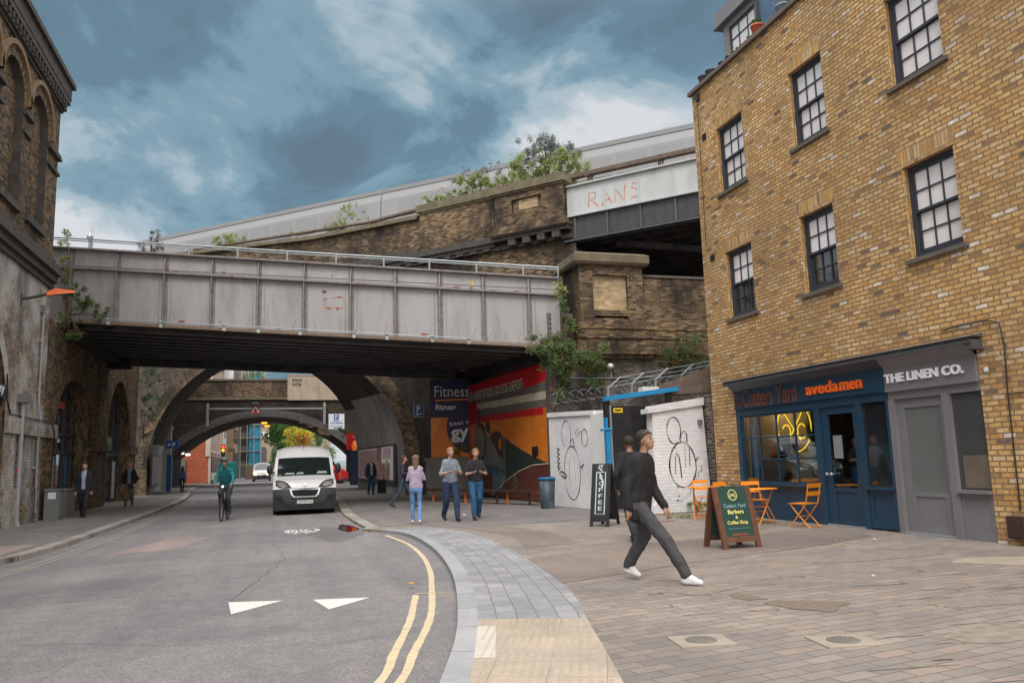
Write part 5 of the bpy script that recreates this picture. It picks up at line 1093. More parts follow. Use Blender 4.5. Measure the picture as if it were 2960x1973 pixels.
def ell_loop(cy,cz,ry,rz_,n=28): return [(cy+ry*math.cos(2*math.pi*i/n),cz+rz_*math.sin(2*math.pi*i/n)) for i in range(n)]
mp(ell_loop(30.95,2.08,.26,.24),'orange',.021,'cab_window')
mp([(33.4,2.75),(32.4,2.3),(31.4,1.75),(30.7,1.35),(30.62,.98),(32.0,1.25),(33.3,1.62)],'pale',.019,'boiler')
mp([(33.4,1.85),(32.4,1.5),(31.3,1.2),(30.62,1.0),(30.62,.85),(33.5,1.1),(33.7,1.4)],'steel',.0215,'boiler_underside')
mp(ell_loop(34.1,2.2,1.02,.84),'green',.0235,'boiler_front'); mp(ell_loop(34.2,2.2,.80,.72),'pale',.026,'boiler_front_plate'); mp(ell_loop(34.2,2.2,.10,.09),'green',.028,'boiler_boss')
mp([(32.5,2.5),(33.1,2.65),(33.15,2.95),(32.85,3.1),(32.5,2.98)],'green',.0155,'dome'); mp([(34.25,3.0),(34.55,3.03),(34.55,3.75),(34.2,3.7)],'green',.0125,'chimney')
mp([(30.36,1.12),(33.6,1.28),(33.6,.90),(30.36,.80)],'blue',.0245,'running_plate')
for cy,cz_ in ((31.9,.62),(31.0,.66)): mp(ell_loop(cy,cz_,.36,.42),'steel',.027,'wheel')
for cy,cz_ in ((32.0,1.42),(30.95,1.30)): mp(ell_loop(cy,cz_,.36,.24),'pale',.0262,'splasher')
m=MB(); stroke(m,[(24.75,1.28),(26.66,1.23),(28.36,1.01),(29.92,.70),(31.69,.25),(32.4,.02)],fMx(.030),.035); m.build('rail_line',T['cream'],MW)
text('GRANDE VITESSE GOODS DEPOT',MW,'mural_lettering',plain('worn_cream_paint',(.66,.62,.52),.7,var=.3,ns=10),(fMx(.034)(36.0,4.12)),(.0787,-1,0),(0,.0,1),width=6.3,height=.36,ext=.003,bold=.006)
m=MB(); m.prism([(25.93,1.86),(26.58,1.86),(26.58,1.62),(26.26,1.48),(25.93,1.62)],fMx(.05),fMx(.02)); m.build('black_plaque',M['black'],None,org=(8.4,26.2,1.7),label='small black shield plaque on the orange part of the mural wall',cat='plaque')
m=MB(); m.poly([blob(28.8,.66,.55,.32,5,18,.3)],fMx(.014)); m.build('bare_brick_patch',M['leftwall'],MW); m=MB(); m.poly([blob(30.2,.42,.35,.22,6,18,.3)],fMx(.014)); m.build('bare_brick_patch',M['leftwall'],MW)
m=MB(); m.box(8.38,8.9,24.55,24.72,0,4.5); m.build('corner_quoin',M['sill'],MW)
# bench along the mural
BN=thing('long_bench',(7.4,26.5,0),'long low dark timber bench on orange and brown legs below the mural','bench')
m=MB(); m.bar((7.75,24.0,.43),(5.4,29.9,.43),.34,.06); m.bar((7.75,24.0,.395),(7.65,24.6,.395),.30,.02,mi=1); m.build('seat',[M['benchwood'],M['benchleg']],BN)
for k,(t_,c_) in enumerate([(.06,0),(.24,1),(.33,0),(.55,1),(.62,1),(.80,0),(.95,1)]):
    p=Vector((7.75,24.0,0)).lerp(Vector((5.4,29.9,0)),t_); m=MB(); m.bar((p.x-.02,p.y,0),(p.x-.02,p.y,.40),.07,.07); m.build('leg',M['benchleg'] if c_ else M['benchwood'],BN)
# low concrete plinth wall with the gym hoarding behind the bench
FW=thing('hoarding_wall',(6.6,33.3,0),'low pale concrete wall standing below the gym hoarding','wall')
m=MB(); m.box(5.95,7.8,33.35,33.75,0,1.50); m.box(5.9,7.8,33.28,33.8,1.50,1.60); m.build('wall',M['concrete'],FW)
HB=thing('gym_hoarding',(6.8,33.3,1.6),'purple and orange gym advertising hoarding beside the arch','billboard')
HB_Y=33.3
m=MB(); m.box(6.13,7.86,HB_Y,HB_Y+.08,1.62,4.88); m.build('board',plain('deep_purple_print',(.018,.015,.075),.5,var=.06),HB)
def hp(loop,mat,d,name): 
    m=MB(); m.prism(loop,lambda a,b:(a,HB_Y-d,b),lambda a,b:(a,HB_Y-d+.004,b)); return m.build(name,mat,HB)
ho=plain('orange_print',(.75,.20,.015),.5,var=.05)
hp([(6.13,1.62),(7.86,1.62),(7.86,3.28),(6.13,3.28)],ho,.004,'orange_panel'); hp([(6.13,2.3),(6.65,3.28),(6.13,3.28)],plain('light_orange_print',(.80,.28,.05),.5),.008,'orange_shade')
hp([(7.86,1.75),(7.86,3.9)]+[(7.95+1.15*math.cos(R(a)),2.85+1.12*math.sin(R(a))) for a in range(100,261,10)],plain('purple_disc_print',(.018,.015,.075),.5,var=.05),.012,'purple_disc')
text('Fitness',HB,'headline',M['white'],(6.30,HB_Y-.003,4.16),(1,0,0),(0,0,1),width=1.52,height=.46,ext=.003)
text('fitness4L',HB,'strapline',M['white'],(6.32,HB_Y-.003,3.60),(1,0,0),(0,0,1),width=1.5,height=.25,ext=.003,bold=.02)
hp([(6.34,3.96),(7.84,4.02),(7.84,4.09),(6.34,4.04)],ho,.004,'underline')
text('best v',HB,'small_lettering',M['white'],(6.95,HB_Y-.014,2.92),(1,0,.12),(-.12,0,1),width=.85,height=.17,ext=.003); text('gy',HB,'big_lettering',M['white'],(7.0,HB_Y-.014,2.2),(1,0,.08),(-.08,0,1),width=.8,height=.55,ext=.003,bold=.03)
# parking sign on the pier
def vsign(s,z0,w,h,label,nm='parking_sign'):
    t_=thing(nm,fV(-.1)(s,z0),label,'sign'); return t_
PS=vsign(6.85,3.2,.42,.52,'blue parking sign with white P and left arrow on the arch pier')
fq=lambda d:(lambda a,b:(5.66+a,34.9-d,3.40+b))
m=MB(); m.prism(rect(0,.46,0,.56),fq(.0),fq(.02)); m.build('border',M['signwhite'],PS); m=MB(); m.prism(rect(.02,.44,.02,.54),fq(.018),fq(.026)); m.build('face',M['signblue'],PS)
text('P',PS,'letter',M['white'],(5.79,34.872,3.63),(1,0,0),(0,0,1),height=.26,ext=.003,bold=.03)
m=MB(); m.prism([(.08,.14),(.19,.22),(.19,.165),(.38,.165),(.38,.115),(.19,.115),(.19,.06)],fq(.027),fq(.031)); m.build('arrow',M['white'],PS)
m=MB(); m.bar((5.9,34.9,3.5),(5.9,35.6,3.5),.05,.05); m.bar((5.9,34.9,3.85),(5.9,35.6,3.85),.05,.05); m.build('bracket',M['galv'],PS)
# ---------------------------------------------------------------- train on the viaduct
TR=thing('passenger_train',(10,40,13),'long pale grey passenger train crossing the brick viaduct','train')
TA=Vector((20.5,30.4)); TB=Vector((-9.6,58.2)); TD=(TB-TA).normalized(); TN=Vector((-TD.y,TD.x))*-1; TL=(TB-TA).length
def ft(s,o_,z): return (TA.x+TD.x*s+TN.x*o_,TA.y+TD.y*s+TN.y*o_,z+.45)
tb=plain('pale_train_grey',(.27,.27,.28),.6,var=.03,ns=.5); tw=plain('train_window_band',(.240,.241,.248),.5,var=.05,ns=.4); tr_=plain('train_roof',(.115,.118,.125),.8,var=.05)
cl=TL/2.0
for c_ in range(2):
    s0=c_*cl+.03; s1=(c_+1)*cl-.03
    sec=[(0,13.0),(0,13.35),(-.04,14.6),(0,15.9),(.12,16.35),(.45,16.75),(.95,16.95),(1.4,17.0),(1.85,16.95),(2.35,16.75),(2.7,16.35),(2.8,15.9),(2.8,13.0)]
    m=MB(); n=len(sec)
    vs_=[ft(s0,o_,z) for o_,z in sec]+[ft(s1,o_,z) for o_,z in sec]
    m.add(vs_,[(i,i+1,n+i+1,n+i) for i in range(n-1)]+[tuple(range(n)),tuple(range(2*n-1,n-1,-1))],0)
    for i in range(len(m.f)-2):
        if i>=4: m.m[i]=1
    car=m.build('carriage',[tb,tr_],TR)
    m=MB(); k=s0+1.0
    while k<s1-2.2: 
        q=[ft(k,-.06,14.75),ft(k+1.55,-.06,14.75),ft(k+1.55,-.02,15.75),ft(k,-.02,15.75)]; m.quad(*q); k+=1.85
    m.build('window_row',tw,car)
    m=MB(); 
    for zz_ in (16.38,): m.bar(ft(s0,.10,zz_),ft(s1,.10,zz_),.05,.05)
    m.bar(ft(s0,-.03,13.6),ft(s1,-.03,13.6),.03,.12); m.build('body_line',tw,car)
    m=MB(); m.box(0,0,0,0,0,0) if 0 else m.hexa([ft(s0+1,.3,12.4),ft(s1-1,.3,12.4),ft(s1-1,2.5,12.4),ft(s0+1,2.5,12.4),ft(s0+1,.3,13),ft(s1-1,.3,13),ft(s1-1,2.5,13),ft(s0+1,2.5,13)]); m.build('underframe',M['blackmatt'],car)
# ---------------------------------------------------------------- second, flatter arch bridge
FB=thing('far_arch_bridge',(-1,68,0),'far brick bridge with a flat arch, sooty parapet and a tan steel panel','bridge')
def seg(cx,crown_,R_,half,n=30):
    a=math.asin(half/R_); return [(cx+R_*math.sin(-a+2*a*i/n),crown_-R_+R_*math.cos(-a+2*a*i/n)) for i in range(n+1)]
sa=seg(-1.15,5.45,10,7.3)
lp=[(-8.45,0)]+sa+[(6.15,0)]
m=MB(); m.poly([[(-26,0)]+lp+[(24,0),(24,6.85),(-26,6.85)]],fY(68)); m.rim(lp,fY(68),fY(78),closed=False); m.poly([[(-26,0)]+lp+[(24,0),(24,6.85),(-26,6.85)]],fY(78)); m.build('wall',M['viaduct_dark'],FB)
m=MB(); m.box(-26,24,68.05,68.5,7.0,8.40); m.build('parapet',M['farbrick'],FB)
m=MB(); m.box(-26,.62,67.95,68.6,8.40,8.56); m.box(-26,24,67.85,68.3,6.85,7.02); m.build('coping',M['coping'],FB)
m=MB(); sb=seg(-1.15,6.0,10.55,7.7)
A=sa;B=[(x,z) for x,z in seg(-1.15,6.05,10.6,7.74)]
for i in range(30): m.quad(fY(67.96)(*A[i]),fY(67.96)(*A[i+1]),fY(67.96)(*B[i+1]),fY(67.96)(*B[i]))
m.build('arch_ring',plain('grey_cut_stone',(.10,.095,.09),.8,var=.3,bump=.3,dirt=(.03,.03,.03),dirtamt=.6,ds=.8),FB)
m=MB(); m.box(.62,5.4,67.80,68.0,6.78,8.80); m.box(.58,5.44,67.76,68.04,8.80,8.88); 
for k in range(4): m.box(.75+k*1.2,.79+k*1.2,67.785,67.80,6.8,8.8)
m.build('tan_panel',plain('tan_painted_steel',(.40,.335,.26),.6,var=.08,dirt=(.25,.13,.07),dirtamt=.5,ds=1.4,streak=3),FB)
text('RANS',FB,'graffiti',M['black'],(1.0,67.79,8.30),(1,0,0),(0,0,1),width=.75,height=.25,ext=.004,bold=.02); text('SIDE',FB,'graffiti',M['black'],(1.0,67.79,7.95),(1,0,0),(0,0,1),width=.7,height=.25,ext=.004,bold=.02)
for (x,z,rx,rz_) in ((-5.9,7.45,.7,.22),(2.6,4.9,.9,.3),(3.6,4.3,.5,.5),(-1.2,7.5,.5,.35)):
    m=MB(); m.poly([blob(x,z,rx,rz_,int(x*9)+60,16,.3)],fY(67.985 if z<6.9 else 68.03)); m.build('clean_brick_patch',M['leftwall'],FB)
GT=thing('height_gantry',(-1,67.4,5),'thin grey height gantry bar bolted across the far arch','gantry')
m=MB(); m.bar((-5.46,67.4,6.12),(3.56,67.4,6.06),.10,.12); m.build('crossbar',M['galv'],GT)
for x in (-5.46,3.56):
    m=MB(); m.box(x-.09,x+.09,67.35,67.6,4.75,6.55); m.build('upright',M['galv'],GT)
TS=thing('warning_sign',(-1.84,67.2,5.7),'red bordered triangular warning sign fixed over the far arch','sign')
tri=lambda s_,d: ([(-1.84-.42*s_,5.93-.24*s_),(-1.84+.42*s_,5.93-.24*s_),(-1.84,5.93+.5*s_)],d)
for s_,d,mt,nm in ((1,0,'signred','border'),(.66,.012,'white','face')):
    l_,d_=tri(s_,d); m=MB(); m.prism(l_,fY(67.2-d_),fY(67.22-d_)); m.build(nm,M[mt],TS)
m=MB(); m.box(-2.0,-1.68,67.17,67.18,5.80,5.92); m.box(-1.93,-1.75,67.17,67.18,5.95,6.08); m.build('symbol',M['black'],TS)
m=MB(); m.box(-2.1,-1.6,66.9,67.3,6.48,6.56); m.build('lamp_hood',M['boxgrey'],TS)
UC=thing('car_park_sign',(4.44,66,4.3),'square white car park sign with a blue P high beside the far arch','sign')
m=MB(); m.box(3.82,5.06,66,66.05,4.28,5.50); m.build('board',M['signwhite'],UC)
m=MB(); m.box(4.24,4.62,65.985,65.995,5.08,5.45); m.build('blue_square',M['signblue'],UC)
text('P',UC,'letter',M['white'],(4.34,65.98,5.12),(1,0,0),(0,0,1),height=.28,ext=.003,bold=.03); text('UNION',UC,'lettering',M['signblue'],(4.2,65.99,4.90),(1,0,0),(0,0,1),width=.48,height=.12,ext=.003,bold=.02); text('CAR PARKS',UC,'lettering',M['signblue'],(3.95,65.99,4.70),(1,0,0),(0,0,1),width=.98,height=.13,ext=.003,bold=.02)
m=MB(); m.box(3.92,4.96,65.985,65.995,4.50,4.52); m.box(4.28,4.62,65.985,65.995,4.36,4.40); m.add([(4.2,65.99,4.38),(4.32,65.99,4.43),(4.32,65.99,4.33)],[(0,1,2)]); m.build('arrow',M['signblue'],UC)
m=MB(); m.bar((4.1,66.05,5.2),(4.1,68,5.2),.05,.05); m.bar((4.8,66.05,5.2),(4.8,68,5.2),.05,.05); m.build('bracket',M['galv'],UC)
LP=thing('parking_sign',(-7.35,62,3),'blue parking sign with left arrow and P on the left pier column','sign')
m=MB(); m.box(-7.76,-6.92,62,62.04,2.94,3.48); m.build('face',M['signblue'],LP); text('P',LP,'letter',M['white'],(-7.32,61.99,3.06),(1,0,0),(0,0,1),height=.3,ext=.003,bold=.03)
m=MB(); m.add([(-7.68,61.99,3.21),(-7.54,61.99,3.32),(-7.54,61.99,3.24),(-7.40,61.99,3.24),(-7.40,61.99,3.18),(-7.54,61.99,3.18),(-7.54,61.99,3.10)],[(0,1,2,3,4,5,6)]); m.build('arrow',M['white'],LP)
m=MB(); m.box(-8.1,-7.55,63,63.5,0,4.6); m.box(-8.2,-7.5,62.95,63.55,4.3,4.6); m.build('concrete_column',M['concrete'],None,org=(-7.8,63.2,0),label='square concrete column behind the left parking sign',cat='column')
# posters on the arch sides
def fB(d): # right-hand wall of the big arch
    return lambda y,z:(5.53-.0556*(y-36.51)-d,y,z)
PR=thing('poster_hoarding',(5.1,44,.5),'long framed advertising hoarding on the right wall of the big arch','billboard')
m=MB(); m.prism(rect(38.3,50.2,.42,2.36),fB(.02),fB(.10)); m.build('frame',M['black'],PR)
def pcol(y0,y1,z0,z1,mat,nm,d=.104): 
    m=MB(); m.poly([rect(y0,y1,z0,z1)],fB(d)); m.build(nm,mat,PR)
pp1=plain('pink_poster_print',(.42,.31,.31),.4,var=.35,ns=2.2,dirt=(.5,.12,.12),dirtamt=.5,ds=1.2); pp2=plain('brown_poster_print',(.24,.13,.11),.4,var=.4,ns=2,dirt=(.42,.36,.33),dirtamt=.6,ds=2)
pcol(38.9,49.9,.62,2.26,M['white'],'poster_paper'); pcol(43.4,49.6,.7,2.18,pp1,'poster_print',.107); pcol(39.8,43.6,.62,1.45,pp2,'poster_print',.109); pcol(42.0,43.4,1.4,2.26,pp2,'poster_print',.111); pcol(39.5,41.6,1.65,2.2,plain('pink_print',(.52,.36,.40),.5,var=.2,ns=5),'poster_print',.108)
pcol(40.3,40.9,1.25,1.6,plain('lime_print',(.35,.45,.12),.5),'poster_print',.113)
PLh=thing('poster_hoarding',(-7.1,51,.5),'framed poster in purple and pink on the left wall of the big arch','billboard')
fLB=lambda d:(lambda y,z:(-6.98-.050*(y-50)+d,y,z))
m=MB(); m.prism(rect(48.9,53.4,.45,2.35),fLB(.02),fLB(.12)); m.build('frame',M['black'],PLh); m=MB(); m.poly([rect(49.2,53.1,.65,2.2)],fLB(.125)); m.build('poster_print',plain('mauve_poster_print',(.20,.15,.22),.4,var=.5,ns=2,dirt=(.35,.15,.12),dirtamt=.6,ds=1),PLh)
m=MB(); m.box(-7.0,-6.7,56.5,57.0,.0,2.4); m.build('blue_door_panel',plain('blue_panel',(.02,.08,.28),.5),None,org=(-6.85,56.7,0),label='narrow bright blue panel just beyond the left poster',cat='panel')
arm_lamp((-7.1,56,5.35),R(0),'small orange bracket lamp at the left side of the big arch',.5,.85)
arm_lamp((8.2,32.6,4.9),R(195),'dull orange lamp hanging in front of the gym hoarding',.8,.8)
# red sign, blue panel, beacon behind the right pier
RS=thing('red_sign',(5.0,58,2.5),'bright red square sign with a white outline star by the far arch','sign')
m=MB(); m.box(4.6,5.75,58,58.06,2.46,3.62); m.build('board',M['signred'],RS)
m=MB(); stroke(m,[(5.7,3.28),(4.95,3.4),(5.25,3.1),(4.88,2.72),(5.7,2.92)],lambda a,b:(a,57.99,b),.03); m.build('star_outline',M['white'],RS); text('S',RS,'letter',M['white'],(5.25,57.985,2.98),(1,0,0),(0,0,1),height=.3,ext=.003,bold=.02)
m=MB(); m.box(4.78,5.9,57.2,57.35,0,2.5); 
for k in range(4): m.box(4.9+k*.25,4.93+k*.25,57.17,57.2,.1,2.4)
m.build('blue_hoarding',plain('dark_blue_hoarding',(.01,.02,.06),.5),None,org=(5.3,57.3,0),label='dark blue hoarding panel beneath the red sign',cat='hoarding')
bc=thing('beacon_lamp',(5.0,50.6,2.2),'small lit orange beacon at the corner of the right arch pier','lamp')
m=MB(); m.lathe([(0,2.3),(.12,2.3),(.14,2.6),(.09,2.85),(0,2.9)],(4.55,51.3,0),10); m.build('lens',plain('lit_orange_lens',(1,.22,.03),.4,emit=.25,var=0),bc); m=MB(); m.tube([(4.55,51.3,2.0),(4.55,51.3,2.3)],.05,6); m.build('bracket',M['black'],bc)
for (x,y,z,lb) in ((-1.24,72,5.2,'orange lamp glowing under the crown of the far arch, nearer one'),(-1.05,75.5,5.1,'orange lamp glowing under the crown of the far arch, farther one')):
    t_=thing('tunnel_lamp',(x,y,z),lb,'lamp','lit lamps under the far arch'); m=MB(); m.ell((x,y,z-.02),.26,.15,.09,10,6); m.build('lens',plain('lit_amber_lens',(1,.33,.04),.4,emit=2.2,var=0),t_); m=MB(); m.box(x-.3,x+.3,y-.12,y+.12,z+.03,z+.14); m.build('housing',M['black'],t_)
for k,(x,y,z) in enumerate(((-8.0,74,2.8),(-7.7,76,2.7),(6.0,75,3.1))):
    m=MB(); m.ell((x,y,z),.22,.12,.10,8,6); m.build('wall_lamp',plain('lit_white_lens',(1,.9,.75),.4,emit=2.0,var=0),None,org=(x,y,z),label=('lit white wall lamp far left under the far arch, the dimmer one','lit white wall lamp far left under the far arch, nearest the red wall','lit white wall lamp at the right end of the far arch')[k],cat='lamp',group='white lamps on the walls of the far arch')
# ---------------------------------------------------------------- street beyond
def winrow(par,fn,us,zs,w,h,mat,fr=None,d=.03):
    for u_ in us:
        for z in zs:
            m=MB(); m.prism(rect(u_-w/2,u_+w/2,z,z+h),fn(0),fn(d)); o_=m.build('window',mat,par)
RBD=thing('red_brick_building',(-7,84,0),'red brick corner building with cream bands beyond the bridges','building')
fx_=lambda X0,y0=84,sl=0:(lambda d:(lambda y,z:(X0+sl*(y-y0)+d,y,z)))
m=MB(); m.box(-16,-6.62,84,101,0,16.5); m.build('wall',M['redbrick'],RBD)
cr=plain('cream_stone',(.52,.46,.38),.7,var=.1)
m=MB()
for z in (3.0,): m.box(-6.62,-6.5,84.2,101,z,z+.25)
for y in (84.0,88,92.5,97,100.6): m.box(-6.62,-6.42,y,y+.5,0,16.4)
m.box(-6.6,-6.35,84.3,101,6.4,6.7); m.box(-6.6,-6.35,84.3,101,9.6,9.9); m.box(-6.6,-6.35,84.3,101,12.9,13.2); m.box(-6.9,-6.45,83.9,84.6,2.6,9); m.build('stone_bands',cr,RBD)
winrow(RBD,fx_(-6.6),[86.3,90.3,94.8,99],[3.7,7.2,10.3,13.5],2.0,2.0,plain('dark_red_window_bay',(.10,.05,.045),.4)); winrow(RBD,fx_(-6.57),[86.3,90.3,94.8,99],[3.9,7.4,10.5,13.7],1.3,1.5,M['blind'])
m=MB(); m.box(-6.6,-6.3,84.5,100.5,.3,1.0); m.build('base_band',cr,RBD); m=MB(); m.box(-6.6,-6.35,84.6,100.5,1.0,2.6); m.build('shopfront',plain('maroon_shopfront',(.09,.02,.03),.4),RBD)
m=MB(); m.box(-9.1,-8.7,83.7,84,0,2.4); m.build('gate_post',M['boxgrey'],RBD)
WBD=thing('white_building',(-6.5,103,0),'narrow white stucco building between the red and brown blocks','building')
m=MB(); m.box(-12,-6.35,101.2,107,0,15.8); m.build('wall',plain('white_stucco',(.60,.60,.62),.6),WBD); winrow(WBD,lambda d:(lambda y,z:(-6.35+d,y,z)),[102.7,105.2],[2.0,5,8.2,11.4],1.0,1.8,M['darkglass'])
BBD=thing('brown_brick_building',(-6,112,0),'brown brick building with pale window bays past the white one','building')
m=MB(); m.box(-13,-5.6,107.2,120,0,15.2); m.build('wall',plain('tan_brown_brick',(.30,.20,.13),.8,var=.12),BBD); winrow(BBD,lambda d:(lambda y,z:(-5.6+d,y,z)),[108.5,111,113.5,116,118.5],[1.5,4.6,7.8,11,13],1.3,1.9,M['darkglass']); winrow(BBD,lambda d:(lambda x,z:(x,107.2-d,z)),[-6.1],[12.2],.8,1.6,M['blind'])
m=MB(); m.box(-12,-5.7,107.3,118,15.2,16.8); m.build('roof',M['slate'],BBD)
SC=thing('scaffolded_building',(-4,128,0),'building wrapped in bright blue scaffold netting','building')
m=MB(); m.box(-10,-3.2,126,138,0,17); m.build('wall',plain('grey_concrete_frame',(.13,.13,.13),.8),SC)
m=MB(); m.box(-4.3,-2.75,125.2,125.4,.8,16.5); m.box(-2.8,-2.7,125.4,136,.8,16.5); m.build('netting',plain('blue_scaffold_net',(.03,.25,.40),.7,var=.35,ns=2),SC)
m=MB()
for k in range(8): m.box(-5.6,-2.6,124.9,125.15,1.8+k*1.95,1.9+k*1.95); m.box(-2.68,-2.6,125,136,1.8+k*1.95,1.95+k*1.95)
for k in range(4): m.tube([(-5.5+k*.95,125,0),(-5.5+k*.95,125,16)],.06,6)
m.build('scaffold_poles',plain('pale_scaffold',(.40,.34,.30),.6),SC); winrow(SC,lambda d:(lambda x,z:(x,126-d,z)),[-5.0],[2.4,4.6,6.6],1.3,1.3,plain('dim_bay',(.03,.03,.035),.5))
TNB=thing('tan_arched_building',(-1,150,0),'tan stone building with tall arched windows at the end of the street','building')
m=MB(); m.box(-3.6,9,150,158,0,6.6); m.box(-3.6,9,150.5,158,6.6,12); m.build('wall',plain('tan_stone',(.32,.25,.19),.8,var=.1),TNB)
for k in range(4):
    m=MB(); x=-2.6+k*1.9; m.prism([(x-.5,1.2)]+[(x+.5*math.cos(R(180-a)),4.4+.6*math.sin(R(180-a))) for a in range(0,181,30)]+[(x+.5,1.2)],fY(149.95),fY(150.0)); m.build('window',plain('dusky_window',(.09,.08,.08),.4),TNB)
m=MB(); m.box(-3.6,2,149.7,150,6.6,7.6); m.build('white_balcony',M['white'],TNB); 
for k in range(6):
    m=MB(); m.box(-3.3+k*.85,-2.8+k*.85,149.66,149.7,6.8,7.4); m.build('window',M['darkglass'],TNB)
# ---------------------------------------------------------------- plants
def leaves(mb,c,r_,n,size,rs,asp=2.6,droop=.2,shell=.55):
    for _ in range(n):
        while True:
            d=Vector((rs.uniform(-1,1),rs.uniform(-1,1),rs.uniform(-1,1)))
            if d.length<=1: break
        d=d*(shell+(1-shell)*rs.random()) if d.length>.2 else d
        p=Vector((c[0]+d.x*r_[0],c[1]+d.y*r_[1],c[2]+d.z*r_[2]))
        ax=Vector((rs.gauss(0,1),rs.gauss(0,1),rs.gauss(0,.6)-droop)).normalized()+d*.6; ax.normalize()
        sd=ax.cross(Vector((rs.gauss(0,1),rs.gauss(0,1),rs.gauss(0,1)))).normalized(); l=size*rs.uniform(.6,1.3); w=l/asp
        nn=ax.cross(sd)*w*.25
        mb.add([p,p+ax*l*.45+sd*w*.5-nn,p+ax*l,p+ax*l*.45-sd*w*.5-nn],[(0,1,2,3)])
def bush(name,label,cat,base,clumps,nl,size,lm_,seed,stems=8,group=None,buds=0,asp=3.2):
    rs=random.Random(seed); t_=thing(name,base,label,cat,group)
    tot=sum(c_[3]*c_[3] for c_ in clumps)
    m=MB()
    for (x,y,z,r_,*ex) in clumps:
        fl=ex[0] if ex else .8; k=max(5,int(9*r_/.4))
        for _ in range(k):
            q=Vector((x+rs.gauss(0,r_*.5),y+rs.gauss(0,r_*.5),z+rs.gauss(0,r_*.5*fl))); rr=r_*rs.uniform(.18,.42)
            leaves(m,q,(rr,rr,rr*1.15),max(3,int(nl*r_*r_/tot/k)),size*.8,rs,asp,shell=.2)
    m.build('foliage',M[lm_],t_)
    m=MB(); b=Vector(base)
    for i in range(stems):
        c_=rs.choice(clumps); e_=Vector((c_[0]+rs.gauss(0,c_[3]*.4),c_[1]+rs.gauss(0,c_[3]*.4),c_[2]+rs.uniform(-.2,1)*c_[3]*.6)); md=b.lerp(e_,.5)+Vector((rs.gauss(0,.06),rs.gauss(0,.06),rs.uniform(0,.15)))
        m.tube([b,md,e_],[.022,.015,.006],5)
    m.build('stems',M['stem'],t_)
    for i in range(buds):
        m=MB(); c_=rs.choice(clumps); a=rs.uniform(0,6.28); q=Vector((c_[0]+math.cos(a)*c_[3]*.8,c_[1]-abs(math.sin(a))*c_[3]*.6,c_[2]+rs.uniform(-.6,.9)*c_[3])); dd=Vector((rs.gauss(0,.4),rs.gauss(0,.4),rs.uniform(-.3,1))).normalized()*.16; m.tube([q,q+dd],[.016,.006],4)
        m.build('seed_head',M['rusty_bud'],t_)
    return t_
GRP='self-sown bushes on the railway walls'
bush('buddleia_bush','big leafy bush hanging where the steel bridge meets the stone pillar','bush',(8.75,23.9,5.1),[(8.55,23.7,4.85,.75),(9.2,23.5,4.55,.65),(8.0,23.7,4.9,.42),(8.9,23.6,5.65,.42),(8.78,23.7,6.2,.25),(9.55,23.5,4.25,.5),(8.7,23.5,4.2,.4),(8.6,23.8,3.85,.25),(8.45,23.8,3.45,.2)],9000,.15,'leaf',11,16,buds=40)
m=MB(); m.tube([(8.95,23.9,5.9),(8.7,23.8,6.5),(8.65,23.75,6.95)],[.02,.012,.006],5); m.tube([(8.9,23.8,3.9),(8.4,23.6,3.5),(8.2,23.5,3.0)],[.014,.01,.006],5); 
rs=random.Random(77); leaves(m,(8.66,23.75,6.85),(.22,.15,.35),90,.15,rs); m.build('buddleia_bush',M['leafpale'],None,org=(8.7,23.8,6),label='slender light green shoot rising above the big leafy bush',cat='bush',group=GRP)
bush('buddleia_bush','thin bush on the wing wall beside the brick building','bush',(12.9,23.95,4.6),[(12.7,23.7,4.75,.5),(13.3,23.7,5.0,.5),(12.9,23.7,4.3,.45),(13.5,23.7,4.5,.4),(12.5,23.75,4.4,.3)],3200,.13,'leaf',13,10,GRP,20)
bush('buddleia_bush','tall grey-topped bush beside the pier coping below the train','bush',(11.0,31.9,13.1),[(10.3,32.1,14.0,.75),(11.1,31.8,14.3,.8),(12.0,31.4,14.1,.75),(9.9,32.3,13.7,.6),(12.5,31.0,13.7,.5),(11.3,31.5,13.7,.8)],8200,.16,'leafpale',17,22,GRP,26)
bush('buddleia_bush','airy grey-blue crown rising above the tall bush beside the pier','bush',(11.2,31.8,14.2),[(10.8,32.0,15.0,.7),(11.6,31.8,15.1,.75),(10.4,32.2,14.7,.4),(12.3,31.5,14.8,.55),(11.2,31.9,15.5,.4)],3600,.15,'leafgrey',19,26,GRP)
bush('buddleia_bush','wide low green bush behind the parapet left of the tall one','bush',(8.4,34.2,13.2),[(8.9,33.9,13.9,.55),(8.2,34.4,13.8,.6),(7.4,35.2,13.6,.5),(9.7,33.4,13.8,.5),(8.6,34.2,14.2,.4),(7.0,35.6,13.45,.35)],5200,.15,'leafpale',23,14,GRP,20)
bush('buddleia_bush','sparse dark-tipped crown above the wide low bush','bush',(8.4,34.3,14.1),[(8.2,34.5,14.5,.4),(8.9,34.0,14.7,.4),(9.5,33.6,14.6,.35),(7.7,35.0,14.3,.3)],800,.13,'leafgrey',29,12,GRP)
bush('buddleia_bush','small straggly yellow-green bush on the middle of the viaduct parapet','bush',(3.2,40.2,13.3),[(2.9,40.4,13.8,.5),(3.7,39.7,13.9,.45),(2.3,40.9,13.6,.4),(3.2,40.3,14.5,.35),(.8,42.6,13.5,.35)],1700,.13,'leafpale',31,12,GRP,16)
bush('buddleia_bush','pale yellow-green clump on the far end of the viaduct parapet','bush',(-3.0,46.4,13.8),[(-3.5,46.6,14.1,.5),(-2.8,46.2,14.25,.5),(-2.3,45.8,14.0,.4)],1700,.14,'leafpale',37,8,GRP)
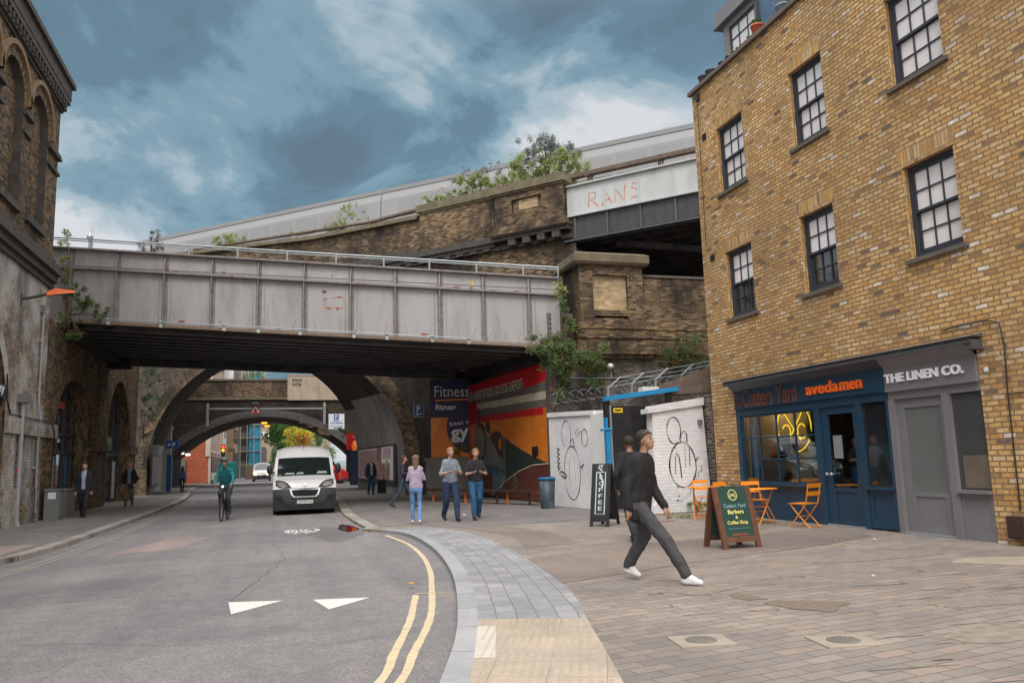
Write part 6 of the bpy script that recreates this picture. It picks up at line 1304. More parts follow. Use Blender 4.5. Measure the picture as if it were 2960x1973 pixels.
bush('buddleia_bush','upright grey-green bush behind the handrail at the left of the bridge','bush',(-4.6,31.0,9.1),[(-4.8,31.0,9.4,.38),(-4.4,31.0,9.5,.35),(-4.55,31.0,9.85,.28),(-4.5,31.0,10.15,.14)],1300,.10,'leafgrey',41,8,GRP)
bush('buddleia_bush','tall thin weed against the left building above the bridge end','bush',(-6.75,28.9,7.9),[(-6.95,28.9,8.1,.2),(-6.95,28.9,8.55,.2),(-6.95,28.9,9.0,.17),(-6.95,28.9,9.4,.15)],420,.14,'leafpale',43,4)
bush('buddleia_bush','bush trailing from the left end of the steel bridge over the street','bush',(-6.8,29.0,6.6),[(-6.75,28.9,7.4,.3),(-6.5,29.0,7.0,.42),(-6.1,29.0,6.8,.35),(-5.75,29.0,6.62,.25),(-6.85,28.9,6.4,.32),(-6.7,28.9,5.85,.32),(-6.45,28.9,5.9,.22),(-6.9,28.9,7.8,.2)],3800,.11,'leaf',47,18,None,24)
bush('climbing_ivy','green ivy climbing the dark pier left of the big arch','ivy',(-6.8,45.5,3),[(-6.75,45.3,6.6,.5),(-6.6,46.2,6.2,.5),(-6.75,45.0,5.4,.45),(-6.7,45.2,4.3,.4),(-6.75,45.0,3.3,.35),(-6.4,47.5,5.3,.35),(-6.45,47.3,4.3,.3)],2000,.14,'leafdark',53,6)
bush('buddleia_bush','shrub growing on top of the far parapet','bush',(-1.8,68.6,8.5),[(-2.2,68.7,8.9,.5),(-1.3,68.7,8.9,.5),(-1.7,68.7,9.4,.4),(-2.7,68.7,8.8,.35)],700,.2,'leafpale',59,8,GRP)
bush('buddleia_bush','dark fern-like bush beside the red sign','bush',(5.0,60,3.6),[(4.7,59.5,3.7,.45),(5.3,59.5,4.0,.4),(4.3,59.5,3.9,.3)],500,.18,'leafdark',61,6)
bush('weed','green weed with yellow flowers at the foot of the right white wall','weed',(10.2,18.45,.0),[(10.15,18.42,.12,.16),(10.35,18.42,.2,.12)],160,.12,'leafpale',67,4,'weeds at the foot of the walls')
bush('weed','low weed patch in the paving in front of the right white wall','weed',(8.9,16.9,.0),[(8.75,16.9,.03,.16,.2),(9.05,16.9,.03,.14,.2)],160,.09,'leafpale',71,0,'weeds at the foot of the walls')
bush('weed','weeds creeping over the low wall under the gym hoarding','weed',(7.3,33.2,1.7),[(7.2,33.2,1.9,.3),(7.5,33.2,2.2,.25),(6.8,33.2,1.72,.2)],420,.12,'leafpale',73,6,'weeds at the foot of the walls')
def tree(name,label,x,y,h,r_,lm_,seed,n,size,trunk=.18):
    rs=random.Random(seed); t_=thing(name,(x,y,0),label,'tree'); m=MB(); m.tube([(x,y,0),(x+.1,y,h*.3),(x,y,h*.55),(x+.1,y,h*.85)],[trunk,trunk*.8,trunk*.5,.04],8)
    cs=[]
    for i in range(16):
        a=rs.uniform(0,6.28); q=Vector((x+math.cos(a)*r_*rs.uniform(.2,.75),y+math.sin(a)*r_*rs.uniform(.2,.75),h*.62+rs.uniform(-.32,.34)*h)); cs.append(q); m.tube([(x,y,h*.35),(Vector((x,y,h*.45))+q)/2,q],[trunk*.4,trunk*.25,.02],5)
    m.build('trunk',M['stem'],t_); m=MB()
    for q in cs:
        for _ in range(3): 
            q2=q+Vector((rs.gauss(0,r_*.15),rs.gauss(0,r_*.15),rs.gauss(0,r_*.13))); leaves(m,q2,(r_*.30,r_*.30,r_*.22),n//48,size,rs,1.7)
    m.build('crown',M[lm_],t_)
tree('street_tree','full green street tree left of the white van',.2,104,7.2,2.9,'leaftree',5,5200,.30)
tree('street_tree','low bright yellow tree above the roof of the white van',2.2,92,5.6,1.9,'leafyellow',8,1500,.32,.1)
tree('street_tree','green tree behind the yellow one at the end of the street',5.2,112,8.5,3,'leaftree',9,3000,.34)
for k,(x,y) in enumerate(((1.86,80.0),(2.62,80.6))):
    m=MB(); m.tube([(x,y,0),(x,y,4.6)],.10,8); m.lathe([(.14,0),(.14,.3),(.1,.4)],(x,y,0),8); m.build('orange_pole',M['orangelamp'],None,org=(x,y,0),label=('orange pole nearer the tree, above the white van','orange pole to the right, above the white van')[k],cat='pole',group='orange poles beyond the bridges')
TLt=thing('traffic_light',(-5.4,86,0),'traffic light showing red and amber beside the red brick building','traffic light')
m=MB(); m.tube([(-5.4,86,0),(-5.4,86,2.7)],.07,8); m.build('pole',M['boxgrey'],TLt); m=MB(); m.box(-5.6,-5.2,85.8,86.1,2.6,3.8); m.build('head',M['black'],TLt)
for z,c_,e_ in ((3.55,(1,.04,.02),2.2),(3.2,(1,.35,.02),1.8),(2.85,(.02,.05,.03),0)):
    m=MB(); m.ell((-5.4,85.78,z),.15,.05,.15,12,8); m.build('light',plain('lamp_%.2f'%z,c_,.4,emit=e_,var=0),TLt)
m=MB(); m.ell((-5.5,85.9,2.3),.22,.03,.22,12,8); m.build('blue_arrow_disc',M['signblue'],TLt)
m=MB(); m.box(-4.95,-4.3,85.9,86.1,3.0,3.4); m.build('green_name_board',plain('dark_yellow_board',(.08,.07,.02),.5),TLt)
PB=thing('pavement_board',(-2.7,82,0),'wooden crate-like pavement planter with leaves in the far street','planter')
m=MB(); m.box(-3.1,-2.36,81.8,82.2,.3,1.35); m.build('box',plain('pale_crate_wood',(.30,.22,.14),.7),PB); m=MB(); leaves(m,(-2.73,82,1.5),(.45,.2,.2),80,.2,random.Random(3)); m.build('plants',M['leafpale'],PB)
# station finial on the roof line at the left
fi=thing('roof_finial',(-6.87,32,7),'slim grey finial post behind the left end of the handrail','post')
m=MB(); m.tube([(-6.87,32,9.0),(-6.87,32,10.0)],.045,8); m.lathe([(.03,10.0),(.11,10.02),(.12,10.14),(.06,10.2),(.05,10.34),(0,10.48)],(-6.87,32,0),10); m.build('post',M['galv'],fi)
m=MB(); m.lathe([(.07,9.35),(.07,9.42)],(-6.87,32,0),8); m.build('collar',M['galv'],fi)
# ---------------------------------------------------------------- white walls and gate
A_=Vector((8.15,23.87));B_=Vector((8.50,20.88))
WL=thing('white_wall',(8.3,22.4,0),'white painted brick wall between the bin and the blue gate post, with graffiti','wall','white painted walls')
du=(B_-A_).normalized(); dn=Vector((-du.y,du.x))*-1   # toward the street
fW=lambda d:(lambda a,b:(A_.x+du.x*a+dn.x*d,A_.y+du.y*a+dn.y*d,b))
if (fW(1)(0,0)[0]>A_.x): dn=-dn
Lw=(B_-A_).length
m=MB(); m.prism([(0,0),(Lw,0),(Lw,2.62),(0,2.72)],fW(0),fW(-.35)); m.build('body',M['whitebrick'],WL)
m=MB(); m.prism([(-.02,2.72),(Lw+.02,2.62),(Lw+.02,2.74),(-.02,2.86)],fW(.05),fW(-.4)); m.build('coping',M['whitebrick'],WL)
m=MB(); m.box(8.50,8.62,19.75,20.86,0,2.62) if 0 else m.hexa([(8.52,20.9,0),(8.22,20.5,0),(8.30,19.5,0),(8.8,19.5,0),(8.52,20.9,2.66),(8.22,20.5,2.60),(8.30,19.5,2.62),(8.8,19.5,2.62)]); m.build('end_pier',M['white'],WL)
SVAR[0]=.38
def gfn(s,t_): return fW(.006)(s,t_)
m=MB()
stroke(m,[(1.2+.30*math.cos(R(a)),2.15+.40*math.sin(R(a))) for a in range(250,-60,-15)],gfn,0.0252); stroke(m,[(1.4,1.72),(1.5,1.95),(1.62,2.0),(1.7,1.75)],gfn,0.0252)
stroke(m,[(1.05+.85*.6*math.cos(R(a))+.45,1.0+.78*math.sin(R(a))) for a in range(0,360,12)],gfn,0.0252,closed=True); stroke(m,[(1.35,1.4),(1.3,.9),(1.33,.6)],gfn,0.0168); stroke(m,[(1.65,1.5),(1.7,.8)],gfn,0.0168); stroke(m,[(2.0,1.15),(2.25,1.25),(2.1,1.1)],gfn,0.0252)
for k in range(5): stroke(m,[(.50,1.75-k*.14),(.72,1.70-k*.14),(.55,1.64-k*.14)],gfn,0.0420)
stroke(m,[(.62,.98),(.75,1.05),(1.0,.98),(1.12,.9),(1.02,.84),(.75,.93)],gfn,0.0504); stroke(m,[(1.75,2.15),(2.0,2.3),(1.85,2.05),(2.15,2.2)],gfn,0.0252); stroke(m,[(2.35+.18*math.cos(R(a)),2.0+.25*math.sin(R(a))) for a in range(0,360,20)],gfn,0.0252,closed=True)
m.build('graffiti',M['graffiti'],WL)
WR=thing('white_wall',(9.9,18.6,0),'white painted brick wall between the black gate and the brick building, with graffiti and a stepped crack','wall','white painted walls')
fwr=fY(18.6)
m=MB(); m.prism([(9.08,0),(10.70,0),(10.60,2.70),(9.16,2.50)],fwr,fY(18.95)); m.build('body',M['whitebrick'],WR)
m=MB(); m.prism([(9.02,2.50),(10.62,2.70),(10.62,2.90),(9.16,2.70),(9.16,2.64),(9.02,2.62)],fY(18.54),fY(19.0)); m.build('coping',M['whitebrick'],WR)
m=MB(); m.prism([(8.98,0),(9.3,0),(9.3,.28),(9.1,.30),(9.0,.2)],fY(18.42),fY(18.6)); m.build('base_kerb',M['whitebrick'],WR)
m=MB(); gf=lambda a,b:(9.08+(a-9.08)*1.25,18.592,b)
gc=9.72
stroke(m,[(9.76+.30*math.cos(R(a)),1.14+.62*math.sin(R(a))*(1 if math.sin(R(a))>0 else .85)) for a in range(0,360,10)],gf,0.0244,closed=True)
stroke(m,[(9.60+.155*math.cos(R(a)),2.06+.34*math.sin(R(a))) for a in range(-50,300,12)],gf,0.0190); stroke(m,[(9.74,1.76),(9.76,1.95),(9.83,2.05),(9.89,1.95),(9.88,1.75)],gf,0.0225)
stroke(m,[(9.58,.95),(9.60,1.35),(9.64,1.5),(9.69,1.35),(9.72,.85)],gf,0.0225); stroke(m,[(9.83,1.7),(9.82,1.1)],gf,0.0122); stroke(m,[(9.93,1.6),(9.92,1.15)],gf,0.0122); stroke(m,[(10.04,1.3),(10.14,1.38),(10.06,1.26)],gf,0.0260)
for (x,z) in ((9.60,1.62),(9.54,1.55),(9.62,.62),(9.63,.4),(9.6,.3)): m.poly([blob(x,z,.014,.028,int(x*50),8,.2)],gf)
cx=[(10.18,1.15),(10.18,1.0),(10.10,1.0),(10.10,.86),(10.06,.86),(10.06,.72),(9.97,.72),(9.97,.58),(9.9,.58),(9.9,.44),(9.82,.44),(9.82,.36),(9.72,.36),(9.72,.28),(9.55,.28)]
stroke(m,cx,gf,0.0104); m.build('graffiti_and_crack',M['graffiti'],WR)
m=MB(); m.box(10.42,10.52,18.5,18.6,2.22,2.32); m.build('small_box',M['boxgrey'],WR)
m=MB(); m.hexa([(10.72,18.3,0),(11.0,18.3,0),(11.0,18.9,0),(10.72,18.9,0),(10.66,18.3,2.9),(11.0,18.3,2.9),(11.0,18.9,2.9),(10.66,18.9,2.9)]); m.build('dark_side_strip',M['grimy'],WR)
SVAR[0]=0
GTE=thing('steel_gate',(8.9,19.4,0),'black steel sheet gate in a bright blue frame between the white walls','gate')
m=MB(); m.box(8.32,9.66,19.38,19.44,.10,2.76); m.build('leaf',M['gateblack'],GTE)
m=MB(); m.box(8.30,8.34,19.33,19.40,.1,2.76); m.build('edge_strip',M['galv'],GTE)
m=MB(); m.box(8.13,8.27,19.25,19.38,0,2.1); m.box(8.13,8.19,19.25,19.38,2.1,2.45); m.tube([(7.98,19.25,2.13),(8.3,19.25,2.15)],.035,6); m.build('blue_post',M['gateblue'],GTE)
m=MB(); m.box(8.19,8.33,19.38,19.52,0,2.95); m.box(10.0,10.14,19.38,19.52,2.6,3.1); m.build('black_post',M['black'],GTE)
m=MB(); m.hexa([(8.16,19.3,2.88),(10.42,19.3,3.15),(10.42,19.45,3.15),(8.16,19.45,2.88),(8.16,19.3,3.0),(10.42,19.3,3.27),(10.42,19.45,3.27),(8.16,19.45,3.0)]); m.build('top_beam',M['gateblue'],GTE)
m=MB(); m.box(8.42,8.68,19.37,19.38,2.58,2.70); m.build('yellow_label',plain('yellow_label',(.75,.55,.02),.5),GTE)
m=MB(); m.box(8.46,8.64,19.364,19.37,2.62,2.66); m.build('label_text',M['black'],GTE)
m=MB(); m.box(8.2,9.9,18.6,20.5,-.002,.025) if 0 else m.poly([[(8.1,18.2),(9.4,18.2),(9.5,19.4),(8.2,19.4)]],lambda a,b:(a,b,.012)); m.build('threshold_slab',M['buffconc'],None,org=None,kind='structure')
TF=thing('timber_fascia',(10.2,18.9,3),'grey timber fascia boards jutting from behind the gate towards the brick building','fascia')
m=MB(); m.hexa([(9.9,19.6,3.05),(11.3,18.6,3.05),(11.5,19.0,3.05),(10.1,20,3.05),(9.9,19.6,3.32),(11.3,18.6,3.85),(11.5,19,3.85),(10.1,20,3.32)]); m.build('board',M['timber'],TF)
m=MB(); m.box(9.5,10.0,19.8,20.1,3.15,3.3); m.build('white_block',M['white'],TF)
RW=thing('razor_wire',(9.8,20,3),'galvanised razor wire on slanted brackets above the gate','razor wire')
brk=[(8.55,3.0),(9.25,3.12),(9.98,3.24),(10.78,3.36),(11.5,3.5)]
for x,z in brk: m=MB(); m.bar((x,20,z-.1),(x+.02,20,z+.28),.05,.04); m.bar((x+.02,20,z+.28),(x+.34,19.85,z+.58),.05,.035); m.build('bracket',M['galv'],RW)
m=MB()
for d in (.30,.42,.56):
    m.tube([(x+.34*(d-.28)/.3+.02,20-.15*(d-.28)/.3,z+d) for x,z in brk],.008,4)
rs=random.Random(8)
for i in range(17):
    x=7.1+i*.26; z=3.05+(x-8.5)*.12+.14; m.tube([(x+.22*math.cos(R(a)),20.0+.1*math.sin(R(a*2)),z+.15*math.sin(R(a))) for a in range(0,300,40)],.0045,4)
m.build('coil',M['galv'],RW)
# ---------------------------------------------------------------- street furniture
BNn=thing('litter_bin',(7.56,22.5,0),'slate grey litter bin with a blue rim against the white wall','litter bin')
m=MB(); m.lathe([(.0,.0),(.19,.0),(.20,.03),(.245,.84),(.0,.84)],(7.56,22.5,0),20); m.build('body',M['binbody'],BNn); m=MB(); m.lathe([(.24,.83),(.262,.83),(.262,.88),(.24,.90),(.20,.885),(.0,.86)],(7.56,22.5,0),20); m.build('rim',M['binblue'],BNn)
# A-boards
def aboard(org,rz,w,h,sp,label,name='pavement_sign',sidecol='aframe',facecol='agreen',legh=.10):
    t_=thing(name,(*org,0),label,'A-board','A-boards standing on the paving',rz)
    def put(m,nm,mat): 
        o_=m.build(nm,mat,t_,org=(0,0,0)); o_.location=(0,0,0); return o_
    # local: x across, front face toward -y; faces lean together at the top
    for sgn,nm in ((-1,'front_panel'),(1,'back_panel')):
        f_=lambda x,t,d: (x,sgn*(sp/2-(sp/2-.03)*t)+sgn*d,h*t)
        m=MB(); rl=.075*w/.75+.02
        for x0,x1 in ((-w/2,-w/2+rl),(w/2-rl,w/2)):
            m.hexa([f_(x0,0,.02),f_(x1,0,.02),f_(x1,0,-.02),f_(x0,0,-.02),f_(x0,1,.02),f_(x1,1,.02),f_(x1,1,-.02),f_(x0,1,-.02)])
        for t0,t1 in ((legh/h,legh/h+.09),): m.hexa([f_(-w/2+rl,t0,.015),f_(w/2-rl,t0,.015),f_(w/2-rl,t0,-.015),f_(-w/2+rl,t0,-.015),f_(-w/2+rl,t1,.015),f_(w/2-rl,t1,.015),f_(w/2-rl,t1,-.015),f_(-w/2+rl,t1,-.015)])
        fr_=put(m,'frame',M[sidecol])
        m=MB(); a,b=legh/h+.09,1; m.hexa([f_(-w/2+rl,a,.012),f_(w/2-rl,a,.012),f_(w/2-rl,a,-.008),f_(-w/2+rl,a,-.008),f_(-w/2+rl,b,.012),f_(w/2-rl,b,.012),f_(w/2-rl,b,-.008),f_(-w/2+rl,b,-.008)]); put(m,nm,M[facecol])
    return t_
CB=aboard((6.78,11.25),R(5),.70,.93,.50,'wooden A-board with a dark green face advertising barbers and coffee')
def fbd(x,t,h=.93,sp=.50,d=.016): return Vector((x,-(sp/2-(sp/2-.03)*t)-d,h*t))
def btext(par,s,x0,t,w,hh,mat,nm='lettering',h=.93,sp=.50,bold=0,al='CENTER'):
    o0=fbd(x0,t,h,sp); ud=(fbd(0,1,h,sp)-fbd(0,0,h,sp)); o_=text(s,None,nm,mat,o0,(1,0,0),ud,width=w,height=hh,ext=.002,bold=bold,align=al)
    o_.parent=par; o_.location=(0,0,0); return o_
btext(CB,'Cutters Yard',0,.655,.40,.062,M['bluetxt'],bold=.01); btext(CB,'Barbers',0,.555,.29,.066,M['yellowtxt'],bold=.02); btext(CB,'&',0,.475,.05,.05,M['yellowtxt'],bold=.02); btext(CB,'Coffee Shop',0,.375,.38,.07,M['yellowtxt'],bold=.02); btext(CB,'Serving Monmouth Coffee',0,.31,.38,.022,M['bluetxt']); btext(CB,'aveda men',0,.215,.28,.032,M['redtxt'],bold=.02)
m=MB(); q=lambda a,b:tuple(fbd(a,b,d=.018))
stroke(m,[(.078*math.cos(R(a)),.86+.078/.93*math.sin(R(a))) for a in range(0,360,15)],q,.012,closed=True); stroke(m,[(-.045,.89),(.045,.83)],q,.009); stroke(m,[(.045,.89),(-.045,.83)],q,.009); stroke(m,[(-.03+.02*math.cos(R(a)),.842+.022*math.sin(R(a))) for a in range(0,300,30)],q,.008); stroke(m,[(.03+.02*math.cos(R(a)),.842+.022*math.sin(R(a))) for a in range(-90,210,30)],q,.008)
o_=m.build('scissor_logo',M['yellowtxt'],None,org=(0,0,0)); o_.parent=CB; o_.location=(0,0,0)
KB=aboard((6.70,16.15),R(-42),.42,1.30,.72,'tall narrow black A-board chalked with the word coffee',sidecol='black',facecol='chalkboard')
fk=lambda x,t:fbd(x,t,1.30,.72)
m=MB(); q=lambda a,b:tuple(fbd(a,b,1.30,.72,.019)); stroke(m,[(-.10,.86),(-.10,.20),(.10,.20),(.10,.86),(-.10,.86)],q,.02); stroke(m,[(-.02,.90),(.04,.985),(-.05,.96),(-.06,.93),(.03,.88)],q,.022); stroke(m,[(-.03,.84),(.05,.70),(.03,.60)],q,.035); o_=m.build('chalk_border',M['chalk'],None,org=(0,0,0)); o_.parent=KB; o_.location=(0,0,0)
for i,ch in enumerate('COFFEE'): btext(KB,ch,.0,.745-i*.098,.085,.085,M['chalk'],'chalk_letter',1.30,.72,.01)
# bistro chairs and tables
def pin(o_,t_): o_.parent=t_; o_.location=(0,0,0); return o_
def make_chair(label):
    t_=thing('bistro_chair',(0,0,0),label,'chair','orange folding chairs outside the blue shop')
    m=MB()
    for k in range(6): x=-.17+k*.068; m.box(x-.026,x+.026,-.20,.20,.445,.457)
    pin(m.build('seat',M['orange'],None,org=(0,0,0)),t_)
    m=MB(); m.hexa([(-.245,-.205,.60),(-.23,-.205,.60),(-.23,.205,.60),(-.245,.205,.60),(-.265,-.205,.68),(-.25,-.205,.68),(-.25,.205,.68),(-.265,.205,.68)]); m.hexa([(-.275,-.205,.75),(-.26,-.205,.75),(-.26,.205,.75),(-.275,.205,.75),(-.295,-.205,.83),(-.28,-.205,.83),(-.28,.205,.83),(-.295,.205,.83)]); pin(m.build('backrest',M['orange'],None,org=(0,0,0)),t_)
    for sy in (-1,1):
        m=MB(); y=.185*sy; m.tube([(-.28,y,.83),(-.20,y,.46),(.0,y,.22),(.22,y,.0)],.011,6); pin(m.build('leg',M['orange'],None,org=(0,0,0)),t_)
        m=MB(); y=.165*sy; m.tube([(.17,y,.44),(.0,y,.24),(-.24,y,.0)],.011,6); pin(m.build('leg',M['orange'],None,org=(0,0,0)),t_)
    m=MB()
    for x,z in ((.19,.03),(-.21,.03),(.02,.21)): m.tube([(x,-.18,z),(x,.18,z)],.008,6)
    pin(m.build('crossbar',M['orange'],None,org=(0,0,0)),t_)
    return t_
ch0=make_chair('orange folding chair nearest the blue door, seen side-on')
def place(o_,x,y,rz): o_.location=(x,y,0); o_.rotation_euler=(0,0,rz)
place(ch0,9.66,13.40,R(108))
for (x,y,rz,lb) in ((9.72,15.05,R(-98),'orange folding chair behind the nearer round table, back to the shop window'),(9.28,15.35,R(-70),'orange folding chair partly hidden between the two round tables'),(9.62,17.0,R(-95),'orange folding chair behind the farther round table by the brick corner')):
    c_=copy_tree(ch0); place(c_,x,y,rz); c_['label']=lb
def make_table(label,r_=.38):
    t_=thing('bistro_table',(0,0,0),label,'table','orange round tables outside the blue shop')
    m=MB(); m.lathe([(0,.70),(r_,.70),(r_+.006,.708),(r_,.716),(0,.716)],(0,0,0),32); pin(m.build('table_top',M['orange'],None,org=(0,0,0)),t_)
    for sy in (-1,1):
        for sx in (-1,1):
            m=MB(); y=.19*sy+.012*sx; m.tube([(.24*sx,y,.695),(-.27*sx,y,0)],.011,6); pin(m.build('leg',M['orange'],None,org=(0,0,0)),t_)
    m=MB(); 
    for x in (-.25,.25): m.tube([(x,-.2,.05),(x,.2,.05)],.008,6)
    m.tube([(0,-.2,.35),(0,.2,.35)],.01,6); pin(m.build('crossbar',M['orange'],None,org=(0,0,0)),t_)
    return t_
tb0=make_table('round orange table nearer the blue door'); place(tb0,9.38,14.45,R(20))
tb1=copy_tree(tb0); place(tb1,9.15,16.3,R(60)); tb1['label']='round orange table farther off, behind the green A-board'
import numpy as np
# ---------------------------------------------------------------- vehicles
M['vanwhite']=plain('van_white_paint',(.56,.56,.57),.3,var=.03,ns=1,coat=.5,dirt=(.35,.33,.3),dirtamt=.2,ds=2)
M['vanblack']=plain('dark_bumper_plastic',(.028,.030,.036),.5,var=.12)
M['tyre']=plain('tyre_rubber',(.015,.015,.015),.85,var=.2)
M['windscreen']=plain('dark_windscreen',(.012,.016,.017),.06,var=.1,spec=.8,coat=.5)
M['headlamp']=plain('headlamp_glass',(.16,.155,.15),.12,var=.5,ns=14,coat=1)
M['chrome']=plain('silver_trim',(.62,.64,.68),.3,metal=.2,var=.05)
def vehicle(name,label,cx,yf,W_,L_,prof,mats,wheels,cat='van',tumble=.10,curv=.16,zb=.28,rz=0,hw_top=None):
    """prof: [(y,z,matindex)] from front bumper bottom over bonnet, screen, roof, to the tail. mats: paint, bumper, glass"""
    t_=thing(name,(cx,yf,ZR),label,cat,None,rz)
    ztop=max(p[1] for p in prof)
    def hw(z): 
        q=max(0,(z-.9)/(ztop-.9)); return W_/2*(1-tumble*q**1.6)*(1-.04*max(0,(.5-z))/.5)
    def S(y,z,j):   # j -1..1 across
        h=hw(z); e_=abs(j)**3.2
        front=max(0,1-y/2.2)
        edge=.10*e_ if z>ztop-.25 else 0
        return Vector((h*j, y+curv*front*(j*j*.55+.45*e_), z-edge-(.03*e_)))
    def P(m,nm,mt,par=t_): 
        o_=m.build(nm,mt,par,org=(0,0,0)); o_.location=(0,0,0); return o_
    nj=16; js=[-1+2*k/nj for k in range(nj+1)]
    m=MB()
    for i in range(len(prof)-1):
        (y0,z0,_),(y1,z1,mi)=prof[i],prof[i+1]
        for k in range(nj):
            m.add([S(y0,z0,js[k]),S(y0,z0,js[k+1]),S(y1,z1,js[k+1]),S(y1,z1,js[k])],[(0,1,2,3)],mi,True)
    for sd in (-1,1):
        top=[S(y,z,sd) for y,z,_ in prof]
        for i in range(len(prof)-1):
            a,b=top[i],top[i+1]
            if b.y-a.y<1e-4: continue
            la=Vector((hw(zb)*sd,a.y,zb)); lb=Vector((hw(zb)*sd,b.y,zb)); lv=[0,.35,.7,1]
            for q in range(3):
                def pt(t0,bb,tt): 
                    z=bb.z+(t0.z-bb.z)*tt; return Vector((max(hw(z),abs(t0.x)*tt+abs(bb.x)*(1-tt))*sd if tt<1 else t0.x,bb.y,z))
                m.add([pt(a,la,lv[q]),pt(b,lb,lv[q]),pt(b,lb,lv[q+1]),pt(a,la,lv[q+1])],[(0,1,2,3)],0,True)
    m.add([(-hw(zb),.3,zb),(hw(zb),.3,zb),(hw(zb),L_,zb),(-hw(zb),L_,zb)],[(0,1,2,3)],1)
    m.add([S(prof[-1][0],prof[-1][1],-1),S(prof[-1][0],prof[-1][1],1),(hw(zb),L_,zb),(-hw(zb),L_,zb)],[(0,1,2,3)],0)
    P(m,'body',mats)
    # wheels with dark arches
    for (wy,wr) in wheels:
        for sd in (-1,1):
            x=sd*(W_/2-.11)
            m=MB(); m.add([(x+sd*.10*c_,wy+wr*math.cos(R(a)),wr+wr*math.sin(R(a))) for c_ in (1,-1) for a in range(0,360,18)],[(k,(k+1)%20,20+(k+1)%20,20+k) for k in range(20)]+[tuple(range(20)),tuple(range(39,19,-1))],0,True); w_=P(m,'wheel',M['tyre'])
            m=MB(); m.add([(x+sd*.108,wy+wr*.6*math.cos(R(a)),wr+wr*.6*math.sin(R(a))) for a in range(0,360,18)],[tuple(range(20))]); P(m,'rim',M['boxgrey'],w_)
            m=MB(); m.add([(sd*(W_/2+.004),wy+(wr+.07)*math.cos(R(a)),max(zb-.02,wr+(wr+.07)*math.sin(R(a)))) for a in range(-10,191,12)],[tuple(range(17))]); P(m,'wheel_arch',M['blackmatt'])
    def front_y(x,z):
        for i in range(len(prof)-1):
            (y0,z0,_),(y1,z1,_2)=prof[i],prof[i+1]
            if z0<=z<=z1 and z1>z0:
                y=y0+(y1-y0)*(z-z0)/(z1-z0); j=max(-1,min(1,x/hw(z))); return S(y,z,j).y
        return prof[0][0]
    def patch(pts,nm,mt,d=.012,par=t_,sub=3,thick=.01):
        """front-view polygon (x,z) laid on the nose"""
        P0=[];n=len(pts)
        for i in range(n):
            a,b=pts[i],pts[(i+1)%n]
            for k in range(sub): P0.append((a[0]+(b[0]-a[0])*k/sub,a[1]+(b[1]-a[1])*k/sub))
        m=MB(); m.prism(P0,lambda x,z:(x,front_y(x,z)-d-thick,z),lambda x,z:(x,front_y(x,z)-d+.03,z)); return P(m,nm,mt,par)
    return t_,P,S,patch,front_y
# white panel van
vp=[(.02,.16,1),(0,.26,1),(-.02,.42,1),(.0,.62,1),(.03,.76,1),(.05,.82,1),(.09,.86,0),(.14,.98,0),(.30,1.06,0),(.62,1.13,0),(.82,1.18,0),(1.10,1.42,2),(1.45,1.76,2),(1.52,1.82,0),(1.72,1.98,0),(1.95,2.10,0),(2.3,2.17,0),(3.4,2.20,0),(5.0,2.19,0),(5.15,2.1,0),(5.2,1.6,0)]
VW=1.93
van,VP,VS,vpatch,vfy=vehicle('panel_van','white panel van parked facing the camera with dark plastic bumper','%s'and .80,26.1,VW,5.2,vp,[M['vanwhite'],M['vanblack'],M['vanwhite']],[(.85,.33),(4.2,.33)],tumble=.115)
m=MB(); 
wpts=[(j,t_) for t_ in (0,1) for j in (0,)]
nj=12
for k in range(nj):
    j0=-.89+1.78*k/nj; j1=-.89+1.78*(k+1)/nj
    ys=[(.84,1.19),(1.12,1.44),(1.46,1.77)]
    for q in range(2):
        c_=[VS(*ys[q],j0),VS(*ys[q],j1),VS(*ys[q+1],j1),VS(*ys[q+1],j0)]
        m.add([p+Vector((0,-.012,.010)) for p in c_],[(0,1,2,3)],0,True)
VP(m,'windscreen',M['windscreen'])
for (a,b,zz_,w_,nm) in ((-.62,-.30,1.24,.05,'paper'),(-.26,-.02,1.24,.06,'paper'),(.38,.72,1.25,.07,'paper')):
    m=MB(); y_=.90; m.add([(a,vfy(a,zz_)-.03,zz_),(b,vfy(b,zz_)-.03,zz_),(b-.02,vfy(b,zz_+w_)-.03,zz_+w_),(a+.05,vfy(a,zz_+w_)-.03,zz_+w_)],[(0,1,2,3)]); VP(m,'dashboard_paper',plain('pale_paper',(.22,.27,.28),.6))
for sd in (-1,1):
    pts=[(sd*x,z) for x,z in ((.40,.84),(.60,.83),(.78,.85),(.88,.92),(.885,1.07),(.80,1.07),(.62,1.03),(.52,.97))]
    hl=vpatch(pts,'headlight',M['blackmatt'],.004); vpatch([(sd*x,z) for x,z in ((.50,.865),(.66,.86),(.80,.89),(.84,.97),(.84,1.04),(.70,1.01),(.60,.97))],'headlight_glass',M['headlamp'],.018,hl)
    m=MB(); m.ell((sd*1.07,.95,1.40),.095,.07,.17,10,8); m.box(sd*.92,sd*1.02,.92,1.0,1.28,1.34); VP(m,'wing_mirror',M['black'])
    m=MB(); m.add([(sd*(VW/2+.003)*(.985),1.05,1.22),(sd*(VW/2)*.985,2.0,1.22),(sd*(VW/2)*.955,2.0,1.72),(sd*(VW/2)*.955,1.5,1.72)],[(0,1,2,3)]); VP(m,'side_window',M['windscreen'])
    vpatch([(sd*x,z) for x,z in ((.62,.40),(.90,.46),(.90,.60),(.70,.56))],'fog_recess',M['blackmatt'],.003)
vpatch([(-.47,.80),(.47,.80),(.42,.62),(.34,.54),(-.34,.54),(-.42,.62)],'grille_surround',M['chrome'],.018)
gr_=vpatch([(-.405,.765),(.405,.765),(.365,.63),(.31,.575),(-.31,.575),(-.365,.63)],'grille',M['blackmatt'],.034)
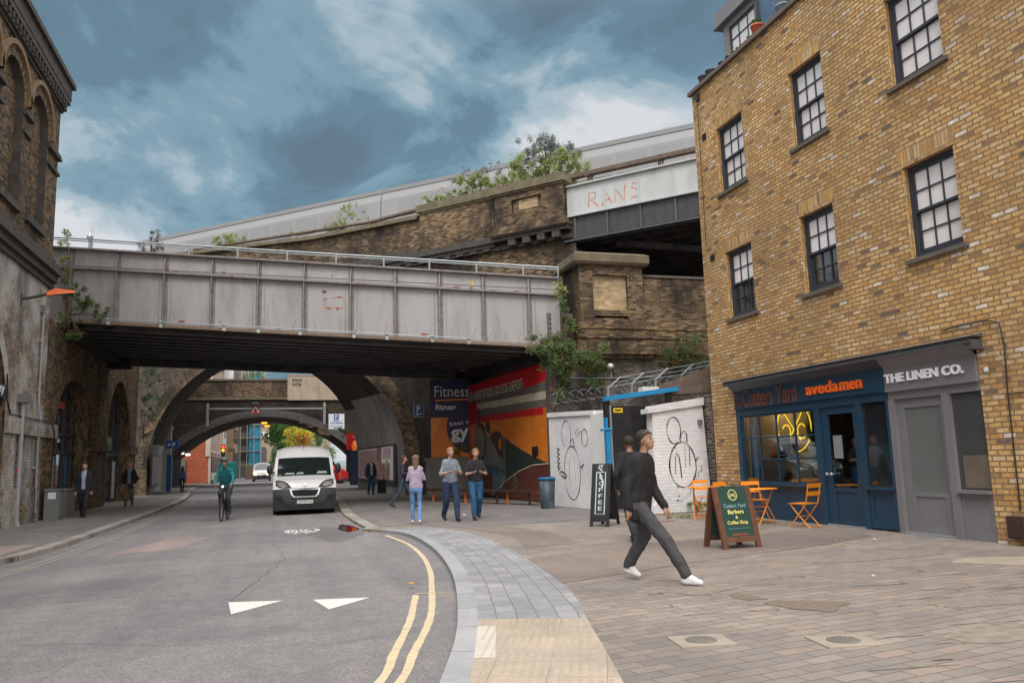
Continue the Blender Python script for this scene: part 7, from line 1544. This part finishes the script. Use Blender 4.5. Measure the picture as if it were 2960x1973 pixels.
for k in range(4): m=MB(); z=.60+k*.045; m.box(-.30-.02*k,.30+.02*k,vfy(0,z)-.056,vfy(0,z)-.04,z,z+.012); VP(m,'grille_bar',M['vanblack'],gr_)
vpatch([(-.42,.47),(.42,.47),(.42,.51),(-.42,.51)],'lower_intake',M['blackmatt'],.003); vpatch([(-.5,.24),(.5,.24),(.6,.32),(-.6,.32)],'lower_intake',M['blackmatt'],.003)
m=MB(); m.box(-.24,.24,-.065,-.05,.345,.445); pl_=VP(m,'number_plate',plain('white_plate',(.60,.60,.58),.5))
o_=text('CF16 FOJ',None,'plate_characters',M['black'],(-.205,-.067,.362),(1,0,0),(0,0,1),width=.41,height=.062,ext=.002,bold=.012); o_.parent=pl_; o_.location=(0,0,0)
m=MB(); yy=vfy(0,.92)-.03; m.prism([(-.055,.88),(-.03,.90),(0,.885),(.03,.90),(.055,.88),(.04,.925),(.015,.94),(.03,.96),(0,.975),(-.03,.955),(-.045,.92)],lambda a,b:(a,vfy(a,b)-.035,b),lambda a,b:(a,vfy(a,b)-.01,b)); VP(m,'badge',M['chrome'])
m=MB(); m.tube([(0.0,1.92,2.08),(0.0,1.95,2.03),(-.01,1.7,2.20)],.008,5); VP(m,'roof_aerial',M['black'])
m=MB(); m.tube([(-.5,.83,1.21),(-.1,.88,1.22)],.008,5); m.tube([(.1,.83,1.21),(.5,.85,1.22)],.008,5); VP(m,'wiper',M['black'])
# oncoming small car far down the street
cp=[(.02,.2,1),(0,.35,1),(-.02,.62,1),(.02,.72,0),(.10,.95,0),(.4,1.10,0),(1.0,1.2,0),(1.5,1.62,0),(1.85,1.88,0),(2.6,1.95,0),(4.0,1.9,0),(4.3,1.4,0)]
car,CP,CS,cpatch,cfy=vehicle('silver_car','silver compact van-like car coming with its headlights on','' or -1.70,88,1.85,4.3,cp,[plain('silver_paint',(.50,.51,.53),.3,coat=.6),M['vanblack'],M['windscreen']],[(.8,.32),(3.4,.32)],cat='car',tumble=.2,curv=.25)
m=MB()
for k in range(8):
    j0=-.84+1.68*k/8;j1=-.84+1.68*(k+1)/8
    for ya,yb in (((1.0,1.2),(1.5,1.62)),((1.5,1.62),(1.8,1.84))): m.add([p+Vector((0,-.015,.012)) for p in (CS(*ya,j0),CS(*ya,j1),CS(*yb,j1),CS(*yb,j0))],[(0,1,2,3)],0,True)
CP(m,'windscreen',M['windscreen'])
for sd in (-1,1):
    cpatch([(sd*x,z) for x,z in ((.48,.70),(.75,.74),(.86,.95),(.70,.93))],'headlight',plain('lit_headlight',(1,.55,.12),.4,emit=7,var=0),.02); m=MB(); m.ell((sd*1.0,1.1,1.25),.12,.08,.09,8,6); CP(m,'wing_mirror',M['black'])
cpatch([(-.4,.45),(.4,.45),(.45,.68),(-.45,.68)],'grille',M['blackmatt'],.02)
# red delivery van half hidden behind the white one
rp_=[(.02,.2,1),(0,.4,1),(0,.7,0),(.05,.95,0),(.5,1.15,0),(.9,1.25,0),(1.4,1.85,0),(1.8,2.1,0),(3.0,2.15,0),(4.8,2.12,0),(4.9,1.5,0)]
red,RP,RS_,rpatch,rfy=vehicle('red_van','red van with a pale striped side half hidden by the white van','' or 5.0,64,1.95,4.9,rp_,[plain('red_paint',(.50,.012,.015),.35,coat=.6),M['vanblack'],M['windscreen']],[(.8,.33),(3.9,.33)],tumble=.14,rz=R(62))
m=MB()
for k in range(8):
    j0=-.84+1.68*k/8;j1=-.84+1.68*(k+1)/8
    m.add([p+Vector((0,-.015,.012)) for p in (RS_(.95,1.27,j0),RS_(.95,1.27,j1),RS_(1.38,1.83,j1),RS_(1.38,1.83,j0))],[(0,1,2,3)],0,True)
RP(m,'windscreen',M['windscreen'])
m=MB(); m.box(-.99,-.97,2.0,4.7,.7,1.9); RP(m,'striped_side',plain('pale_livery',(.35,.33,.36),.4,var=.5,ns=1.2,dirt=(.05,.05,.07),dirtamt=.9,ds=1.3,streak=.3)); m=MB(); m.box(-.97,-.955,1.3,1.9,1.2,1.8); RP(m,'side_window',M['windscreen'])
# ---------------------------------------------------------------- people
skin=plain('skin',(.42,.24,.17),.6,var=.08); skin2=plain('tan_skin',(.33,.18,.12),.6,var=.1)
def cloth(name,c_,var=.2): return plain(name,c_,.85,var=var,ns=9,bump=.35,bs=30)
def V3(*a): return Vector(a)
def person(label,x,y,face,H=1.75,stride=.35,phase=1,top=(.1,.1,.1),legs=(.05,.05,.08),shoe=(.05,.04,.04),hair=(.05,.035,.025),arms='swing',sleeves='long',lean=0,jacket=False,shirt=None,build=1.0,skinm=None,hairlen='short',vox=.016,zoff=0,group=None,bag=None,seated=None,fem=False,knee=0,aw=.55,fshift=(0,0)):
    """local frame: facing -y; face = heading in degrees turned about z"""
    t_=thing('person',(x,y,zoff),label,'person',group,R(face)); s=H/1.75; rsd=random.Random(int(x*10+y*7))
    prim=[]   # (region, a, b, ra, rb)
    def cap(rg,a,b,ra,rb): prim.append((rg,Vector(a)*s,Vector(b)*s,ra*s,rb*s))
    bw=build*(.93 if fem else 1)
    hipz=.92; sh=1.44; hx=.095
    sw=stride
    hc=V3(0,0,hipz); 
    if seated: hipz=seated['hip'][2]; hc=V3(*seated['hip'])
    chest=hc+V3(0,-.02-lean*.30,.38); neck=hc+V3(0,-.03-lean*.50,.56); head=neck+V3(0,-.03-lean*.15,.128)
    for sd in (-1,1):
        ph=sd*phase
        hip=hc+V3(sd*hx,0,-.02)
        if seated: kn=V3(*seated['knee'][0 if sd<0 else 1]); an=V3(*seated['foot'][0 if sd<0 else 1])
        else:
            fy=-sw*ph; back=max(0,fy)   # trailing foot lifts its heel
            an=V3(sd*.085+fshift[0],fy+fshift[1],.085+(.055*min(1,back/.35) if back>0 else 0)); kn=(hip+an)/2+V3(0,-.05-(.06 if fy>0 else .0)-knee*.04,.0)
            if abs(fy)>.4: hc.z-=.0
        lw=.9 if fem else 1.08
        cap('leg',hip,kn,.090*bw*lw,.068*bw*lw); cap('leg',kn,an+V3(0,.01,.03),.068*bw*lw,.056*bw*lw)
        tdir=V3(0,-.15,-.045) if (seated or an.z<.12) else V3(0,-.11,-.085)
        cap('shoe',an+V3(0,.035,-.035),an+tdir,.045,.034)
        cap('shoe',an+V3(0,.0,.0),an+tdir*.6,.045,.04)
        # arms
        shl=chest+V3(sd*(.185 if not fem else .16)*bw,.0,.06)
        if arms=='swing': a=-sw*aw*-ph; el=shl+V3(sd*.045,a*.5+.03,-.28); wr=el+V3(sd*.01,a*.6-.07,-.235)
        elif arms=='down': el=shl+V3(sd*.05,.02,-.28); wr=el+V3(.0*sd,-.05,-.24)
        elif arms=='front': el=shl+V3(sd*.07,-.02,-.25); wr=el+V3(-sd*.13,-.19,.03)
        elif arms=='pocket': el=shl+V3(sd*.10,.05,-.26); wr=el+V3(-sd*.06,-.08,-.20)
        elif arms=='phone': 
            el=shl+V3(sd*.06,-.03,-.26); wr=(el+V3(-sd*.08,-.20,.10)) if sd>0 else el+V3(0,-.05,-.24)
        elif arms=='bars': el=shl+V3(sd*.07,-.16,-.20); wr=V3(sd*.23,*seated['bar'])
        cap('top',shl+V3(-sd*.03,0,.01),el,(.068 if jacket else .058)*bw,(.056 if jacket else .047)*bw)
        if sleeves=='long': cap('top',el,wr,(.054 if jacket else .046)*bw,(.044 if jacket else .036)*bw)
        else: cap('skin',el,wr,.038*bw,.027)
        # hand: palm, four unequal curled fingers and a thumb off the side of the palm
        d=(wr-el).normalized(); ax=V3(0,-1,0) if abs(d.z)>.6 else V3(0,0,-1); sdv=d.cross(ax).normalized(); nrm=sdv.cross(d).normalized()
        pm=wr+d*.07; cap('skin',wr,pm,.024,.030); cap('skin',wr+sdv*.018,pm+sdv*.022,.02,.018); cap('skin',wr-sdv*.018,pm-sdv*.022,.02,.018)
        for q,(o_,l) in enumerate(((.030,.062),(.010,.073),(-.010,.070),(-.030,.055))):
            a=pm+sdv*o_+d*.008; b=a+d*l*.55+nrm*.010*-1; c2=b+d*l*.35+nrm*-.030
            cap('skin',a,b,.0095,.009); cap('skin',b,c2,.009,.0075)
        tb_=wr+d*.03+sdv*.028*sd; cap('skin',tb_,tb_+d*.035+sdv*.022*sd-nrm*.012,.012,.011); cap('skin',tb_+d*.035+sdv*.022*sd-nrm*.012,tb_+d*.062+sdv*.018*sd-nrm*.03,.010,.009)
    # trunk: layered cross capsules
    prof_=[(-.06,.088,.092),(.04,.092,.094),(.12,.082,.090),(.22,.090,.094),(.32,.105,.098),(.42,.118,.088),(.47,.110,.075)]
    for q in range(27):
        zz_=-.06+.53*q/26; k_=0
        while k_<len(prof_)-2 and prof_[k_+1][0]<zz_: k_+=1
        a_,b_=prof_[k_],prof_[k_+1]; tt=(zz_-a_[0])/(b_[0]-a_[0]); w=a_[1]+(b_[1]-a_[1])*tt; dp=a_[2]+(b_[2]-a_[2])*tt
        if jacket: w+=.016; dp+=.012
        c_=hc.lerp(neck,max(0,zz_)/.56)+V3(0,0,min(0,zz_)); w*=bw*(.93 if fem and zz_>.1 else 1)
        cap('leg' if zz_<-.0 else 'top',c_-V3(w,0,0),c_+V3(w,0,0),dp*bw,dp*bw)
    for sd in (-1,1): cap('top',neck+V3(sd*.03,.01,-.05),chest+V3(sd*.15*bw,0,.085),.045,.055)
    cap('top',chest+V3(-.15*bw,0,.075),chest+V3(.15*bw,0,.075),.062,.062)
    if jacket:
        for q in range(8): z_=-.14+.03*q; cap('top',hc+V3(-.10,0,z_),hc+V3(.10,0,z_),.105,.105)
    cap('skin',neck-V3(0,0,.05),head-V3(0,-.01,.05),.055,.05)
    cap('skin',head+V3(0,.02,.03),head+V3(0,.01,.045),.088,.088); cap('skin',head+V3(0,-.03,-.02),head+V3(0,-.045,-.055),.066,.048)
    cap('skin',head+V3(0,-.095,.015),head+V3(0,-.103,-.018),.010,.013)
    for sd in (-1,1): cap('skin',head+V3(sd*.080,.01,.015),head+V3(sd*.082,.012,-.02),.016,.012)
    cap('skin',head+V3(-.018,-.085,-.055),head+V3(.018,-.085,-.055),.012,.012)
    # union
    mb=MB()
    for rg,a,b,ra,rb in prim:
        ax=(b-a); L_=ax.length; ax=ax.normalized() if L_>1e-6 else V3(0,0,1); e1=ax.cross(V3(0,0,1) if abs(ax.z)<.9 else V3(1,0,0)).normalized(); e2=ax.cross(e1)
        rings=[(-ra*.98,ra*.2),(-ra*.7,ra*.71),(0,ra),(L_,rb),(L_+rb*.7,rb*.71),(L_+rb*.98,rb*.2)]; n=10; vs_=[a+ax*t0+(e1*math.cos(2*math.pi*k/n)+e2*math.sin(2*math.pi*k/n))*r_ for t0,r_ in rings for k in range(n)]
        mb.add(vs_,[(i*n+k,i*n+(k+1)%n,(i+1)*n+(k+1)%n,(i+1)*n+k) for i in range(5) for k in range(n)]+[tuple(range(n-1,-1,-1)),tuple(range(5*n,6*n))])
    o_=mb.build('tmp',skin,None,org=(0,0,0)); md=o_.modifiers.new('r','REMESH'); md.mode='VOXEL'; md.voxel_size=vox; sm_=o_.modifiers.new('s','SMOOTH'); sm_.factor=.5; sm_.iterations=5
    dg=bpy.context.evaluated_depsgraph_get(); dg.update(); me=bpy.data.meshes.new_from_object(o_.evaluated_get(dg)); bpy.data.objects.remove(o_)
    me.name='body'; me.materials.clear()
    regs={'top':0,'leg':1,'shoe':2,'skin':3,'shirt':4}
    key='%s%s'%(label[:12],round(x,1))
    for m_ in (cloth('top_'+key,top),cloth('leg_'+key,legs),cloth('shoe_'+key,shoe,.1),skinm or skin,cloth('shirt_'+key,shirt or top)): me.materials.append(m_)
    cen=np.empty(len(me.polygons)*3); me.polygons.foreach_get('center',cen); cen=cen.reshape(-1,3); bd=np.full(len(cen),1e9); bi_=np.zeros(len(cen),int)
    for i_,(rg,a,b,ra,rb) in enumerate(prim):
        A=np.array(a);AB=np.array(b)-A; tt=np.clip(((cen-A)@AB)/max(1e-9,AB@AB),0,1); d=np.linalg.norm(cen-(A+tt[:,None]*AB),axis=1)-(ra+(rb-ra)*tt); w_=d<bd; bd[w_]=d[w_]; bi_[w_]=i_
    for p in me.polygons:
        c_=p.center; rg=prim[bi_[p.index]][0]
        if rg=='skin' and c_.z<neck.z*s-.005 and c_.z>chest.z*s and abs(c_.x)<.12*s: rg='top'
        if rg=='top' and shirt and c_.y<(hc.y-.03)*s and abs(c_.x)<(.05+.03*(c_.z/s-hipz))*s and c_.z>hc.z*s-.02: rg='shirt'
        p.material_index=regs[rg]; p.use_smooth=True
    reg_=[3]*len(me.vertices)
    for p in me.polygons:
        if p.material_index!=3:
            for vi in p.vertices: reg_[vi]=min(reg_[vi],p.material_index)
    nv=len(me.vertices); cc=np.empty(nv*3); nn_=np.empty(nv*3); me.vertices.foreach_get('co',cc); me.vertices.foreach_get('normal',nn_); cc=cc.reshape(-1,3); nn_=nn_.reshape(-1,3)
    for i_ in range(nv):
        if reg_[i_] in (0,1):
            q=cc[i_]/s; f_=noise.noise(Vector((q[0]*9+x,q[1]*9+y,q[2]*5+q[0]*4)))*.016+noise.noise(Vector((q[0]*22,q[1]*22+x,q[2]*13)))*.007
            cc[i_]+=nn_[i_]*(f_+.004)*s
    me.vertices.foreach_set('co',cc.ravel()); me.update()
    ob=bpy.data.objects.new('body',me); C.objects.link(ob); ob.parent=t_
    def put(m,nm,mt,par=ob): 
        q=m.build(nm,mt,par,org=(0,0,0)); q.location=(0,0,0); return q
    hm=plain('hair_'+key,hair,.8,var=.3,ns=40)
    hd=head*s; m=MB(); rsd=random.Random(5)
    n=14;mm=7;vs_=[];fs=[]
    for i in range(mm+1):
        ph=R(90-122*i/mm) if hairlen=='short' else R(90-115*i/mm)
        for k in range(n):
            th=2*math.pi*k/n; fr=max(0,-math.sin(th)); cut=ph if ph>R(30)+fr*R(28) else max(ph,R(4)+fr*R(30)) if fr>.2 else ph
            rr=.101*s*(1+.05*math.sin(5*th+i*1.7)+.035*math.sin(9*th-i)); vs_.append(hd+V3(rr*.97*math.cos(cut)*math.cos(th),rr*1.04*math.cos(cut)*math.sin(th)+.018*s,rr*math.sin(cut)*1.0+.032*s))
    for i in range(mm):
        for k in range(n): fs.append((i*n+k,i*n+(k+1)%n,(i+1)*n+(k+1)%n,(i+1)*n+k))
    m.add(vs_,fs,0,True)
    if hairlen=='long': m.ell(hd+V3(0,.07*s,-.08*s),.085*s,.05*s,.16*s,10,8); m.ell(hd+V3(0,.09*s,-.2*s),.06*s,.035*s,.12*s,10,8)
    put(m,'hair',hm)
    m=MB()
    for sd in (-1,1): m.ell(hd+V3(sd*.032*s,-.082*s,.018*s),.011*s,.008*s,.007*s,8,6)
    put(m,'eyes',M['blackmatt'])
    m=MB(); m.ell(hd+V3(0,-.094*s,-.052*s),.022*s,.005*s,.005*s,8,4); put(m,'mouth',plain('lips',(.25,.09,.08),.6))
    return t_,put,s,(hc,neck,head,chest)
# walking pair etc. (headings: 0 looks towards the camera)
person('man in a dark suit and pale blue shirt walking beside the grey cabinets',-5.95,28.6,0,1.74,.26,1,top=(.015,.018,.026),legs=(.012,.013,.017),shoe=(.01,.01,.01),hair=(.03,.018,.012),shirt=(.33,.38,.52),jacket=True,arms='down',zoff=.03,vox=.015)
person('man in a black jacket and brown trousers walking by the tall shop arch',-5.8,35.8,0,1.76,.24,-1,top=(.016,.014,.012),legs=(.12,.08,.05),shoe=(.06,.02,.015),hair=(.20,.13,.10),shirt=(.16,.20,.28),jacket=True,arms='pocket',zoff=.03)
person('woman in a blue top and black trousers walking away on the left pavement',-5.75,54,180,1.62,.22,1,top=(.06,.12,.28),legs=(.01,.01,.014),hair=(.04,.025,.02),hairlen='long',fem=True,arms='phone',zoff=.03,vox=.02)
person('far man in black crossing in front of the red brick wall',-8.2,88,10,1.74,.3,1,top=(.01,.01,.012),legs=(.015,.015,.018),arms='down',zoff=.03,vox=.025)
person('far dark figure walking by the maroon shopfront of the red building',-5.6,93,170,1.7,.3,-1,top=(.02,.02,.022),legs=(.015,.015,.02),arms='down',zoff=.03,vox=.025)
person('man in a pale shirt and dark waistcoat standing before the right poster hoarding',4.2,38.7,12,1.76,.08,1,top=(.02,.022,.03),legs=(.015,.05,.09),shoe=(.03,.025,.02),hair=(.16,.11,.07),shirt=(.30,.31,.35),jacket=True,arms='down')
sb_=thing('suitcase',(4.72,39.0,0),'black suitcase standing on the footway beside the man at the poster','suitcase')
m=MB(); m.hexa([(4.55,38.85,.04),(4.95,38.85,.04),(4.95,39.12,.04),(4.55,39.12,.04),(4.57,38.87,.66),(4.93,38.87,.66),(4.93,39.1,.66),(4.57,39.1,.66)]); m.build('shell',M['blackmatt'],sb_); m=MB(); m.tube([(4.65,39.1,.66),(4.65,39.1,.9),(4.85,39.1,.9),(4.85,39.1,.66)],.012,5); m.build('handle',M['black'],sb_)
person('person in a dark top walking left, half behind the woman in lilac',3.9,26.4,70,1.7,.36,1,top=(.03,.03,.05),legs=(.04,.06,.10),hair=(.07,.04,.03),hairlen='long',fem=True,arms='front')
person('young woman in a lilac top and light blue jeans walking away from the camera',3.15,19.2,172,1.64,.15,1,top=(.36,.30,.40),legs=(.12,.25,.50),shoe=(.5,.47,.5),hair=(.15,.09,.065),hairlen='long',fem=True,arms='front',vox=.014)
person('man in a light grey shirt and navy jeans walking towards the camera by the bench',4.07,19.6,8,1.80,.24,1,top=(.20,.23,.28),legs=(.015,.035,.085),shoe=(.015,.015,.018),hair=(.28,.15,.09),arms='front',sleeves='short',vox=.014)
person('man in a black T-shirt and blue jeans walking beside the man in grey',4.72,19.6,-4,1.76,.2,-1,top=(.014,.014,.022),legs=(.02,.085,.20),shoe=(.02,.018,.018),hair=(.20,.10,.07),arms='front',sleeves='short',vox=.014)
person('man in a long black jacket walking past the black gate towards the yard',5.82,12.75,175,1.80,.24,-1,top=(.010,.010,.013),legs=(.022,.024,.032),shoe=(.02,.03,.03),hair=(.02,.014,.011),jacket=True,arms='pocket',vox=.012,skinm=skin2)
person('man in a black top and white trainers striding in the foreground',4.06,8.72,38,1.76,.40,-1,aw=.25,fshift=(.10,-.14),top=(.013,.012,.015),legs=(.055,.055,.062),shoe=(.68,.68,.70),hair=(.022,.016,.012),arms='swing',jacket=True,lean=.1,vox=.009,skinm=skin2)
# ---------------------------------------------------------------- cyclist
bk=thing('bicycle',(-1.5,25.2,ZR),'dark bicycle ridden towards the camera in the left lane','bicycle',None,R(-6))
def bput(m,nm,mt,par=bk): q=m.build(nm,mt,par,org=(0,0,0)); q.location=(0,0,0); return q
for wy in (-.52,.50):
    m=MB(); n=28; m.tube([(0,wy+.335*math.cos(2*math.pi*k/n),.345+.335*math.sin(2*math.pi*k/n)) for k in range(n+1)],.020,6,cap=False); w_=bput(m,'wheel',M['tyre'])
    m=MB()
    for k in range(12): a=2*math.pi*k/12; m.tube([(0,wy,.345),(0,wy+.32*math.cos(a),.345+.32*math.sin(a))],.003,3)
    m.lathe([(.02,.32),(.02,.37)],(0,wy,0),8); bput(m,'spokes',M['galv'],w_)
m=MB()
for a,b in (((0,-.36,.86),(0,.02,.30)),((0,-.36,.86),(0,.14,.84)),((0,.02,.30),(0,.18,.92)),((0,.02,.30),(.04,.50,.345)),((0,.14,.80),(.04,.50,.345)),((0,-.36,.90),(.0,-.52,.345))): m.tube([a,b],.018,6)
bput(m,'frame',M['black']); m=MB(); m.tube([(0,-.36,.88),(0,-.40,1.0)],.016,6); m.tube([(-.27,-.36,1.04),(-.2,-.42,1.0),(0,-.41,1.0),(.2,-.42,1.0),(.27,-.36,1.04)],.014,6); bput(m,'handlebar',M['black'])
m=MB(); m.ell((0,.2,.95),.08,.13,.035,10,6); bput(m,'saddle',M['black']); m=MB(); m.ell((0,-.45,.98),.03,.03,.03,8,6); bput(m,'front_light',plain('lit_bike_light',(.7,1,.95),.4,emit=2.5,var=0))
m=MB(); m.tube([(-.1,-.05,.22),(0,.02,.30),(.1,.09,.38)],.014,6); bput(m,'crank',M['black'])
teal=(.012,.16,.17)
cy_,cput,cs_,cj=person('cyclist in a teal delivery jacket riding towards the camera',-1.5,25.2,-6,1.72,0,1,top=teal,legs=(.03,.035,.04),shoe=(.03,.03,.03),hair=(.02,.015,.012),arms='bars',lean=.62,zoff=ZR,seated=dict(hip=(0,.18,1.0),knee=((-.11,-.16,.80),(.11,-.14,.62)),foot=((-.12,.02,.42),(.12,.04,.22)),bar=(-.34,1.08)),skinm=skin2,vox=.014)
m=MB(); m.hexa([(-.24,.20,1.22),(.24,.20,1.22),(.24,.58,1.18),(-.24,.58,1.18),(-.24,.10,1.66),(.24,.10,1.66),(.24,.52,1.68),(-.24,.52,1.68)])
db=m.build('delivery_bag',plain('teal_bag_fabric',(.01,.20,.21),.6,var=.15),None,org=(0,0,0),label='square teal delivery box carried on the back of the cyclist',cat='bag'); db.location=(-1.5,25.2,ZR); db.rotation_euler=(0,0,R(-6))
m=MB(); m.ell(Vector(cj[2])+V3(0,.015,.06),.115,.14,.085,14,8); cput(m,'helmet',plain('grey_helmet',(.10,.11,.12),.5))
